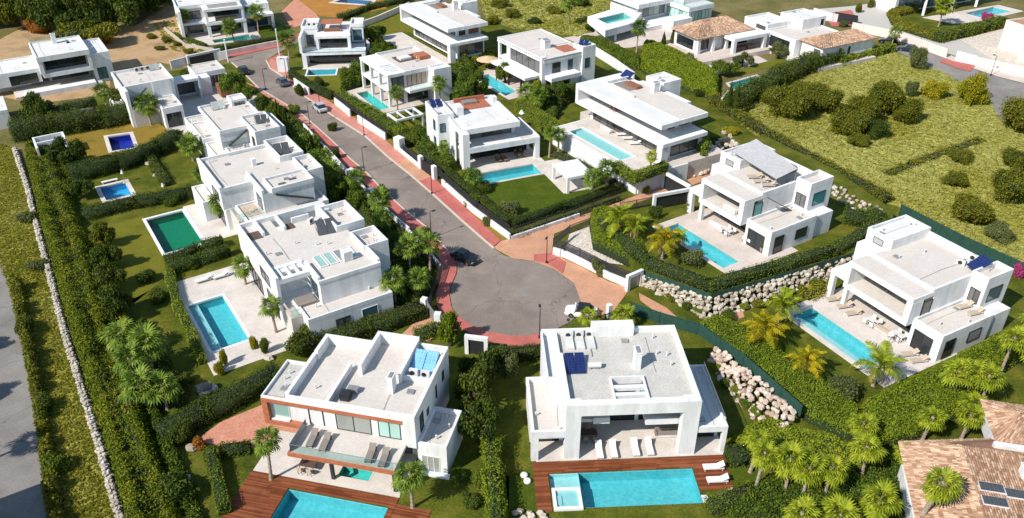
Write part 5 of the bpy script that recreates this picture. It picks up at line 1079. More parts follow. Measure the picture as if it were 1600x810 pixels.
def leaf_mass(name, label, cat, px, h, mat='leaf_hedge', z=0.0, dens=26, leaf=0.17, bumps=0.5, edge=1.6, cell=0.4, kind=None, core='core', group=None):
    """irregular planted mass over a surveyed outline: bumpy core with leaves over it"""
    leaf *= .68; dens *= 1.9; poly = PP(px, z); o = sum(poly, Vector()) / len(poly); o.z = z; pl = np.array([[p.x - o.x, p.y - o.y] for p in poly]); rng = np.random.default_rng(int(abs(o.x * 13 + o.y * 7)) + 3)
    def inn(x, y):
        c = np.zeros(len(x), bool); j = len(pl) - 1
        for i in range(len(pl)):
            xi, yi = pl[i]; xj, yj = pl[j]; m = ((yi > y) != (yj > y)) & (x < (xj - xi) * (y - yi) / (yj - yi + 1e-12) + xi); c ^= m; j = i
        return c
    def dist(x, y):
        D = np.full(len(x), 1e9)
        for i in range(len(pl)):
            a = pl[i]; b = pl[(i + 1) % len(pl)]; ab = b - a; t = np.clip(((x - a[0]) * ab[0] + (y - a[1]) * ab[1]) / (ab @ ab), 0, 1); D = np.minimum(D, np.hypot(x - a[0] - t * ab[0], y - a[1] - t * ab[1]))
        return D
    ph = rng.uniform(0, 6, 6)
    def hz(x, y):
        e = np.clip(dist(x, y) / edge, 0, 1); prof = np.sqrt(np.clip(1 - (1 - e) ** 2, 0, 1))
        bmp = np.sin(x * .9 + ph[0]) * np.sin(y * .8 + ph[1]) + .6 * np.sin(x * 2.1 + y * 1.3 + ph[2]) + .5 * np.sin(x * 1.3 - y * 2.4 + ph[3]) + .35 * np.sin(x * 4.1 + ph[4]) * np.sin(y * 3.7 + ph[5])
        return prof * (h + bumps * bmp * .6)
    x0, y0 = pl.min(0); x1, y1 = pl.max(0); nx = int((x1 - x0) / cell) + 2; ny = int((y1 - y0) / cell) + 2
    gx, gy = np.meshgrid(x0 + np.arange(nx) * cell, y0 + np.arange(ny) * cell, indexing='ij'); gxf, gyf = gx.ravel(), gy.ravel(); ins = inn(gxf, gyf); gz = np.where(ins, hz(gxf, gyf) * .92 - .12, -.3); idx = np.arange(nx * ny).reshape(nx, ny)
    q = np.stack([idx[:-1, :-1], idx[1:, :-1], idx[1:, 1:], idx[:-1, 1:]], -1).reshape(-1, 4); q = q[ins[q].any(1)]
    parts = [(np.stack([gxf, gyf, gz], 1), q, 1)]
    area = abs(sum(pl[i][0] * pl[(i + 1) % len(pl)][1] - pl[(i + 1) % len(pl)][0] * pl[i][1] for i in range(len(pl)))) / 2
    n = int(area * dens * 2.4); m_ = int(n * 1.15 * (x1 - x0) * (y1 - y0) / max(area, 1)); x = rng.uniform(x0, x1, m_); y = rng.uniform(y0, y1, m_); k = inn(x, y); x, y = x[k][:n], y[k][:n]; nb = dist(x, y) < edge * .55; x = np.concatenate([x, x[nb] + rng.normal(size=nb.sum()) * .08, x[nb] + rng.normal(size=nb.sum()) * .08]); y = np.concatenate([y, y[nb] + rng.normal(size=nb.sum()) * .08, y[nb] + rng.normal(size=nb.sum()) * .08]); k = inn(x, y); x, y = x[k], y[k]; zz = hz(x, y); e = .05
    nv = np.stack([-(hz(x + e, y) - zz) / e, -(hz(x, y + e) - zz) / e, np.ones_like(x)], 1); nv /= np.linalg.norm(nv, axis=1)[:, None]
    per = [np.linalg.norm(pl[(i + 1) % len(pl)] - pl[i]) for i in range(len(pl))]                 # skirt leaves down the edges
    zz2 = zz
    p = np.stack([x, y, zz2], 1) + nv * rng.normal(size=(len(x), 1)) * .10; v, qq = leaf_quads(p, nv, leaf, rng); parts.append((v, qq, 0))
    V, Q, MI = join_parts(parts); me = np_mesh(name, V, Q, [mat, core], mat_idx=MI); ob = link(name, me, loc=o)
    return tag(ob, label, cat, group, kind)

def crown_mesh(key, clumps, leaf, dens, mat, seed, core=True):
    rng = np.random.default_rng(seed); parts = []
    for (cx, cy_, cz, rx, rz) in clumps:
        n = int(dens * 4 * math.pi * rx * rx); d = rng.normal(size=(n, 3)); d /= np.linalg.norm(d, axis=1)[:, None]; r = rng.uniform(.62, 1.14, (n, 1)) * (1 + .2 * np.sin(d[:, :1] * 7 + seed) * np.sin(d[:, 1:2] * 6))
        p = d * r * np.array([[rx, rx, rz]]) + np.array([[cx, cy_, cz]]); k = p[:, 2] > -.02; v, q = leaf_quads(p[k], d[k] + np.array([[0, 0, .25]]), leaf, rng); parts.append((v, q, 0))
        if core:
            th = np.linspace(0, 2 * math.pi, 9)[:-1]; ph_ = np.linspace(-.5 * math.pi, .5 * math.pi, 6); V = np.array([[cx + rx * .66 * math.cos(b) * math.cos(a), cy_ + rx * .66 * math.cos(b) * math.sin(a), cz + rz * .66 * math.sin(b)] for b in ph_ for a in th]); V[:, 2] = np.maximum(V[:, 2], -.05)
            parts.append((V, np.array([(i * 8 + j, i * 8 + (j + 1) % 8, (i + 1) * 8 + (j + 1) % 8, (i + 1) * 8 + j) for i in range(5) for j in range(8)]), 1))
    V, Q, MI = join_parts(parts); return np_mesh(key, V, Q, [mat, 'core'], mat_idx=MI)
def clumps_round(seed, n=9, spread=.62, r=.5, zc=.6, zs=.35):
    rng = random.Random(seed); L = [(0, 0, zc, r * 1.15, r * .95)]
    for i in range(n):
        a = 2 * math.pi * i / n + rng.uniform(-.4, .4); q = spread * rng.uniform(.6, 1.05); L.append((q * math.cos(a), q * math.sin(a), zc + zs * rng.uniform(-1, 1), r * rng.uniform(.55, .95), r * rng.uniform(.5, .8)))
    return L
def shrub(label, px, py, r, h, mat='leaf_hedge', z=0.0, var=0, group='garden shrubs', name='shrub'):
    big = r > 2.3; key = ('shrub', mat, var % 3, big); me = cached(key, lambda: crown_mesh('shrub', clumps_round(var % 3 + 11, 13 if big else 8, .55 if big else .5, .40 if big else .48, .5, .25), .034 if big else .06, 800 if big else 310, mat, var % 3 + 2))
    p = P(px, py, z); o = link(name, me, loc=p, rot=(0, 0, (px * 7 + py) % 6.28), scale=(r, r, h / 1.0)); return tag(o, label, 'shrub', group)
def tree(label, px, py, h, r, mat='leaf_dark', var=0, z=0.0, trunk_h=0.35, group='garden trees', name='tree'):
    """broad tree: tapered trunk with limbs, crown of leafy clumps"""
    p = P(px, py, z); t = thing(name, label, 'tree', p, (px + py) % 6.28, group); k = var % 4
    def tr():
        b = MB(); rng = random.Random(k); b.tube([(0, 0, -.05), (.03, .02, .25), (0.0, .05, .62)], [.075, .055, .03], 7)
        for i in range(5): a = i * 1.26 + k; b.tube([(0, .02, .3 + .05 * i), (.18 * math.cos(a), .18 * math.sin(a), .5 + .03 * i), (.34 * math.cos(a), .34 * math.sin(a), .68)], [.03, .02, .01], 5)
        return b.mesh('trunk', 'trunk_dark', True)
    def cr(): 
        rng = random.Random(k + 40); L = []
        for i in range(18): a = rng.uniform(0, 6.28); q = .78 * math.sqrt(rng.random()); zz = .42 + .5 * rng.random() * (1.15 - q); s = rng.uniform(.18, .36); L.append((q * math.cos(a), q * math.sin(a), zz, s, s * .62))
        return crown_mesh('crown', L, .05, 380, mat, k + 5)
    link('trunk', cached(('trunk', k), tr), t, scale=(h * .9, h * .9, h)); link('crown', cached(('crown', mat, k), cr), t, scale=(r, r, h)); return t
def cypress(label, px, py, h, r=.55, z=0.0, mat='leaf_dark', group='slender cypresses'):
    def cr():
        L = [(0, 0, zz, rr, .14) for zz, rr in ((.06, .75), (.16, .95), (.28, 1.0), (.4, .95), (.52, .85), (.64, .7), (.76, .52), (.87, .34), (.95, .2))]; return crown_mesh('crown', L, .09, 60, mat, 9)
    t = thing('cypress', label, 'tree', P(px, py, z), 0, group); b = MB(); b.tube([(0, 0, -.05), (0, 0, .4)], [.09, .07], 6); b.build('trunk', 'trunk_dark', t); link('crown', cached(('cyp', mat), cr), t, scale=(r, r, h)); return t

# ---- palms
def fan_leaf_mesh(mat, k=0):
    """one fan leaf along +x: stalk and a folded fan of blades"""
    b = MB(); rng = random.Random(k); b.face([(0, -.02, 0), (.62, -.012, .05), (.62, .012, .05), (0, .02, 0)]); n = 13
    for i in range(n):
        a = (i - (n - 1) / 2) / (n - 1) * R(205); L = .74 * (1 - .2 * abs(a) / R(100)) * rng.uniform(.9, 1.06); da = R(8.2); ca, sa = math.cos(a), math.sin(a); o = Vector((.6, 0, .05))
        up = .06 * ((i % 2) * 2 - 1) * .5; m = o + Vector((ca * L * .62, sa * L * .62, up + .02 - .05 * abs(a))); l = Vector((-sa, ca, 0)) * L * .62 * math.tan(da); e = o + Vector((ca * L, sa * L, -.16 - .06 * abs(a)))
        b.face([o, m - l, e, m + l])
    return b.mesh('frond', mat)
def feather_leaf_mesh(mat, k=0):
    """arching pinnate frond along +x, unit length"""
    b = MB(); rng = random.Random(k); pts = []
    for i in range(9): t = i / 8; pts.append(Vector((t * .92 * (1 - .12 * t), 0, .30 * math.sin(t * 2.2) - .34 * t * t)))
    b.tube(pts, [.016 * (1 - .8 * i / 8) + .003 for i in range(9)], 4, 0, False)
    for i in range(26):
        t = .16 + .84 * i / 25; j = min(7, int(t * 8)); f = t * 8 - j; o = pts[j].lerp(pts[j + 1], f); L = .24 * math.sin(math.pi * min(1, .18 + t * .78)) + .04
        for s in (-1, 1):
            e = o + Vector((L * .45, s * L * .8, -.10 * L / .2 * rng.uniform(.4, 1.3) + .02)); w = Vector((.026, 0, 0)); b.face([o - w * .6, o + w * .6, e + w * .3, e - w * .3])
    return b.mesh('frond', mat)
def trunk_mesh(name, mat, r0, r1, lean=0.0, rings=9):
    b = MB(); pts = []; rad = []
    for i in range(rings * 2 + 1): t = i / (rings * 2); pts.append((lean * t * t, 0, t)); rad.append((r0 + (r1 - r0) * t) * (1.10 if i % 2 == 0 else .93) * (1.35 - .35 * min(1, t * 6)))
    b.tube(pts, rad, 8); return b.mesh(name, mat, False)
def palm(label, px, py, h, r=1.7, kind='fan', var=0, z=0.0, lean=0.0, mat=None, dead=10, n=None, group=None, split=None, trunk_r=.17):
    """px,py: foot of the trunk; h: height of the crown's heart; r: reach of the fronds"""
    p = P(px, py, z); mat = mat or ('leaf_palm' if kind == 'fan' else 'leaf_feather'); rng = random.Random(int(px * 3 + py * 5) + var); az = rng.uniform(0, 6.28) if lean == 0 else 0.0
    h *= rng.uniform(.88, 1.14); r *= rng.uniform(.9, 1.12); t = thing('fan_palm' if kind == 'fan' else 'feather_palm', label, 'palm', p, az, group or ('fan palms of the estate' if kind == 'fan' else 'feather palms of the estate'))
    ln = round(lean / max(h, .1), 2); tm = cached(('ptr', kind, ln), lambda: trunk_mesh('trunk', 'trunk', 1.0, .72, ln * 1.0))
    tr = link('trunk', tm, t, scale=(trunk_r, trunk_r, h))
    if lean: tr.data = cached(('ptr2', round(lean, 2), round(h, 1), trunk_r), lambda: _lean_trunk(lean, h, trunk_r)); tr.scale = (1, 1, 1)
    if not lean: t.rotation_euler = (rng.uniform(-.07, .07), rng.uniform(-.07, .07), az)
    near = (py > 470) if split is None else split
    nn = n or (25 if kind == 'fan' else 17); el = []
    for i in range(nn):
        u = (i + .5) / nn; a = i * 2.39996 + rng.uniform(-.2, .2)
        e = R(72) - R(122) * (u ** .9) if kind == 'fan' else R(72) - R(92) * u
        el.append((a, e + rng.uniform(-.12, .12), r * rng.uniform(.78, 1.16) * (.8 + .2 * u if kind == 'fan' else 1)))
    if kind == 'fan':
        fm = [cached(('fan', mat, k), lambda k=k: fan_leaf_mesh(mat, k)) for k in range(3)]; sc = 1 / 1.2
    else: fm = [cached(('fea', mat, k), lambda k=k: feather_leaf_mesh(mat, k)) for k in range(3)]; sc = 1 / .9
    top = Vector((lean, 0, h)); hb = MB(); hb.tube([(0, 0, -.35), (0, 0, .1), (0, 0, .35)], [trunk_r * .8, trunk_r * 1.1, .04], 7)
    if not near:
        b = bpy.data.meshes.new('crown'); V = []; F = []; k0 = 0
        mk = ('crownfar', kind, mat, var % 3)
        def far():
            V = []; F = []; MI = []; rg = random.Random(var % 3 + 77)
            def add(me, M4, mi):
                k = len(V)
                for v in me.vertices: V.append(tuple(M4 @ v.co))
                for f in me.polygons: F.append(tuple(k + i for i in f.vertices)); MI.append(mi)
            for i in range(nn):
                u = (i + .5) / nn; a = i * 2.39996 + rg.uniform(-.2, .2); e = (R(78) - R(118) * (u ** .85) if kind == 'fan' else R(72) - R(92) * u) + rg.uniform(-.12, .12); s = sc * rg.uniform(.82, 1.08)
                add(fm[i % 3], Matrix.Rotation(a, 4, 'Z') @ Matrix.Rotation(-e, 4, 'Y') @ Matrix.Scale(s, 4), 0)
            for i in range(dead):
                a = i * 2.39996 + .7; add(fm[i % 3], Matrix.Translation((0, 0, -.06)) @ Matrix.Rotation(a, 4, 'Z') @ Matrix.Rotation(R(68), 4, 'Y') @ Matrix.Scale(sc * .72, 4), 1)
            m = bpy.data.meshes.new('crown'); m.from_pydata(V, [], F); m.materials.append(M[mat]); m.materials.append(M['leaf_dead']); m.polygons.foreach_set('material_index', MI); m.update(); return m
        link('crown', cached(mk, far), t, loc=top, scale=r); return t
    c = hb.build('crown', 'trunk', t, top)
    for i, (a, e, L) in enumerate(el):
        o = link('frond', fm[i % 3], c); o.matrix_local = Matrix.Rotation(a, 4, 'Z') @ Matrix.Rotation(-e, 4, 'Y') @ Matrix.Scale(L * sc, 4)
    if dead:
        dm = [cached(('deadf', kind, k), lambda k=k: (fan_leaf_mesh if kind == 'fan' else feather_leaf_mesh)('leaf_dead', k + 5)) for k in range(2)]
        for i in range(dead):
            o = link('dead_frond', dm[i % 2], c); o.matrix_local = Matrix.Translation((0, 0, -.1)) @ Matrix.Rotation(i * 2.39996 + .7, 4, 'Z') @ Matrix.Rotation(R(66 + (i * 7) % 14), 4, 'Y') @ Matrix.Scale(r * sc * .7, 4)
    return t
def _lean_trunk(lean, h, r):
    b = MB(); pts = []; rad = []
    for i in range(19): q = i / 18; pts.append((lean * q ** 1.5, 0, h * q)); rad.append(r * (1 - .3 * q) * (1.08 if i % 2 == 0 else .94) * (1.3 - .3 * min(1, q * 6)))
    b.tube(pts, rad, 8); return b.mesh('trunk', 'trunk')

# ---------------------------------------------------------------- stone work
def stone_meshes(mat):
    out = []
    for k in range(6):
        rng = random.Random(k + 3); b = MB(); n = 6; rows = [(-.42, .62), (0.0, 1.0), (.40, .78)]
        for z, s in rows:
            for j in range(n): a = 2 * math.pi * j / n; q = .5 * s * rng.uniform(.82, 1.15); b.v.append((q * math.cos(a), q * math.sin(a), z * rng.uniform(.85, 1.15)))
        for i in range(2):
            for j in range(n): q = (j + 1) % n; b.f.append((i * n + j, i * n + q, (i + 1) * n + q, (i + 1) * n + j)); b.m.append(0)
        b.f.append(tuple(2 * n + j for j in range(n))); b.m.append(0); b.f.append(tuple(reversed(range(n)))); b.m.append(0); out.append(b.mesh('stone', mat))
    return out
def rubble(name, label, cat, place, size, mat='stone', limit=300, group=None, key=None, far=None):
    """place: list of (x, y, z) world positions ordered nearest first; single stones as parts, the rest joined"""
    ms = cached(('st', mat), lambda: stone_meshes(mat)); rng = random.Random(len(place)); o = Vector(place[0]); t = thing(name, label, cat, o, 0, group); rest = []
    for i, p in enumerate(place):
        s = size * rng.uniform(.7, 1.3); rot = (rng.uniform(-.4, .4), rng.uniform(-.4, .4), rng.uniform(0, 6.28)); sc = (s * rng.uniform(.9, 1.3), s, s * rng.uniform(.65, .95))
        if i < limit: link('stone', ms[i % 6], t, loc=Vector(p) - o, rot=rot, scale=sc)
        else: rest.append((Vector(p) - o, rot, sc, i % 6))
    if rest:
        V = []; F = []
        for p, rot, sc, k in rest:
            from mathutils import Euler
            m = Matrix.LocRotScale(p, Euler(rot), Vector(sc)); n = len(V)
            for v in ms[k].vertices: V.append(tuple(m @ v.co))
            for f in ms[k].polygons: F.append(tuple(n + q for q in f.vertices))
        me = bpy.data.meshes.new('stone'); me.from_pydata(V, [], F); me.materials.append(M[mat]); me.update(); tag(link('stone', me, t), kind='stuff')
    return t
def along(pts, step):
    """points every step metres along a polyline, with direction"""
    out = []
    for i in range(len(pts) - 1):
        a, b = pts[i], pts[i + 1]; L = (b - a).length; n = max(1, int(L / step)); d = (b - a).normalized()
        for k in range(n): out.append((a.lerp(b, k / n), d))
    return out
def wall(name, label, px, h, t=0.25, mat='white', z=0.0, cap=None, cat='wall', group='white garden walls', world_pts=None):
    pts = [Vector((q.x, q.y, z)) for q in world_pts] if world_pts else PP(px, z); o = Vector((pts[0].x, pts[0].y, z)); b = MB()
    for i in range(len(pts) - 1): b.bar(pts[i] - o - Vector((0, 0, .1)), pts[i + 1] - o - Vector((0, 0, .1)), t + .004 * (i % 2), h + .1 + .003 * (i % 2))
    ob = tag(b.build(name, mat, loc=o), label, cat, group)
    if cap:
        c = MB()
        for i in range(len(pts) - 1): c.bar(pts[i] - o + Vector((0, 0, h + .004)), pts[i + 1] - o + Vector((0, 0, h + .004)), t + .12, .07 + .003 * (i % 2))
        c.build('coping', cap, ob)
    return ob
def picket_fence(label, px, h, z=0.0, mat='fence_metal', gap=0.14, pick=0.05, group='dark railings', base=0.0, name='railing'):
    pts = PP(px, z); o = Vector((pts[0].x, pts[0].y, z)); t = thing(name, label, 'fence', o, 0, group); p = MB()
    for q, d in along(pts, gap): p.bar(q - o + Vector((0, 0, base)) - d * pick / 2, q - o + Vector((0, 0, base)) + d * pick / 2, .03, h)
    tag(p.build('picket', mat, t), kind='stuff')
    for zz in (.12, h - .12):
        r = MB()
        for i in range(len(pts) - 1): r.bar(pts[i] - o + Vector((0, 0, base + zz)), pts[i + 1] - o + Vector((0, 0, base + zz)), .05, .05)
        r.build('rail', mat, t)
    for q, d in along(pts, 2.4): b = MB(); b.box(q.x - o.x - .05, q.x - o.x + .05, q.y - o.y - .05, q.y - o.y + .05, base, base + h + .06); b.build('post', mat, t)
    return t
def net_fence(label, px, h, z=0.0, mat='green_net', group='green screen fences', name='screen_fence'):
    pts = PP(px, z); o = Vector((pts[0].x, pts[0].y, z)); t = thing(name, label, 'fence', o, 0, group)
    for i in range(len(pts) - 1): b = MB(); b.bar(pts[i] - o, pts[i + 1] - o, .04, h); b.build('screen', mat, t)
    for q, d in along(pts, 3.0): b = MB(); b.tube([q - o, q - o + Vector((0, 0, h + .1))], .04, 6); b.build('post', 'dark_metal', t)
    return t
# ---------------------------------------------------------------- hedges and planted masses
hedge('dark clipped hedge inside the roadside railing of the corner lawn', [(684, 264), (796, 357)], 1.5, 1.1, 'leaf_dark')
hedge('dark clipped hedge along the orange driveway below the corner lawn', [(801, 356), (880, 330), (972, 298)], 1.4, 0.9, 'leaf_dark')
hedge('low shrubby strip between orange driveway and the corner lawn', [(806, 371), (900, 338), (968, 314)], 0.6, 0.9, 'leaf_olive', loose=.15, dens=40)
hedge('tall bright clipped hedge between corner villa and long folded-slab villa', [(812, 176), (882, 224)], 2.6, 2.0, 'leaf_bright')
hedge('bright clipped hedge wrapping the corner of the raised pool terrace', [(962, 266), (989, 285), (1040, 266)], 1.5, 1.3, 'leaf_bright', z=3.0)
hedge('thick yellow-green hedge along the road behind the narrow aqua pool', [(532, 158), (580, 186), (634, 220)], 2.0, 2.0, 'leaf_bright', loose=.2)
hedge('hedge below the lawn of the three-tier villa at road bend', [(456, 122), (486, 142), (520, 156)], 1.6, 1.4, 'leaf_dark', loose=.15)
hedge('dark hedge along the lawn edge of the top left villa', [(336, 82), (440, 64)], 1.2, 1.2, 'leaf_dark')
hedge('clipped hedge strip on slope beside the slanted stone wall, top left', [(272, 56), (322, 74)], 0.7, 1.0, 'leaf_hedge')
hedge('long hedge on the terrace rim above the rubble bank', [(938, 354), (1014, 418), (1108, 454), (1210, 425), (1300, 398), (1376, 356)], 1.5, 1.5, 'leaf_hedge', z=2.0, dens=45)
leaf_mass('hedge', 'broad sloping bright green hedge beside the pale gravel triangle', 'hedge', [(922, 342), (948, 336), (1000, 372), (1012, 415), (1008, 425), (960, 400), (926, 384)], 2.0, 'leaf_bright', z=0.6, dens=40, leaf=.13, bumps=.15, edge=1.0, group='garden hedges')
leaf_mass('hedge', 'wide bright hedge bank behind the long folded-slab villa', 'hedge', [(1006, 72), (1062, 92), (1122, 124), (1120, 160), (1060, 138), (1000, 112)], 2.2, 'leaf_bright', dens=26, leaf=.2, bumps=.25, edge=1.5, group='garden hedges')
leaf_mass('hedge', 'olive hedge bank along the white wall, top centre', 'hedge', [(906, 62), (938, 66), (1000, 96), (1000, 112), (950, 94)], 1.6, 'leaf_hedge', dens=26, leaf=.2, bumps=.3, edge=1.2, group='garden hedges')
hedge('tall dark shrub row between green pool and the scrub field', [(1146, 170), (1180, 152), (1222, 128), (1262, 110), (1308, 100)], 3.0, 3.4, 'leaf_dark', loose=.5, leaf=.2, dens=30, rough=.25)
hedge('yellow-green hedge below the blue-shaded wall at the field corner', [(1308, 104), (1350, 92), (1392, 80)], 1.8, 2.0, 'leaf_bright', loose=.25, leaf=.18, dens=34)
hedge('dark hedge line along the scrub field behind the shade-sail villa', [(1112, 160), (1160, 192), (1215, 226), (1290, 268), (1386, 318)], 1.6, 1.6, 'leaf_scrub', loose=.25, leaf=.17, dens=36)
hedge('small hedge patch at the rear of the shade-sail villa lawn', [(1318, 345), (1352, 352), (1374, 345)], 1.8, 2.4, 'leaf_hedge', z=2.0, loose=.3)
hedge('hedge around the left end of the rightmost villa pool terrace', [(1258, 468), (1290, 452)], 1.2, 1.4, 'leaf_yellow', loose=.3)
leaf_mass('hedge', 'long green hedge running down beside the green screen fence', 'hedge', [(1092, 512), (1122, 508), (1180, 530), (1258, 592), (1345, 652), (1330, 690), (1260, 660), (1170, 590)], 1.7, 'leaf_bright', dens=34, leaf=.14, bumps=.2, edge=.9, group='garden hedges')
leaf_mass('hedge', 'massive hedge below the rightmost villa, near the clay roofs', 'hedge', [(1340, 645), (1400, 612), (1470, 580), (1545, 540), (1592, 520), (1600, 560), (1560, 590), (1500, 650), (1430, 690), (1370, 705)], 2.2, 'leaf_bright', dens=34, leaf=.15, bumps=.3, edge=1.2, group='garden hedges')
leaf_mass('hedge', 'leafy undergrowth below the fan palm row, bottom right', 'hedge', [(1150, 790), (1200, 745), (1270, 760), (1340, 740), (1400, 710), (1440, 730), (1420, 840), (1120, 840)], 1.0, 'leaf_hedge', dens=26, leaf=.18, bumps=.5, edge=1.0, group='garden hedges')
leaf_mass('hedge', 'green undergrowth beside the rubble bank, bottom right', 'hedge', [(1140, 690), (1190, 660), (1245, 672), (1330, 700), (1400, 712), (1330, 745), (1260, 760), (1180, 720)], 0.9, 'leaf_bright', dens=24, leaf=.18, bumps=.45, edge=1.0, group='garden hedges')
hedge('small dark clipped hedge right of the timber deck, front centre', [(1136, 722), (1166, 718)], 1.2, 2.0, 'leaf_dark')
hedge('dark hedge strip below the infinity pool deck corner', [(1108, 800), (1176, 772)], 1.0, 1.6, 'leaf_hedge', loose=.15)
hedge('hedge along the dark railing behind the front centre villa', [(770, 566), (846, 556)], 1.4, 1.4, 'leaf_dark', loose=.12)
hedge('tall narrow hedge between the two front villas', [(767, 700), (770, 760), (776, 835)], 2.2, 1.3, 'leaf_bright', loose=.25)
hedge('thick dark hedge between stepped villa and rust-trimmed villa', [(512, 545), (580, 520), (662, 492)], 1.7, 2.3, 'leaf_dark')
hedge('broad dark hedge above the pink gravel court', [(252, 690), (330, 650), (438, 592)], 1.7, 2.4, 'leaf_dark', loose=.15)
hedge('low hedge left of the bottom left timber deck', [(332, 712), (352, 806)], 1.3, 1.2, 'leaf_hedge')
hedge('short clipped hedge below the pink gravel court', [(346, 710), (392, 704)], 0.9, 1.4, 'leaf_dark')
hedge('small hedge behind the driveway gate near turning circle', [(652, 532), (690, 516)], 1.2, 1.6, 'leaf_hedge', loose=.2)
hedge('clipped hedge at the top of the broad turquoise pool terrace', [(266, 428), (318, 412), (360, 398)], 1.5, 1.2, 'leaf_hedge')
hedge('clipped hedge along left edge of the broad turquoise pool', [(266, 432), (278, 482), (302, 530), (318, 570)], 1.1, 1.0, 'leaf_bright')
hedge('garden hedge between the emerald pool lawn and blue pool lawn', [(134, 342), (216, 322), (300, 308), (345, 300)], 1.5, 2.0, 'leaf_dark', loose=.25)
hedge('tall garden hedge between blue pool lawn and dry lawn', [(112, 284), (190, 264), (252, 240), (280, 222)], 2.4, 2.6, 'leaf_dark', loose=.25)
hedge('tall hedge row behind the navy pool lawn', [(24, 218), (90, 208), (170, 196), (236, 180)], 3.2, 3.4, 'leaf_dark', loose=.4, leaf=.17, dens=38)
hedge('upper hedge row below the bare earth plot', [(66, 190), (110, 178), (152, 170)], 2.0, 2.0, 'leaf_dark', loose=.3)
hedge('short hedge between rock edging and the left lawn', [(232, 246), (246, 268), (262, 292)], 1.0, 1.2, 'leaf_dark', loose=.2)
hedge('short clipped hedge block right of the emerald pool terrace', [(318, 392), (350, 384)], 1.4, 1.6, 'leaf_hedge')
hedge('hedge along lower right rim of the emerald pool', [(262, 412), (312, 392)], 1.0, 1.5, 'leaf_dark', loose=.2)
leaf_mass('ivy_bank', 'long leafy bank beside the pale dry-stone wall on the left', 'hedge', [(40, 236), (72, 226), (112, 262), (118, 330), (150, 400), (160, 470), (182, 560), (232, 650), (250, 720), (300, 840), (205, 840), (178, 740), (150, 655), (128, 578), (106, 505), (85, 430), (66, 355), (50, 290)], 1.6, 'leaf_bank', dens=22, leaf=.17, bumps=.9, edge=2.4, core='core')
leaf_mass('ivy_bank', 'lower shaded hedge mass along garden side of the left bank', 'hedge', [(150, 400), (172, 440), (188, 520), (212, 580), (262, 670), (300, 760), (330, 840), (300, 840), (250, 720), (225, 650), (180, 560), (158, 470)], 0.9, 'leaf_hedge', dens=24, leaf=.17, bumps=.6, edge=1.2)
leaf_mass('hedge', 'curved hedge round the lawn of the top right villa', 'hedge', [(1385, 24), (1400, 14), (1432, 10), (1434, 20), (1402, 28), (1412, 42), (1470, 58), (1462, 66), (1400, 46)], 1.4, 'leaf_scrub', dens=16, leaf=.25, bumps=.2, edge=.8, group='garden hedges')
hedge('dark hedge in front of the bright pool, top right', [(1462, 66), (1510, 55), (1566, 40)], 2.2, 2.4, 'leaf_hedge', loose=.3, leaf=.22, dens=22)
hedge('hedge strip at the edge of the orange lawn, top edge', [(530, 32), (580, 14), (640, 2)], 1.2, 1.6, 'leaf_dark', loose=.3, leaf=.22, dens=20)
hedge('low hedge at the foot of the white retaining wall', [(868, 246), (905, 260), (960, 290)], 1.0, 1.0, 'leaf_olive', loose=.2, dens=36)
leaf_mass('shrubbery', 'dense dark shrubbery between stepped villa and red pavement', 'shrub', [(508, 262), (540, 282), (588, 330), (640, 378), (676, 420), (672, 455), (655, 488), (618, 482), (622, 440), (606, 396), (575, 350), (530, 305)], 1.5, 'leaf_dark', dens=22, leaf=.18, bumps=.9, edge=1.0)
leaf_mass('shrubbery', 'shaded low planting on the garden lawn below emerald pool', 'shrub', [(196, 520), (230, 505), (262, 560), (300, 610), (290, 640), (250, 640), (205, 570)], .8, 'leaf_dark', dens=22, leaf=.16, bumps=.8, edge=1.0)
hedge('dark overgrown ditch line crossing the scrub field', [(1385, 275), (1425, 258), (1470, 242), (1532, 220)], .35, 1.8, 'leaf_scrub', loose=.3, leaf=.2, dens=30)
leaf_mass('shrubbery', 'yellow-green creeper streak on top of the left leafy bank', 'shrub', [(150, 372), (164, 384), (186, 450), (214, 540), (206, 560), (178, 490), (156, 420)], 1.9, 'leaf_yellow', dens=16, leaf=.17, bumps=.5, edge=1.2)
leaf_mass('shrubbery', 'green shrubbery beside the road wall, upper left villas', 'shrub', [(418, 168), (446, 178), (476, 208), (506, 240), (508, 262), (478, 250), (446, 214)], 1.5, 'leaf_hedge', dens=14, leaf=.22, bumps=.9, edge=1.0)
leaf_mass('shrubbery', 'dense green shrubbery left of the shrub-hidden turquoise pool', 'shrub', [(698, 120), (726, 98), (742, 112), (738, 140), (742, 168), (712, 182), (700, 150)], 2.0, 'leaf_hedge', dens=12, leaf=.24, bumps=1.0, edge=1.4)
leaf_mass('shrubbery', 'green shrubs along the foot of the top centre villa', 'shrub', [(702, 96), (758, 80), (785, 88), (742, 106), (722, 98)], 1.3, 'leaf_bright', dens=12, leaf=.24, bumps=.8, edge=1.0)
leaf_mass('shrubbery', 'dense shrubs between three-tier villa and slatted corner villa', 'shrub', [(568, 110), (584, 72), (612, 78), (600, 100), (566, 136), (532, 146), (538, 126)], 2.0, 'leaf_hedge', dens=12, leaf=.24, bumps=1.0, edge=1.4)
leaf_mass('shrubbery', 'low shrubs at left foot of the corner villa tower', 'shrub', [(655, 205), (672, 222), (694, 246), (684, 264), (660, 244), (640, 220)], 1.2, 'leaf_hedge', dens=14, leaf=.2, bumps=.7, edge=.9)
leaf_mass('shrubbery', 'dark shrubs below the balcony of the glazed upper floor villa', 'shrub', [(846, 178), (862, 152), (900, 140), (912, 150), (880, 168), (868, 190)], 1.8, 'leaf_dark', dens=12, leaf=.22, bumps=.9, edge=1.2)
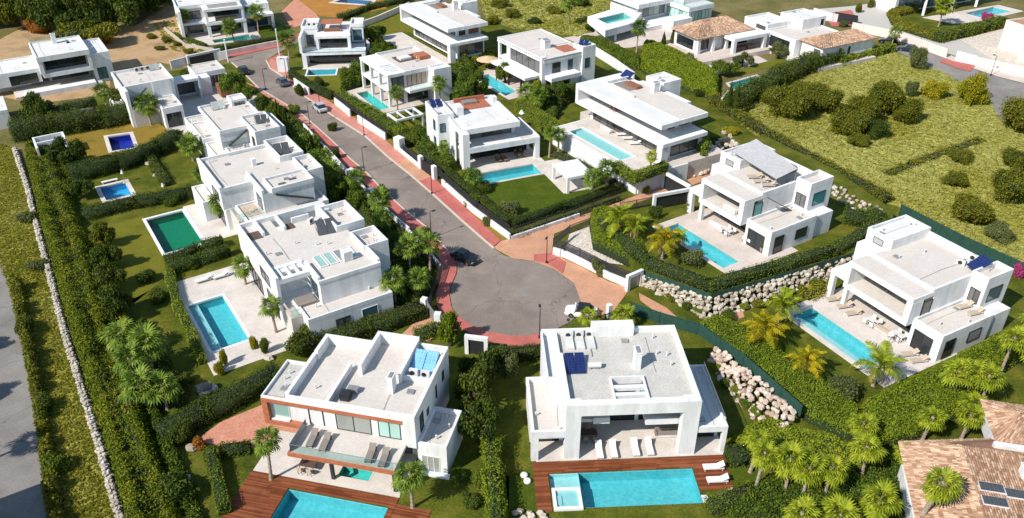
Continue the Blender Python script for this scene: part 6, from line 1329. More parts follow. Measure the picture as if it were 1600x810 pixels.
# rough vegetation at the left roadside
leaf_mass('roadside_scrub', 'dark scrub strip along the grey road at left edge', 'scrub', [(16, 430), (40, 452), (50, 520), (66, 600), (84, 690), (98, 780), (104, 840), (78, 840), (66, 740), (54, 650), (40, 560), (22, 480)], 1.2, 'leaf_scrub', dens=20, leaf=.2, bumps=1.4, edge=1.2, core='core_brown')

# ---------------------------------------------------------------- wild grass (nobody could count the tufts)
def tufts(name, label, px, n, hgt, mat='grass_blade', seed=1, size=.4):
    poly = PP(px); rng = np.random.default_rng(seed); xs = [p.x for p in poly]; ys = [p.y for p in poly]; P_ = []
    x = rng.uniform(min(xs), max(xs), n * 8); y = rng.uniform(min(ys), max(ys), n * 8)
    for a, b in zip(x, y):
        if inside(a, b, poly): P_.append((a, b))
        if len(P_) >= n: break
    p = np.array(P_); k = len(p); ang = rng.uniform(0, math.pi, k); V = []; o = Vector((xs[0], ys[0], 0))
    quads = []
    for j in range(3):
        a = ang + j * 1.05; s = size * rng.uniform(.5, 1.3, k); hh = hgt * rng.uniform(.4, 1.2, k); dx = np.cos(a) * s; dy = np.sin(a) * s; tx = rng.normal(size=k) * .35 * hh; ty = rng.normal(size=k) * .35 * hh
        b0 = np.stack([p[:, 0] - dx, p[:, 1] - dy, np.zeros(k)], 1); b1 = np.stack([p[:, 0] + dx, p[:, 1] + dy, np.zeros(k)], 1)
        quads.append(np.stack([b0, b1, b1 * [1, 1, 0] + np.stack([tx + dx * .5, ty + dy * .5, hh], 1), b0 * [1, 1, 0] + np.stack([tx - dx * .5, ty - dy * .5, hh], 1)], 1))
    Vv = np.concatenate(quads).reshape(-1, 3) - np.array([[o.x, o.y, 0]]); me = np_mesh(name, Vv, np.arange(len(Vv)).reshape(-1, 4), mat)
    return tag(link(name, me, loc=o), label, 'grass', kind='stuff')
tufts('wild_grass', 'yellow-green rough grass covering the scrub field on the right', [(1128, 172), (1310, 102), (1400, 84), (1480, 118), (1545, 158), (1560, 190), (1640, 215), (1720, 520), (1600, 430), (1410, 325), (1210, 235)], 30000, .3, seed=2, size=.2)
tufts('wild_grass', 'rough grass on the slope at the top centre', [(745, -20), (1000, -40), (975, 10), (905, 58), (800, 45), (760, 30)], 7000, .4, seed=3, size=.3)
tufts('wild_grass', 'rough yellow grass strip left of the pale stone wall', [(-30, 215), (20, 232), (45, 300), (60, 370), (80, 440), (100, 520), (125, 600), (150, 680), (170, 750), (195, 840), (100, 840), (70, 740), (55, 650), (42, 560), (20, 470), (-30, 330)], 12000, .2, seed=4, size=.14)
tufts('dry_weeds', 'dry tufts scattered over the bare earth slope, top left', [(240, 40), (270, 30), (282, 50), (345, 86), (270, 80)], 260, .3, 'grass_blade', seed=5, size=.2)

# ---------------------------------------------------------------- shrubs and trees
def rows(fn, data):
    for d in data: fn(*d)
ORD = 'first second third fourth fifth sixth seventh eighth ninth tenth eleventh twelfth thirteenth fourteenth fifteenth sixteenth seventeenth eighteenth nineteenth twentieth twenty-first twenty-second twenty-third twenty-fourth twenty-fifth twenty-sixth twenty-seventh twenty-eighth'.split()
BUSH = [(1230, 184, 4.8, 5.6, 'leaf_scrub'), (1288, 176, 4.4, 5.0, 'leaf_scrub'), (1380, 176, 5.0, 6.4, 'leaf_scrub'), (1322, 212, 3.8, 4.4, 'leaf_scrub'), (1362, 214, 3.0, 3.4, 'leaf_dark'), (1414, 192, 3.3, 4.4, 'leaf_scrub'), (1421, 152, 1.3, 3.0, 'leaf_olive'), (1457, 152, 3.0, 3.4, 'leaf_yellow'), (1512, 345, 3.8, 4.0, 'leaf_scrub'), (1577, 312, 4.4, 4.4, 'leaf_scrub'), (1490, 290, 2.4, 2.4, 'leaf_scrub'), (1258, 158, 3.6, 4.2, 'leaf_scrub'), (1344, 190, 3.6, 4.6, 'leaf_scrub'), (1560, 375, 2.6, 2.2, 'leaf_olive'), (1500, 252, 2.6, 2.0, 'leaf_scrub'), (1206, 166, 2.8, 3.2, 'leaf_scrub'), (1340, 228, 2.4, 2.2, 'leaf_scrub'), (1590, 262, 3.4, 3.0, 'leaf_scrub')]
BX = [b[0] for b in BUSH]
for i, (px, py, r, h, mt) in enumerate(BUSH):
    shrub('rounded wild bush in the right scrub field, %s from the left' % ORD[sorted(BX).index(px)], px, py, r, h, mt, var=i, group='wild bushes of the scrub field')
shrub('feathery upright shrub beside the dark parked car, field corner', 1430, 108, 2.4, 4.6, 'leaf_olive', group='wild bushes of the scrub field')
shrub('big domed bush at the bend of the far right road', 1515, 162, 3.6, 5.6, 'leaf_yellow', var=1, group='wild bushes of the scrub field')
shrub('large bush cut by the right edge below the far road', 1592, 205, 5.0, 6.6, 'leaf_scrub', var=2, group='wild bushes of the scrub field')
WOOD = [(10, 38, 9, 6, 'leaf_scrub'), (40, 45, 10, 5, 'leaf_scrub'), (75, 48, 11, 6, 'leaf_dark'), (105, 58, 9, 6, 'leaf_dark'), (140, 55, 10, 6.5, 'leaf_dark'), (125, 72, 6, 5, 'leaf_scrub'), (160, 72, 6, 5, 'leaf_scrub'), (185, 50, 9, 6, 'leaf_dark'), (170, 30, 10, 7, 'leaf_dark'), (215, 30, 9, 6, 'leaf_dark'), (120, 30, 11, 7, 'leaf_dark'), (60, 22, 10, 7, 'leaf_scrub'), (15, 15, 10, 7, 'leaf_dark'), (245, 14, 8, 6, 'leaf_dark'), (90, 12, 11, 8, 'leaf_scrub'), (200, 8, 10, 8, 'leaf_dark'), (150, 5, 10, 8, 'leaf_scrub'), (-20, 40, 9, 6, 'leaf_dark'), (30, -4, 10, 8, 'leaf_dark'), (110, -8, 10, 8, 'leaf_dark'), (265, -6, 7, 6, 'leaf_scrub')]
WX = [w[0] for w in WOOD]
for i, (px, py, h, r, mt) in enumerate(WOOD):
    tree('dark scrubby tree in the top left wood, %s from the left' % ORD[sorted(WX).index(px)], px, py, h, r, mt, var=i, group='trees of the dense wood')
shrub('rust-brown bush between bare earth and the wood', 62, 52, 3.2, 3.4, 'leaf_rust', group='wild bushes of the wood edge'); shrub('rust-tinged bush right of the cantilevered far left villa', 165, 66, 2.6, 2.8, 'leaf_rust', var=1, group='wild bushes of the wood edge')
for i, (px, py, h, r, mt, lb) in enumerate([
    (745, 645, 5.6, 2.6, 'leaf_dark', 'broad dark tree between front villas, beside the shaded wall'), (752, 605, 5.4, 2.4, 'leaf_dark', 'dark tree behind the shaded wall, nearest the entrance portal'), (750, 690, 5.2, 2.4, 'leaf_dark', 'leafy tree between front villas, level with the corner terrace'), (790, 590, 4.2, 1.7, 'leaf_olive', 'round olive tree at the rear of front centre villa lawn'),
    (705, 540, 4.6, 1.6, 'leaf_bright', 'bright small tree beside the driveway gate by the circle'), (170, 420, 4.4, 2.0, 'leaf_dark', 'dark garden tree left of emerald pool lawn, upper'), (176, 455, 4.6, 2.1, 'leaf_dark', 'dark garden tree left of emerald pool lawn, middle'), (186, 500, 5.0, 2.3, 'leaf_dark', 'dark garden tree left of emerald pool lawn, lower'),
    (165, 385, 3.6, 1.7, 'leaf_scrub', 'olive-brown tree at upper corner of emerald pool lawn'), (205, 175, 6.0, 3.0, 'leaf_dark', 'large dark tree beside the upper left row villa'), (128, 310, 4.0, 2.2, 'leaf_dark', 'dark tree left of the blue pool lawn'), (110, 260, 5.0, 3.0, 'leaf_dark', 'dark tree beside the small open-roofed pool house'), (60, 190, 5.0, 3.4, 'leaf_dark', 'dark tree in the hedge corner at far left'),
    (365, 150, 5.5, 2.6, 'leaf_palm', 'leafy tree beside the trellis court by the road'), (385, 165, 5.0, 2.4, 'leaf_hedge', 'green tree overhanging the road wall, upper left row'), (300, 130, 3.6, 2.0, 'leaf_hedge', 'tree in the walled court near the carport'), (580, 80, 5.0, 3.0, 'leaf_hedge', 'green tree right of the three-tier villa'), (605, 95, 4.4, 2.6, 'leaf_hedge', 'green tree behind the slatted corner terrace villa'), (590, 62, 4.0, 2.2, 'leaf_dark', 'dark tree at the corner of the olive lawn'),
    (725, 165, 6.0, 2.6, 'leaf_palm', 'leafy green tree behind corner villa, left of the shrub-hidden pool'), (745, 150, 5.0, 2.4, 'leaf_hedge', 'green tree beside the straw parasol'), (790, 130, 4.6, 2.0, 'leaf_hedge', 'shrubby tree over the turquoise pool below canopy'), (870, 160, 4.6, 2.6, 'leaf_dark', 'dark tree below the long glazed upper floor'), (850, 168, 4.4, 2.4, 'leaf_dark', 'dark tree left of the small lawn, upper centre'),
    (1096, 262, 4.8, 2.3, 'leaf_palm', 'rounded tree in the rock bed between the portals and long villa'), (480, 242, 4.6, 2.4, 'leaf_palm', 'leafy tree at the roadside above the left villas'), (525, 318, 4.8, 2.2, 'leaf_hedge', 'green tree behind the stepped villa near the road wall'), (560, 330, 4.4, 1.9, 'leaf_hedge', 'small tree between stepped villa and road wall'),
    (380, 305, 3.0, 1.6, 'leaf_hedge', 'small tree at left wall of the broad cream-roofed villa'), (1070, 105, 3.2, 2.6, 'leaf_olive', 'olive tree in front of arcaded porch, left'), (1130, 118, 3.6, 3.2, 'leaf_hedge', 'rounded tree below the arcaded porch'), (1160, 105, 3.0, 2.4, 'leaf_olive', 'olive tree right of the arcaded porch steps'), (1215, 90, 3.2, 2.6, 'leaf_olive', 'olive tree left of the blue-shaded wall')]):
    tree(lb, px, py, h, r, mt, var=i)
for i, (px, py, r, h, mt, z, lb) in enumerate([
    (798, 334, 1.6, 1.9, 'leaf_olive', 0, 'grey-green round bush on corner of the deep green lawn'), (738, 322, 1.5, 1.7, 'leaf_hedge', 0, 'green bush by roadside railing beside the deep green lawn'), (758, 300, 1.4, 1.5, 'leaf_dark', 0, 'dark bush at left end of corner villa pool'), (937, 428, 1.3, 2.0, 'leaf_olive', 0, 'round bush against the white wall by the turning circle'), (762, 352, 1.0, 1.4, 'leaf_olive', 0, 'small bush on the verge against white roadside wall'),
    (1310, 622, 2.3, 2.2, 'leaf_olive', 0, 'dark olive dome bush on lawn beside the long diagonal pool'), (1080, 414, 1.7, 1.9, 'leaf_olive', 2, 'olive bush beside the terrace pool above the rubble bank'), (490, 530, 2.0, 2.6, 'leaf_dark', 0, 'dark bush at front corner of the stepped villa'), (470, 552, 1.8, 2.2, 'leaf_dark', 0, 'dark bush behind the gravel roof of rust-trimmed villa'), (283, 690, 1.5, 1.8, 'leaf_dark', 0, 'dark bush at left tip of pink gravel court'), (312, 700, .9, 1.2, 'leaf_rust', 0, 'brown-green bush among pale boulders by gravel court'),
    (345, 585, .7, 1.5, 'leaf_yellow', 0, 'yellow-green clipped cone shrub near the pool pump box'), (352, 572, .6, 2.0, 'leaf_yellow', 0, 'slim yellow-green cypress shrub beside boulders below pool'), (398, 545, .6, 1.8, 'leaf_yellow', 0, 'yellow-green shrub at lower right corner of the broad pool'), (415, 552, .6, 2.0, 'leaf_hedge', 0, 'slim green shrub right of the broad pool corner'), (520, 205, 1.0, 1.4, 'leaf_dark', 0, 'round dark bush on red pavement beyond the upper left villas'),
    (525, 248, 1.1, 1.8, 'leaf_dark', 0, 'dark round street bush on the red pavement, middle'), (470, 150, 1.2, 2.2, 'leaf_dark', 0, 'dark round street bush near the silver car'), (600, 312, 1.4, 2.0, 'leaf_dark', 0, 'dark bush leaning over red pavement by the small white pillar'), (665, 372, 1.2, 1.8, 'leaf_dark', 0, 'dark bush over the pavement near the street lamp shadow'),
    (660, 215, 1.8, 2.2, 'leaf_hedge', 0, 'green bush behind the white gate pillar of the corner villa'), (700, 265, 1.9, 2.4, 'leaf_hedge', 0, 'green bush at foot of the corner villa facade'), (730, 285, 1.6, 2.2, 'leaf_bright', 0, 'bright bush left of the corner villa pool'), (500, 135, 1.4, 1.8, 'leaf_dark', 0, 'dark bush in the bed above the road near small aqua pool'), (545, 130, 2.4, 3.0, 'leaf_hedge', 0, 'rounded bush right of the small aqua pool'), (560, 120, 2.2, 3.2, 'leaf_palm', 0, 'leafy bush beside white stair of slatted corner villa'),
    (1024, 340, 1.2, 1.6, 'leaf_dark', 2, 'dark bush below portal wall on the terrace'), (1100, 325, .8, 1.2, 'leaf_bright', 2, 'small bright bush beside the second portal'), (838, 148, 1.8, 3.0, 'leaf_bright', 0, 'bright bush below the corner balcony, upper centre'), (640, 226, 2.0, 2.0, 'leaf_hedge', 0, 'bush under the open-beam pergola by the hedge'), (1006, 300, 1.0, 1.0, 'leaf_yellow', 0, 'yellow-green bush at foot of white corner wall'),
    (1130, 172, 1.2, 1.6, 'leaf_yellow', 0, 'bright yellow flowering bush by the dark shrub row'), (40, 520, 1.4, 1.8, 'leaf_dark', 0, 'dark roadside bush at left edge, upper'), (75, 640, 1.2, 1.6, 'leaf_dark', 0, 'dark roadside bush at left edge, middle'), (90, 735, 1.6, 1.9, 'leaf_hedge', 0, 'green roadside bush at left edge, lower'), (45, 345, 1.8, 1.4, 'leaf_olive', 0, 'grey-green bush on the left grass strip, upper'), (60, 420, 1.5, 1.2, 'leaf_olive', 0, 'grey-green bush on the left grass strip, lower'),
    (280, 780, 2.2, 2.6, 'leaf_dark', 0, 'large dark bush at the bottom left bank'), (755, 760, 1.2, 1.5, 'leaf_hedge', 0, 'small bush beside the narrow hedge, front villas'), (1260, 40, 1.0, 2.2, 'leaf_dark', 0, 'dark bush at the grey wall near the red forecourt'), (1318, 42, 1.4, 1.4, 'leaf_olive', 0, 'low olive bush on red forecourt')]):
    shrub(lb, px, py, r, h, mt, z=z, var=i)
for i, (px, py) in enumerate([(1340, 20), (1360, 12), (1378, 8)]): shrub(('clipped ball shrub by the grey drive, leftmost of three', 'clipped ball shrub by the grey drive, middle of three', 'clipped ball shrub by the grey drive, rightmost of three')[i], px, py, 1.1, 2.2, 'leaf_scrub', var=i, group='clipped ball shrubs')
shrub('magenta flowering shrub in front of the bright top right pool', 1540, 34, 1.8, 2.0, 'flower', group=None); shrub('magenta flowering shrub at the right edge beside rightmost villa', 1592, 430, 1.4, 1.8, 'flower', var=1, group=None)
for px, py, h, lb in ((1137, 178, 6.0, 'slim dark cypress left of green pool wall'), (1148, 182, 6.5, 'slim dark cypress in front of green pool wall'), (1050, 74, 4.6, 'slim cypress at left corner of the arcaded porch'), (1036, 76, 3.6, 'slim cypress left of the arcaded porch pair'), (1290, 92, 4.4, 'slim cypress before the clay-tile house with blue-shaded wall'), (441, 200, 4.6, 'slim cypress beside the road wall, upper left row, first'), (448, 208, 4.6, 'slim cypress beside the road wall, upper left row, second'), (436, 192, 4.4, 'slim cypress beside the road wall, upper left row, third')): cypress(lb, px, py, h)

# ---------------------------------------------------------------- planting on the rubble banks and slopes
for i in range(16):
    a = (i + .5) / 16; shrub('low green cushion plant on the rubble bank below the terrace hedge, %s from the left' % ORD[i], 1015 + a * 360, (446 + 52 * min(1, a * 3.6) if a < .27 else 500 - (a - .27) * 128) + (i % 3) * 4, .7 + .3 * (i % 2), .6 + .25 * (i % 3), ('leaf_bright', 'leaf_scrub', 'leaf_hedge')[i % 3], z=.2, var=i, group='cushion plants on the rubble bank')
for i in range(7):
    a = (i + .5) / 7; shrub('low green plant at foot of the pinkish rubble bank, %s from the top' % ORD[i], 1108 + a * 112, 570 + a * 118 + (i % 2) * 6, .8, .7, ('leaf_bright', 'leaf_hedge')[i % 2], z=.1, var=i, group='plants at the pinkish rubble bank')
for i, (px, py, r, h) in enumerate(((262, 66, 1.6, 1.2), (278, 72, 1.2, 1.0), (250, 78, 1.4, .9), (295, 84, 1.3, 1.0), (312, 88, 1.2, .8), (238, 60, 1.5, 1.0), (285, 62, 1.1, .8))): shrub('dry olive scrub on the bare earth slope at top left, %s' % ('one', 'lower', 'leftmost', 'near wall', 'rightmost', 'uppermost', 'beside villa')[i], px, py, r, h, 'leaf_scrub', var=i, group='dry scrub on the earth slope')
for i, (px, py, r, h) in enumerate(((800, 28, 2.6, 2.0), (835, 38, 2.2, 1.6), (868, 22, 2.8, 2.0), (905, 10, 3.0, 2.4), (780, 12, 3.0, 2.2), (925, 48, 2.4, 2.6), (770, 38, 2.0, 1.8))): shrub('dark olive bush on the rough slope at top centre, %s from the left' % ORD[sorted((800, 835, 868, 905, 780, 925, 770)).index(px)], px, py, r, h, ('leaf_scrub', 'leaf_dark')[i % 2], var=i, group='bushes on the top centre slope')
for i, (px, py, r, h, mt, lb) in enumerate(((1140, 210, 1.6, 1.2, 'leaf_yellow', 'yellow-green plant in the rock bed behind shade-sail villa, upper'), (1128, 236, 1.5, 1.2, 'leaf_bright', 'bright plant in the rock bed behind shade-sail villa, lower'), (1092, 150, 1.6, 1.4, 'leaf_dark', 'dark plant along the field hedge behind long villa'), (1110, 232, 1.8, 1.8, 'leaf_dark', 'dark plant beside right end of the long villa'), (300, 420, 1.0, 1.2, 'leaf_dark', 'dark plant between emerald pool and clipped hedge'), (228, 440, 1.5, 1.5, 'leaf_dark', 'dark plant at lower end of emerald pool lawn'), (250, 470, 1.4, 1.4, 'leaf_dark', 'dark plant behind hedge of broad turquoise pool'), (290, 600, 1.3, 1.2, 'leaf_dark', 'dark plant left of grey pump box'), (262, 610, 1.5, 1.4, 'leaf_dark', 'dark plant on shaded lawn left of pump box'), (330, 330, 1.2, 1.4, 'leaf_dark', 'dark plant below the emerald terrace palm'), (270, 320, 1.4, 1.6, 'leaf_dark', 'dark plant above the emerald pool'), (715, 750, 1.0, 1.0, 'leaf_hedge', 'green plant on lawn right of the corner wing terrace'), (735, 790, 1.1, 1.2, 'leaf_dark', 'dark plant at bottom of lawn between front villas'), (600, 545, 1.2, 1.2, 'leaf_dark', 'dark plant behind the back parapet of rust-trimmed villa'), (1330, 655, 1.2, 1.0, 'leaf_scrub', 'olive plant where two long hedges meet'), (460, 178, 1.4, 1.6, 'leaf_hedge', 'green plant by upper left red pavement'), (410, 170, 2.0, 2.4, 'leaf_dark', 'dark plant behind road wall of upper left row'), (428, 182, 1.6, 2.0, 'leaf_hedge', 'green plant left of slim cypresses'), (330, 118, 1.6, 1.6, 'leaf_hedge', 'green plant in the trellis court'))): shrub(lb, px, py, r, h, mt, var=i)
# ---------------------------------------------------------------- palms
for a in [
    dict(label='lone fan palm on the edge of timber deck, left of the balcony', px=424, py=750, h=4.4, r=1.55), dict(label='fan palm at right end of the bottom left timber deck', px=645, py=794, h=4.6, r=1.75),
    dict(label='fan palm on pool paving right of the broad turquoise pool', px=432, py=520, h=3.6, r=1.5), dict(label='bushy fan palm at top right corner of broad pool terrace', px=384, py=445, h=2.6, r=1.7, dead=4),
    dict(label='tall fan palm at right front corner of the stepped villa', px=620, py=480, h=4.4, r=1.9, split=True), dict(label='fan palm behind the corner palm of the stepped villa', px=642, py=432, h=4.4, r=1.8), dict(label='fan palm beside the road wall right of skylight roof', px=655, py=415, h=3.6, r=1.7),
    dict(label='fan palm over the red pavement behind the stepped villa', px=594, py=352, h=3.8, r=1.9), dict(label='fan palm near the white pillar, middle of roadside row', px=600, py=372, h=3.4, r=1.6), dict(label='fan palm beside blue-shaded wall of broad cream-roofed villa', px=522, py=300, h=4.0, r=2.0), dict(label='fan palm behind the blue-shaded wall, nearer the road', px=510, py=282, h=3.6, r=1.8),
    dict(label='fan palm at corner of the emerald pool terrace', px=350, py=346, h=3.2, r=1.9), dict(label='bushy fan palm at left front of broad cream-roofed villa', px=322, py=300, h=3.0, r=1.8), dict(label='bushy fan palm beside the upper row villa and blue pool lawn', px=302, py=252, h=3.2, r=2.2), dict(label='fan palm left of stacked-cube villa, by the navy pool lawn', px=236, py=196, h=4.4, r=2.4), dict(label='fan palm behind navy pool lawn, left of tall one', px=222, py=180, h=4.0, r=2.2), dict(label='thin fan palm at corner of bare earth plot', px=168, py=172, h=4.0, r=1.9),
    dict(label='fan palm in front of slatted corner terrace beside aqua pool', px=622, py=182, h=4.2, r=1.9), dict(label='fan palm at right corner of slatted terrace villa', px=688, py=166, h=4.0, r=1.8), dict(label='tall fan palm just right of the open pavilion', px=946, py=300, h=4.0, r=2.0), dict(label='fan palm in front of the open pavilion, by driveway hedge', px=926, py=310, h=3.8, r=1.8),
    dict(label='fan palm with bare stem between corner villa and retaining wall, left', px=858, py=246, h=3.8, r=1.5, dead=0), dict(label='fan palm with bare stem between corner villa and retaining wall, right', px=872, py=243, h=4.0, r=1.6, dead=0), dict(label='palm below glazed upper floor, near shrub-hidden pool', px=822, py=170, h=3.4, r=2.2), dict(label='palm beside the clipped hedge below glazed upper floor', px=842, py=178, h=3.2, r=2.0),
    dict(label='tall solitary fan palm near hedge bank and arcaded porch', px=994, py=84, h=5.2, r=2.4), dict(label='solitary palm on the rough slope at top centre', px=888, py=40, h=5.5, r=2.6), dict(label='small fan palm on pool terrace edge of the long villa', px=1015, py=270, h=2.6, r=1.2, z=3.0, mat='leaf_palm_lime'), dict(label='palm by the dark cars at the field corner', px=1392, py=74, h=3.6, r=1.8), dict(label='palm on lawn of the top right villa', px=1466, py=42, h=5.0, r=3.0, mat='leaf_palm_lime'),
    dict(label='palm before the two-storey terrace villa, left', px=295, py=58, h=4.6, r=2.2), dict(label='palm before the two-storey terrace villa, by the aqua pool', px=366, py=66, h=3.6, r=2.6), dict(label='palm at right end of the two-storey terrace villa', px=404, py=52, h=4.6, r=2.4), dict(label='bushy palm beside the roadside pole at the bend', px=452, py=92, h=3.6, r=2.2),
    dict(label='bushy palm tree cluster by the corner villa steps', px=694, py=250, h=1.8, r=1.4), dict(label='bushy palm left of corner villa pool', px=742, py=296, h=2.2, r=1.7),
    dict(label='garden palm at centre of the shaded lawn below emerald pool', px=240, py=585, h=3.8, r=2.2), dict(label='garden palm near the left end of broad dark hedge', px=262, py=640, h=3.4, r=2.0), dict(label='fan palm on pavement side behind grey sliding gate', px=655, py=470, h=3.6, r=1.7, split=False), dict(label='fan palm beside white wall nearest the black car', px=672, py=430, h=4.2, r=1.8), dict(label='fan palm at road wall, between kiosk and white pillar', px=560, py=318, h=4.0, r=1.9), dict(label='leaning garden palm in shaded lawn below emerald pool', px=196, py=560, h=3.2, r=2.2, mat='leaf_palm'), dict(label='garden palm beside left bank, below emerald lawn', px=214, py=600, h=3.4, r=2.3), dict(label='garden palm beside left bank, lowest of three', px=232, py=640, h=3.2, r=2.2), dict(label='small palm behind front centre villa by the white car', px=918, py=520, h=2.2, r=1.6, mat='leaf_palm_lime'), dict(label='small palm behind stair head of front centre villa', px=975, py=512, h=1.8, r=1.6, mat='leaf_palm_lime'),
]: palm(**a)
for a in [
    dict(label='lime fan palm right of the timber deck, inner', px=1172, py=738, h=4.0, r=1.6), dict(label='lime fan palm right of the timber deck, outer leaning stem', px=1180, py=765, h=4.6, r=1.7), dict(label='lime fan palm at the foot of the rubble bank', px=1226, py=770, h=4.6, r=1.8), dict(label='lime fan palm right of the rubble bank foot', px=1252, py=782, h=4.4, r=1.7), dict(label='lime fan palm in the middle of bottom right grove', px=1286, py=782, h=4.0, r=1.8), dict(label='lime fan palm below the massive hedge, left', px=1336, py=700, h=3.2, r=1.6), dict(label='lime fan palm below the massive hedge, beside clay roof', px=1345, py=752, h=3.8, r=1.8), dict(label='big lime fan palm at the bottom edge beside clay roof', px=1355, py=838, h=4.4, r=2.0),
    dict(label='leaning fan palm with thick stem against the clay roof', px=1418, py=850, h=7.2, r=1.9, lean=1.0, trunk_r=.26), dict(label='small fan palm at the corner of the clay roof', px=1402, py=745, h=3.0, r=1.3), dict(label='lime fan palm before the upper clay roof, left', px=1530, py=640, h=4.6, r=1.9), dict(label='lime fan palm before the upper clay roof, by the white wall', px=1500, py=690, h=3.4, r=1.6), dict(label='lime fan palm in the hedge corner above clay roof', px=1440, py=690, h=3.4, r=1.5), dict(label='lime fan palm in front of the massive hedge, left of pair', px=1486, py=632, h=4.0, r=1.8), dict(label='lime fan palm in front of the massive hedge, right of pair', px=1506, py=630, h=4.4, r=1.8), dict(label='low lime fan palm at upper edge of the clay roof', px=1516, py=660, h=2.4, r=1.7), dict(label='leaning fan palm at right edge behind clay roof', px=1560, py=590, h=5.4, r=1.9), dict(label='lime palm at right edge beside rightmost villa, upper', px=1590, py=560, h=5.0, r=2.2), dict(label='lime palm at right edge beside rightmost villa, lower', px=1604, py=600, h=4.4, r=2.2), dict(label='dark fan palm at bottom edge in the right grove', px=1300, py=850, h=3.6, r=2.0), dict(label='lime fan palm at bottom edge left of leaning stem', px=1240, py=850, h=3.6, r=1.9)]:
    a.setdefault('mat', 'leaf_palm_lime'); a.setdefault('dead', (2, 9, 5, 12, 3)[a['px'] % 5]); palm(**a)
for a in [
    dict(label='golden feather palm at upper left of the long diagonal pool', px=1190, py=545, h=2.6, r=2.9), dict(label='golden feather palm on lawn strip beside long diagonal pool', px=1252, py=592, h=2.2, r=2.6), dict(label='green feather palm at the near end of long diagonal pool', px=1364, py=603, h=2.6, r=3.2, mat='leaf_palm_lime', n=15), dict(label='green feather palm above the diagonal pool corner', px=1218, py=510, h=2.6, r=2.4, mat='leaf_palm_lime'),
    dict(label='feather palm in the terrace hedge corner, highest of three', px=966, py=368, h=2.4, r=2.6, z=2.0, mat='leaf_palm_lime', split=True), dict(label='feather palm in the terrace hedge corner, middle of three', px=990, py=378, h=2.2, r=2.2, z=2.0, mat='leaf_palm_lime', split=True), dict(label='golden feather palm beside the terrace pool', px=1034, py=406, h=2.4, r=2.4, z=2.0, split=True), dict(label='small feather palm at left end of terrace pool', px=1058, py=388, h=1.6, r=1.5, z=2.0, mat='leaf_palm_lime', split=True)]:
    palm(kind='feather', dead=3, **a)

# ---------------------------------------------------------------- stone walls and rubble
def band_positions(top, bot, z_top, z_bot, step, rows_, seed=1, jit=.5):
    rng = random.Random(seed); T = PP(top, z_top); Bm = PP(bot, z_bot); out = []
    for i in range(len(T) - 1):
        n = max(1, int((T[i + 1] - T[i]).length / step))
        for k in range(n):
            a = T[i].lerp(T[i + 1], k / n); b = Bm[i].lerp(Bm[i + 1], k / n)
            for j in range(rows_):
                q = a.lerp(b, (j + rng.uniform(-.3, .3)) / max(1, rows_ - 1)); out.append(q + Vector((rng.uniform(-jit, jit) * step, rng.uniform(-jit, jit) * step, rng.uniform(-.06, .06))))
    out.sort(key=lambda p: p.y); return out
rubble('rubble_bank', 'pale rubble stone bank under the hedged terrace, left of its corner', 'stone bank', band_positions([(1004, 430), (1108, 468)], [(1008, 446), (1108, 500)], 1.9, 0.1, .46, 6, 2), .60, 'stone')
rubble('rubble_bank', 'pale rubble stone bank under the hedged terrace, right of its corner', 'stone bank', band_positions([(1108, 468), (1250, 426), (1382, 388)], [(1112, 500), (1256, 448), (1392, 402)], 1.9, 0.1, .50, 5, 3), .60, 'stone')
rubble('rubble_bank', 'pinkish rubble stone bank right of the front centre villa', 'stone bank', band_positions([(1122, 546), (1180, 592), (1246, 648)], [(1108, 566), (1152, 624), (1216, 690)], 1.5, 0.1, .46, 6, 4), .60, 'stone_pink')
rubble('rubble_bank', 'pale rubble edging behind the shade-sail villa along the field', 'stone bank', band_positions([(1130, 208), (1150, 226)], [(1118, 230), (1140, 250)], 3.0, 1.0, .8, 4, 5), .8, 'stone')
rubble('rubble_bank', 'pale boulder edging beside the rear lawn of the shade-sail villa', 'stone bank', band_positions([(1302, 290), (1345, 316), (1382, 332)], [(1300, 302), (1335, 328), (1370, 342)], 2.3, 2.1, .7, 3, 6), .62, 'stone')
rubble('rubble_bank', 'boulders in the rock bed between the portals and shade-sail villa', 'stone bank', band_positions([(1068, 270), (1118, 262), (1130, 240)], [(1072, 276), (1126, 268), (1142, 250)], .6, .3, .8, 3, 7), .7, 'stone')
wl_px = [(24, 236), (45, 300), (62, 370), (82, 445), (103, 525), (127, 605), (152, 685), (172, 755), (198, 842)]
wp = PP(wl_px); pl_ = []; rng_ = random.Random(8)
for q, d in along(wp, .48):
    n_ = Vector((-d.y, d.x, 0))
    for off, zz in ((-.27, .36), (-.13, .66), (.14, .64), (.27, .34)): pl_.append(q + n_ * (off + rng_.uniform(-.05, .05)) + Vector((0, 0, zz + rng_.uniform(-.05, .05))) + d * rng_.uniform(-.15, .15))
pl_.sort(key=lambda p: p.y)
dw = rubble('dry_stone_wall', 'long pale dry-stone wall running down the left side', 'stone wall', pl_, .36, 'stone_grey')
b_ = MB()
for i in range(len(wp) - 1): b_.bar(wp[i] - pl_[0] + Vector((0, 0, pl_[0].z - pl_[0].z)) - Vector((0, 0, .4)) + Vector((0, 0, 0)), wp[i + 1] - pl_[0] - Vector((0, 0, .4)), .5, .92)
b_.build('fill', 'stone_grey', dw)
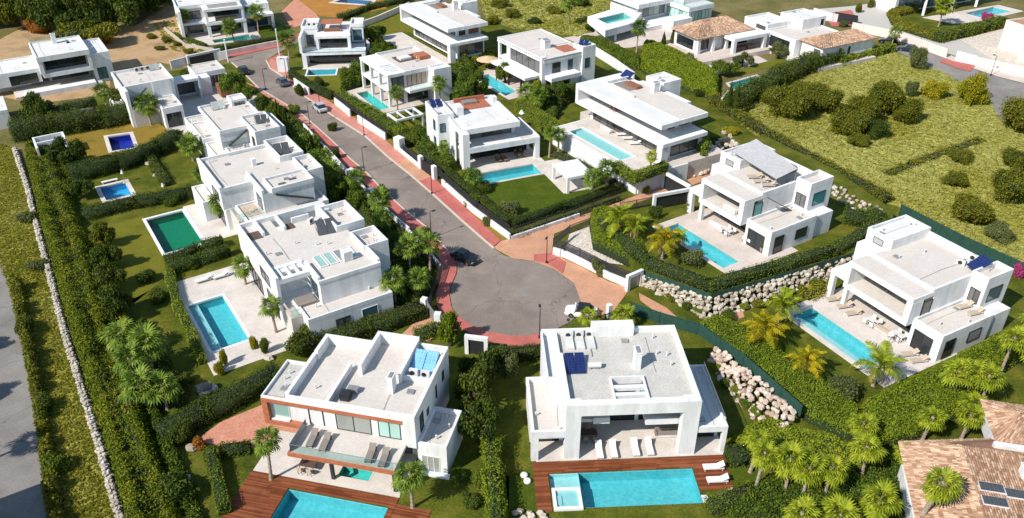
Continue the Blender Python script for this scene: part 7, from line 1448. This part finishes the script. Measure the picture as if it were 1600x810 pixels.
for i, (px, py, lb) in enumerate(((300, 703, 'large pale boulder at the left end of pink gravel court'), (346, 576, 'pale boulder between clipped cone shrubs below pool'), (335, 610, 'pale rock beside the grey pump box'), (232, 258, 'pale edging rock on the left lawn, upper'), (244, 276, 'pale edging rock on the left lawn, middle'), (256, 292, 'pale edging rock on the left lawn, lower'), (420, 562, 'flat pale rock behind the gravel roof'), (290, 752, 'pale rock on lawn left of the timber deck'))):
    ms = cached(('st', 'stone'), lambda: stone_meshes('stone')); tag(link('boulder', ms[i % 6], loc=P(px, py) + Vector((0, 0, .2)), rot=(0, 0, i), scale=(1.3, .9, .8)), lb, 'rock', 'garden rocks')
picket_fence('dark fence along scrub field behind the long villa hedge', [(1112, 164), (1215, 232), (1386, 322)], 1.5, group='dark railings', gap=.5)
net_fence('dark green screen fence between rightmost villa and scrub field', [(1404, 338), (1500, 388), (1612, 440)], 2.0)
net_fence('green screen fence under the terrace hedge, left of its corner', [(1008, 436), (1106, 470)], 1.1, z=1.6); net_fence('green screen fence under the terrace hedge, right of its corner', [(1110, 470), (1240, 432), (1380, 391)], 1.0, z=1.6)
net_fence('green screen fence above pinkish rubble bank beside long hedge', [(1090, 522), (1160, 572), (1250, 652)], 1.6, z=1.0); net_fence('green screen fence behind the front centre villa below the path', [(985, 490), (1030, 506), (1092, 524)], 1.7)

# ---------------------------------------------------------------- walls, railings, gates
wall('garden_wall', 'white roadside wall below the narrow aqua pool hedge, lower stretch', [(560, 192), (603, 220)], 1.5); wall('garden_wall', 'white roadside wall below narrow aqua pool hedge, upper stretch', [(524, 164), (548, 184)], 1.5); wall('garden_wall', 'white roadside wall near the road bend by small aqua pool', [(461, 134), (484, 150)], 1.6)
picket_fence('dark railing on the wall of the narrow aqua pool garden', [(524, 164), (560, 191), (606, 222)], .9, base=1.5)
wall('garden_wall', 'long white roadside wall along deep green lawn', [(691, 290), (740, 334), (797, 376)], 1.1); picket_fence('dark railing above the long white wall of deep green lawn', [(664, 262), (691, 288), (740, 332), (797, 374)], 1.2, base=1.0)
wall('garden_wall', 'low white wall under the driveway hedge', [(799, 375), (850, 358), (905, 339)], .6); picket_fence('dark railing along the driveway hedge of deep green lawn', [(800, 372), (905, 337), (972, 312)], 1.2, base=.5, gap=.2)
wall('garden_wall', 'white wall below the gate kiosk of the corner villa', [(622, 236), (656, 264)], .8); wall('gate_pillar', 'white gate pillar left of the corner villa dark gate', [(656, 263), (660, 266)], 2.4, .6, cat='pillar'); wall('gate_pillar', 'white gate pillar right of corner villa dark gate', [(677, 279), (681, 282)], 2.4, .6, cat='pillar'); wall('gate_kiosk', 'white meter kiosk with slab cap beside corner villa gate', [(620, 232), (629, 236)], 2.2, 1.2, cat='kiosk', cap='white')
picket_fence('dark sliding gate of the corner villa between white pillars', [(659, 266), (679, 281)], 2.0, gap=.09, name='gate'); picket_fence('dark railing behind the meter kiosk of corner villa', [(630, 238), (656, 262)], 1.6, gap=.1)
wall('garden_wall', 'white curving wall by the turning circle below dark railing', [(864, 398), (882, 403), (905, 414), (952, 438), (986, 452)], 1.15, .3); picket_fence('dark blue-grey railing on the white wall by turning circle', [(864, 397), (882, 402), (905, 413), (952, 437), (984, 450)], 1.3, base=1.15, gap=.13, pick=.08)
picket_fence('dark railing at the driveway corner above turning circle', [(866, 392), (890, 372)], 1.2, base=.9, gap=.12); picket_fence('dark slatted fence beside the pale gravel triangle', [(890, 366), (922, 354)], 1.5, gap=.16); picket_fence('dark slatted fence beside the orange driveway below portals', [(968, 330), (1020, 320)], 1.4, gap=.16, z=.2)
sheet('gravel_bed', [(890, 366), (922, 352), (932, 385), (975, 415), (905, 405), (882, 396)], 'gravel_pale', .06)
def portal(label, p0, p1, h, z=0.0, fill='dark_metal', t=.45, group='white entrance portals'):
    a, b = P(*p0, z), P(*p1, z); d = (b - a); L = d.length; ang = math.atan2(d.y, d.x); g = thing('entrance_portal', label, 'gate', a, ang, group)
    q = MB(); q.box(-t / 2, L + t / 2, -t / 2, t / 2, h - .45, h); q.build('lintel', 'white', g)
    for x in (0, L): q = MB(); q.box(x - t / 2 + .003, x + t / 2 - .003, -t / 2 + .003, t / 2 - .003, -.1, h - .45); q.build('post', 'white', g)
    n = max(2, int(L / 1.2))
    for i in range(n): q = MB(); q.box(t / 2 + (L - t) * i / n + .01, t / 2 + (L - t) * (i + 1) / n - .01, -.04, .04, .05, h - .46); q.build('gate_panel', fill, g)
    return g
portal('white portal with dark panels below the raised pool hedge', (1036, 294), (1074, 316), 2.9); portal('white portal with dark panels across the driveway end', (1021, 328), (1075, 318), 2.6); portal('white portal with grey-brown gate behind the first portals', (1042, 282), (1066, 268), 2.4, fill='timber_dark')
portal('white portal with grey gate at the end of turning circle wall', (980, 455), (1000, 446), 2.4, fill='grey_metal'); portal('white entrance portal at the lower left of turning circle', (730, 552), (760, 556), 2.6, fill='dark_metal')
wall('gate_pillar', 'white pillar at upper end of grey sliding gate by circle', [(660, 488), (668, 490)], 2.2, .7, cat='pillar'); wall('gate_pillar', 'white pillar at lower end of grey sliding gate by circle', [(680, 512), (690, 513)], 2.2, .7, cat='pillar'); wall('gate', 'grey sliding gate between white pillars left of the circle', [(668, 491), (682, 511)], 1.9, .08, 'grey_metal', cat='gate', group=None)
wall('garden_wall', 'white wall behind palms beside the red pavement, near circle', [(640, 370), (664, 396), (690, 425)], 1.1); picket_fence('dark railing from pavement bend towards the grey sliding gate', [(690, 425), (682, 450), (668, 488)], 1.4, gap=.12)
wall('garden_wall', 'white wall along red pavement, upper left side', [(476, 206), (497, 230), (520, 252)], 1.6); wall('garden_wall', 'white wall along red pavement, middle left side', [(520, 252), (545, 280), (575, 310)], 1.5); wall('garden_wall', 'white wall along red pavement, lower left side', [(588, 322), (612, 346), (640, 370)], 1.5)
wall('gate_kiosk', 'white meter kiosk on the red pavement, middle left side', [(546, 284), (560, 289)], 2.2, 1.2, cat='kiosk', cap='white'); wall('gate_kiosk', 'small white kiosk among bushes over red pavement', [(578, 312), (586, 316)], 2.0, .9, cat='kiosk', cap='white'); wall('gate_kiosk', 'white kiosk at road bend before three-tier villa', [(436, 112), (452, 112)], 3.0, 1.4, cat='kiosk', cap='white')
picket_fence('dark railing between turning circle and front centre villa', [(764, 556), (800, 560), (846, 556)], 1.6, gap=.14); picket_fence('dark railing behind the white car by the turning circle', [(945, 505), (985, 484)], 1.3, gap=.13)
wall('gate_pillar', 'white pillar beside the railing behind the white car', [(948, 498), (954, 496)], 2.0, .6, cat='pillar')
wall('garden_wall', 'low stone edging at the right front corner of timber deck', [(1106, 790), (1146, 768)], .35, .5, 'stone', group=None)
rubble('rubble_bank', 'pale rocks left of the spa tub at the bottom edge', 'stone bank', band_positions([(806, 800), (862, 806)], [(806, 822), (862, 828)], .2, .1, .5, 4, 9), .6, 'stone')
# white retaining wall of the raised pool terrace
wall('retaining_wall', 'long white retaining wall below the raised pool', None, 3.1, .35, 'white', world_pts=[fI(-20.7, -6.2), fI(1.7, -6.4)]); wall('retaining_wall', 'white corner wall at the near end of raised pool terrace', None, 3.0, .35, 'white', world_pts=[fI(1.7, -6.2), fI(2.2, 3.5)]); wall('retaining_wall', 'white end wall of raised pool terrace beside small lawn', None, 3.05, .35, 'white', world_pts=[fI(-20.7, -6.0), fI(-20.7, 1.0)])
wall('garden_wall', 'long white wall behind hedge bank, top centre', [(922, 82), (960, 106), (990, 128)], 2.0); wall('garden_wall', 'white wall of green pool terrace beside slim cypresses', [(1126, 168), (1140, 150), (1166, 160)], 1.8)
wall('garden_wall', 'pinkish stepped wall along the pavement at top centre', [(556, 46), (590, 34), (640, 12)], 1.4, .4, 'pinkwall', group='pink walls'); wall('garden_wall', 'pink wall along the far road behind the dark cars', [(1330, 48), (1400, 62), (1470, 88), (1478, 91)], 2.0, .3, 'pinkwall', group='pink walls'); wall('garden_wall', 'pink wall along the far road at right edge', [(1522, 103), (1580, 116), (1640, 130)], 2.0, .3, 'pinkwall', group='pink walls'); wall('gate', 'white garage gate in the pink wall above red apron', [(1492, 95), (1522, 103)], 2.2, .12, 'white', cat='gate', group=None)
wall('garden_wall', 'white wall at grey drive with dark gate panels', [(1270, 25), (1300, 34), (1340, 38)], 2.0, .3, 'greywhite'); wall('gate', 'dark grey panel gate near the red forecourt', [(1302, 34), (1338, 40)], 2.4, .1, 'dark_metal', cat='gate', group=None)
wall('garden_wall', 'sloping pale wall edging the lawn of top left villa', [(258, 48), (290, 74), (338, 82)], .8, .4, 'stone_grey', group=None); wall('garden_wall', 'white wall of the walled court near the road, top left', [(268, 108), (300, 100), (356, 92)], 1.8); portal('white portal with dark panels by the top left road end', (296, 104), (345, 93), 2.4)
wall('garden_wall', 'pink wall along the pavement below the top left villa', [(342, 90), (400, 78), (436, 71)], 1.2, .3, 'pinkwall', group='pink walls')
wall('garden_wall', 'white L-shaped wall between hedge rows, far left', [(72, 188), (146, 174)], .8)
for i, (px, py, h) in enumerate(((437, 88, 6.0), (357, 98, 5.0))):
    q = MB(); q.tube([(0, 0, 0), (0, 0, h)], .14, 8); q.tube([(0, 0, h), (0, 0, h + .1)], .2, 8); tag(q.build('pole', 'white', loc=P(px, py)), ('tall white pole at the road bend', 'white pole at the end of top left road')[i], 'pole')
build_pools()
# ---------------------------------------------------------------- street lamps
def lamp(label, px, py, h=4.2, arm=0.0):
    t = thing('street_lamp', label, 'street lamp', P(px, py, .1), arm, 'street lamps along the road')
    def pole(): b = MB(); b.tube([(0, 0, 0), (0, 0, .5), (0, 0, 1)], [1, 1, .75], 8); return b.mesh('pole', 'dark_metal')
    link('pole', cached('lpole', pole), t, scale=(.06, .06, h)); b = MB(); b.tube([(0, 0, h), (.35, 0, h + .04), (.6, 0, h)], .035, 6); b.build('arm', 'dark_metal', t)
    b = MB(); b.box(.35, .85, -.14, .14, h - .06, h + .05); hd = b.build('lamp_head', 'dark_metal', t); b = MB(); b.box(.42, .78, -.1, .1, h - .09, h - .062); b.build('lens', 'glass_pale', hd); b = MB(); b.box(-.14, .14, -.14, .14, 0, .25); b.build('base', 'dark_metal', t)
for px, py, a, lb in ((675, 303, 3.6, 'street lamp on red pavement beside the corner villa gate'), (674, 372, .6, 'street lamp on left pavement casting shadow toward black car'), (854, 411, 4.5, 'street lamp at the driveway corner of turning circle'), (843, 528, 1.6, 'street lamp at the near rim of turning circle'), (569, 212, 3.6, 'street lamp on right pavement below narrow aqua pool'), (569, 268, .6, 'street lamp on left pavement, middle of the road'), (484, 194, .6, 'street lamp on left pavement near upper villas'), (500, 166, 3.6, 'street lamp beside the silver car'), (415, 140, .6, 'street lamp on left side near road bend'), (448, 122, 3.6, 'street lamp beside the slate-grey car'), (1548, 118, 2.0, 'street lamp on far right road'), (1436, 74, 2.0, 'street lamp by the parked dark cars, top right')): lamp(lb, px, py, 4.2, a)

# ---------------------------------------------------------------- cars
def car(label, px, py, az, paint, L=4.4, Wd=1.82, H=1.48, suv=False, roof=None, z=.05):
    t = thing('car', label, 'car', P(px, py, z), R(az), 'cars on the roads'); b = MB(); hw = Wd / 2; x0, x1 = -L / 2, L / 2; sh = .92 if suv else .84
    st = [(x0, .45, .60, .80), (x0 + .12, .30, sh - .06, .93), (x0 + .6, .24, sh + .04, .98), (0, .22, sh + .02, 1.0), (x1 - 1.15, .22, sh - .02, 1.0), (x1 - .5, .24, sh - .12, .95), (x1 - .1, .30, .66, .86), (x1, .40, .55, .76)]
    for x, zb, zt, s in st: b.v += [(x, -hw * s * .96, zb), (x, -hw * s, (zb + zt) / 2), (x, -hw * s * .94, zt), (x, -hw * s * .6, zt + .04), (x, hw * s * .6, zt + .04), (x, hw * s * .94, zt), (x, hw * s, (zb + zt) / 2), (x, hw * s * .96, zb)]
    for i in range(len(st) - 1):
        for j in range(8): q = (j + 1) % 8; b.f.append((i * 8 + j, i * 8 + q, (i + 1) * 8 + q, (i + 1) * 8 + j)); b.m.append(0)
    b.f += [tuple(range(8)), tuple(reversed(range((len(st) - 1) * 8, len(st) * 8)))]; b.m += [0, 0]
    b.build('body', paint, t, smooth=False)
    ca = [(x0 + (.32 if suv else .45), sh, .9, 0), (x0 + (.55 if suv else 1.0), H - .06, .72, 1), (.35, H - .04, .72, 1), (x1 - 1.25, sh - .02, .9, 0)]; g = MB()
    P0 = [(ca[0][0], -hw * .84, sh), (ca[3][0], -hw * .84, sh), (ca[2][0], -hw * .70, H - .05), (ca[1][0], -hw * .70, H - .05)]; P1 = [(x, -y, z_) for x, y, z_ in P0]
    g.face(P0); g.face(P1[::-1]); g.face([P0[1], P1[1], P1[2], P0[2]]); g.face([P1[0], P0[0], P0[3], P1[3]]); g.face([P0[3], P0[2], P1[2], P1[3]]); cab = g.build('windows', 'glass', t)
    r = MB(); r.box(ca[1][0] - .02, ca[2][0] + .02, -hw * .72, hw * .72, H - .06, H); r.build('roof', roof or paint, t)
    for s in (-1, 1):
        p = MB(); p.bar((ca[2][0], s * hw * .71, H - .06), (ca[2][0] + .01, s * hw * .71, H - .06), .05, .02)
        for x in (x0 + .82, x1 - .86):
            w = MB(); w.tube([(0, -.11, 0), (0, .11, 0)], .33, 14); wo = w.build('wheel', 'tyre', t, (x, s * (hw - .1), .33 - .02)); k = MB(); k.tube([(0, s * .105, 0), (0, s * .125, 0)], .2, 10); k.build('rim', 'rim', wo)
        l = MB(); l.box(x1 - .16, x1 - .02, s * hw * .62 - .18, s * hw * .62 + .14, .56, .68); l.build('headlight', 'glass_pale', t); l = MB(); l.box(x0 - .01, x0 + .08, s * hw * .66 - .16, s * hw * .66 + .12, .62, .76); l.build('tail_light', 'timber_trim', t); l = MB(); l.box(.75, .92, s * (hw + .02) - .08, s * (hw + .02) + .08, .9, 1.02); l.build('mirror', paint, t)
car('black saloon car parked at the neck of the turning circle', 726, 407, -40, 'paint_black', 4.1, 1.75, 1.4); car('white car with black roof parked at right rim of turning circle', 908, 492, 168, 'paint_white', 4.0, 1.78, 1.46, False, 'paint_black'); car('silver car parked against the right pavement', 500, 172, 122, 'paint_silver', 4.3); car('slate-grey car parked near the road bend', 442, 132, 122, 'paint_slate', 4.4)
car('black car parked beside trees at the top left road end', 381, 114, 120, 'paint_black', 4.3); car('dark blue car in the shade at field corner, nearest the field', 1418, 80, 150, 'paint_blue', 4.4); car('black car beside the palm near clay-tile house', 1388, 68, 150, 'paint_black', 4.5, 1.85, 1.6, True); car('dark blue car behind the clay-tile house', 1353, 50, 150, 'paint_blue', 4.4)

# ---------------------------------------------------------------- outdoor furniture
def lounger(label, fr, u, v, z, rot, mat='fabric_white', frame='greywhite'):
    w = fr(u, v); t = thing('sun_lounger', label, 'sun lounger', (w.x, w.y, z), R(fr.az + rot), 'sun loungers')
    def fm(): b = MB(); b.box(-1.0, 1.0, -.34, .34, .26, .32); return b.mesh('frame', frame)
    def lm(): b = MB(); b.box(-.03, .03, -.03, .03, 0, .26); return b.mesh('leg', frame)
    link('frame', cached(('lf', frame), fm), t)
    for x, y in ((-.85, -.28), (-.85, .28), (.85, -.28), (.85, .28)): link('leg', cached(('ll', frame), lm), t, loc=(x, y, 0))
    def cm(): b = MB(); b.box(-1.0, .42, -.32, .32, .325, .42); return b.mesh('cushion', mat)
    def bm_(): b = MB(); b.box(0, .72, -.32, .32, 0, .09); return b.mesh('backrest', mat)
    link('cushion', cached(('lc', mat), cm), t); o = link('backrest', cached(('lb', mat), bm_), t, loc=(.42, 0, .35)); o.rotation_euler = (0, R(-32), 0)
def at(px, py, z, fr): d = fr.m.inverted() @ P(px, py, z); return d.x, d.y
for i, (u, v) in enumerate(((-10.1, -1.3), (-8.7, -1.5), (-4.0, -1.9), (-2.6, -2.1))): lounger(('brown-grey lounger on the front balcony, leftmost of four', 'brown-grey lounger on the front balcony, second from left', 'brown-grey lounger on the front balcony, third from left', 'brown-grey lounger on the front balcony, rightmost behind palm')[i], fA, u, v, 3.38, 95, 'fabric_grey', 'dark_metal')
for i, (px, py) in enumerate(((936, 708), (958, 707), (992, 704), (1014, 703))): u, v = at(px, py, .08, fB); lounger(('white lounger under the portal frame, leftmost of four', 'white lounger under the portal frame, second of four', 'white lounger under the portal frame, third of four', 'white lounger under the portal frame, rightmost of four')[i], fB, u, v, .08, 90)
for i, (px, py) in enumerate(((1114, 733), (1120, 753))): u, v = at(px, py, .1, fB); lounger(('white lounger at right end of timber deck, upper of two', 'white lounger at right end of timber deck, lower of two')[i], fB, u, v, .1, 0)
for i, (px, py) in enumerate(((1302, 470), (1318, 481), (1332, 492))): u, v = at(px, py, .08, fC); lounger(('taupe lounger beside the long diagonal pool, farthest of three', 'taupe lounger beside long diagonal pool, middle of three', 'taupe lounger beside long diagonal pool, nearest of three')[i], fC, u, v, .08, 75, 'fabric_beige')
for i, (px, py) in enumerate(((1420, 556), (1434, 566))): u, v = at(px, py, .08, fC); lounger(('grey lounger under terrace of the rightmost villa, upper', 'grey lounger under terrace of the rightmost villa, lower')[i], fC, u, v, .08, 70, 'fabric_beige')
for i, (px, py) in enumerate(((1506, 482), (1522, 492))): u, v = at(px, py, 3.3, fC); lounger(('beige lounger on first-floor terrace of rightmost villa, upper', 'beige lounger on first-floor terrace of rightmost villa, lower')[i], fC, u, v, 3.34, 80, 'fabric_beige')
for i, (px, py) in enumerate(((1178, 279), (1188, 286), (1200, 292))): u, v = at(px, py, 8.3, fD); lounger(('beige lounger beside the shade sail, farthest of three', 'beige lounger beside the shade sail, middle of three', 'beige lounger beside the shade sail, nearest of three')[i], fD, u, v, 8.33, 60, 'fabric_beige')
for i, (px, py) in enumerate(((318, 440), (345, 434))): u, v = at(px, py, .08, fE); lounger(('white lounger beside broad turquoise pool, left', 'white lounger beside broad turquoise pool, right')[i], fE, u, v, .08, 0)
for i, (px, py) in enumerate(((982, 218), (992, 226), (972, 212))): u, v = at(px, py, 3.1, fI); lounger(('white lounger beside the raised pool, middle', 'white lounger beside the raised pool, nearest', 'white lounger beside the raised pool, farthest')[i], fI, u, v, 3.08, 60)
for i, (px, py) in enumerate(((779, 251), (788, 250))): u, v = at(px, py, .08, fH); lounger(('brown lounger behind corner villa pool, left', 'brown lounger behind corner villa pool, right')[i], fH, u, v, .08, 90, 'fabric_brown', 'dark_metal')
def table_set(label, fr, px, py, z, chairs=4, mat='greywhite', seat='fabric_white', r=.6):
    w = P(px, py, z); t = thing('dining_table', label + ' table', 'table', w, R(fr.az), 'outdoor tables'); b = MB(); b.box(-r * 1.3, r * 1.3, -r * .7, r * .7, .70, .75); b.build('table_top', mat, t)
    for x in (-1, 1):
        for y in (-1, 1): b = MB(); b.box(x * r * 1.15 - .03, x * r * 1.15 + .03, y * r * .58 - .03, y * r * .58 + .03, 0, .70); b.build('leg', mat, t)
    pos = [(-.8, -1.1, 90), (.8, -1.1, 90), (-.8, 1.1, -90), (.8, 1.1, -90)][:chairs]
    for i, (x, y, a) in enumerate(pos):
        q = Matrix.Rotation(R(fr.az), 4, 'Z') @ Vector((x * r, y * r * .95, 0)); c = thing('chair', label + ' chair, ' + ('near left', 'near right', 'far left', 'far right')[i], 'chair', w + q, R(fr.az + a), label + ' chairs')
        b = MB(); b.box(-.24, .24, -.24, .24, .40, .47); b.build('seat', seat, c); b = MB(); b.box(-.27, -.2, -.24, .24, .45, .9); b.build('backrest', seat, c)
        for xx in (-.2, .2):
            for yy in (-.2, .2): b = MB(); b.box(xx - .02, xx + .02, yy - .02, yy + .02, 0, .40); b.build('leg', mat, c)
table_set('outdoor dining under the portal frame', fB, 920, 684, .08, 4, 'timber_dark', 'fabric_grey'); table_set('white patio dining below rightmost villa loggia', fC, 1362, 508, .08); table_set('white patio dining below rightmost villa terrace wing', fC, 1402, 530, .08); table_set('loggia dining on rightmost villa first floor', fC, 1392, 452, 3.52, 4, 'dark_metal', 'fabric_grey'); table_set('white patio dining below shade-sail villa loggia', fD, 1136, 366, 2.08); table_set('timber patio dining beside shade-sail villa terrace wing', fD, 1172, 378, 2.08, 4, 'timber', 'fabric_white'); table_set('small patio dining under rust-trimmed balcony', fA, 482, 733, .08, 2, 'timber_dark', 'fabric_beige'); table_set('first-floor balcony dining of the long villa', fI, 962, 172, 6.62, 4, 'timber', 'timber_trim'); table_set('corner villa poolside dining', fH, 812, 244, .08, 4, 'timber_dark', 'fabric_brown')
def sofa(label, fr, px, py, z, rot, L=2.0, mat='fabric_white'):
    t = thing('sofa', label, 'sofa', P(px, py, z), R(fr.az + rot), 'outdoor sofas'); b = MB(); b.box(-L / 2, L / 2, -.42, .42, .08, .32); b.build('base', 'greywhite', t); b = MB(); b.box(-L / 2 + .1, L / 2 - .1, -.38, .2, .325, .46); b.build('cushion', mat, t); b = MB(); b.box(-L / 2, L / 2, .22, .42, .325, .75); b.build('backrest', mat, t)
    for s in (-1, 1): b = MB(); b.box(s * L / 2 - .09 - .01 * s, s * L / 2 + .09 - .01 * s, -.42, .215, .325, .6); b.build('armrest', mat, t)
sofa('white sofa on loggia of shade-sail villa', fD, 1142, 330, 5.52, 180, 2.2); sofa('grey sofa under the portal frame right side', fB, 1040, 680, .08, 0, 2.2, 'fabric_grey'); sofa('white sofa beneath shade-sail villa loggia', fD, 1120, 356, 2.08, 180, 2.2); sofa('beige sofa beneath rightmost villa loggia', fC, 1378, 518, .08, 180, 2.2, 'fabric_beige'); sofa('white sofa by terrace of the long villa', fI, 948, 205, 3.08, 180, 2.4)
def parasol(label, px, py, z, r, h, mat='straw'):
    t = thing('parasol', label, 'parasol', P(px, py, z), 0, 'parasols'); b = MB(); b.tube([(0, 0, 0), (0, 0, h)], .04, 6); b.build('pole', 'trunk', t); c = MB(); n = 12
    for i in range(n): a, q = 2 * math.pi * i / n, 2 * math.pi * (i + 1) / n; c.face([(r * math.cos(a), r * math.sin(a), h - .7), (r * math.cos(q), r * math.sin(q), h - .7), (0, 0, h)]); c.face([(r * math.cos(q), r * math.sin(q), h - .72), (r * math.cos(a), r * math.sin(a), h - .72), (0, 0, h - .06)])
    c.build('canopy', mat, t); b = MB(); b.tube([(0, 0, 0), (0, 0, .12)], .3, 10); b.build('base', 'concrete', t)
parasol('straw thatched parasol beside shrubs near the hidden turquoise pool', 762, 108, 0, 2.4, 2.8); parasol('closed white parasol on terrace of corner villa', 815, 190, 3.6, .5, 2.2, 'fabric_white'); parasol('closed white parasol behind the blue pool on left lawn', 195, 286, 0, .25, 2.4, 'fabric_white'); parasol('white parasol by the rightmost villa terrace edge', 1388, 540, .08, .35, 2.3, 'fabric_white')
for px, py, z, lb in ((1190, 394, 2.07, 'potted shrub at corner of shade-sail villa terrace'), (1076, 330, 2.07, 'potted shrub by pillar of shade-sail villa terrace')):
    t = thing('plant_pot', lb, 'plant', P(px, py, z), 0, 'potted plants'); b = MB(); b.tube([(0, 0, 0), (0, 0, .7)], [.22, .34], 12); b.build('pot', 'pot', t); link('foliage', [v for k, v in CACHE.items() if k[0] == 'shrub' and not k[3]][0], t, loc=(0, 0, .7), scale=(.5, .5, .9))
for i, (px, py) in enumerate(((819, 745), (824, 754))):
    t = thing('garden_ball', ('white round pouf on lawn left of timber deck, upper', 'white round pouf on lawn left of timber deck, lower')[i], 'pouf', P(px, py), 0, 'white poufs'); b = MB(); b.tube([(0, 0, 0), (0, 0, .1), (0, 0, .3), (0, 0, .4)], [.25, .36, .36, .22], 14); b.build('cushion', 'fabric_white', t, smooth=True); b = MB(); b.tube([(0, 0, .4), (0, 0, .43)], .05, 8); b.build('button', 'fabric_beige', t)
t = thing('pump_box', 'grey round-topped pump box among rocks below the broad pool', 'box', P(320, 612), R(30)); b = MB(); b.box(-.7, .7, -.5, .5, 0, .6); b.build('case', 'greywhite', t); b = MB(); b.tube([(-.75, 0, .55), (.75, 0, .55)], .52, 12); b.build('lid', 'fabric_grey', t)
t = thing('diving_platform', 'white bench at the back rim of small blue pool', 'bench', P(172, 286), R(33)); b = MB(); b.box(-1.2, 1.2, -.25, .25, .38, .46); b.build('seat', 'white', t)
for s in (-1, 1): b = MB(); b.box(s * 1.0 - .05, s * 1.0 + .05, -.2, .2, 0, .38); b.build('leg', 'white', t)
# outside the left edge: the villa and palm whose shadows fall on the grey road
h = House('white villa beyond the left edge, known by its shadow on the grey road', P(-168, 900), 33, group=None); h.vol(-6, 6.5, -6, 3.5, 0, 7, .4, 'roof_white'); h.win('u', 6.5, -3, 0, 1, 3, 1, 2, 'glass')
tree('second tree beyond the left edge shading the grey road', -60, 560, 5.0, 1.8, 'leaf_dark', var=1, group='trees outside the view'); palm('palm beyond the left edge, known by its shadow on the grey road', -62, 742, 5.5, 1.9, group='palms outside the view'); tree('tree beyond the left edge shading the grey road', -70, 640, 5.0, 1.8, 'leaf_dark', group='trees outside the view')
# manholes
for i, (px, py) in enumerate(((640, 300), (690, 350), (820, 455))):
    b = MB(); b.tube([(0, 0, 0), (0, 0, .012)], .34, 18); o = b.build('manhole_cover', 'grey_metal', loc=P(px, py, .032)); tag(o, ('round manhole cover in the road near corner villa gate', 'round manhole cover in the road near the black car', 'round manhole cover in the middle of the turning circle')[i], 'manhole', 'manhole covers')
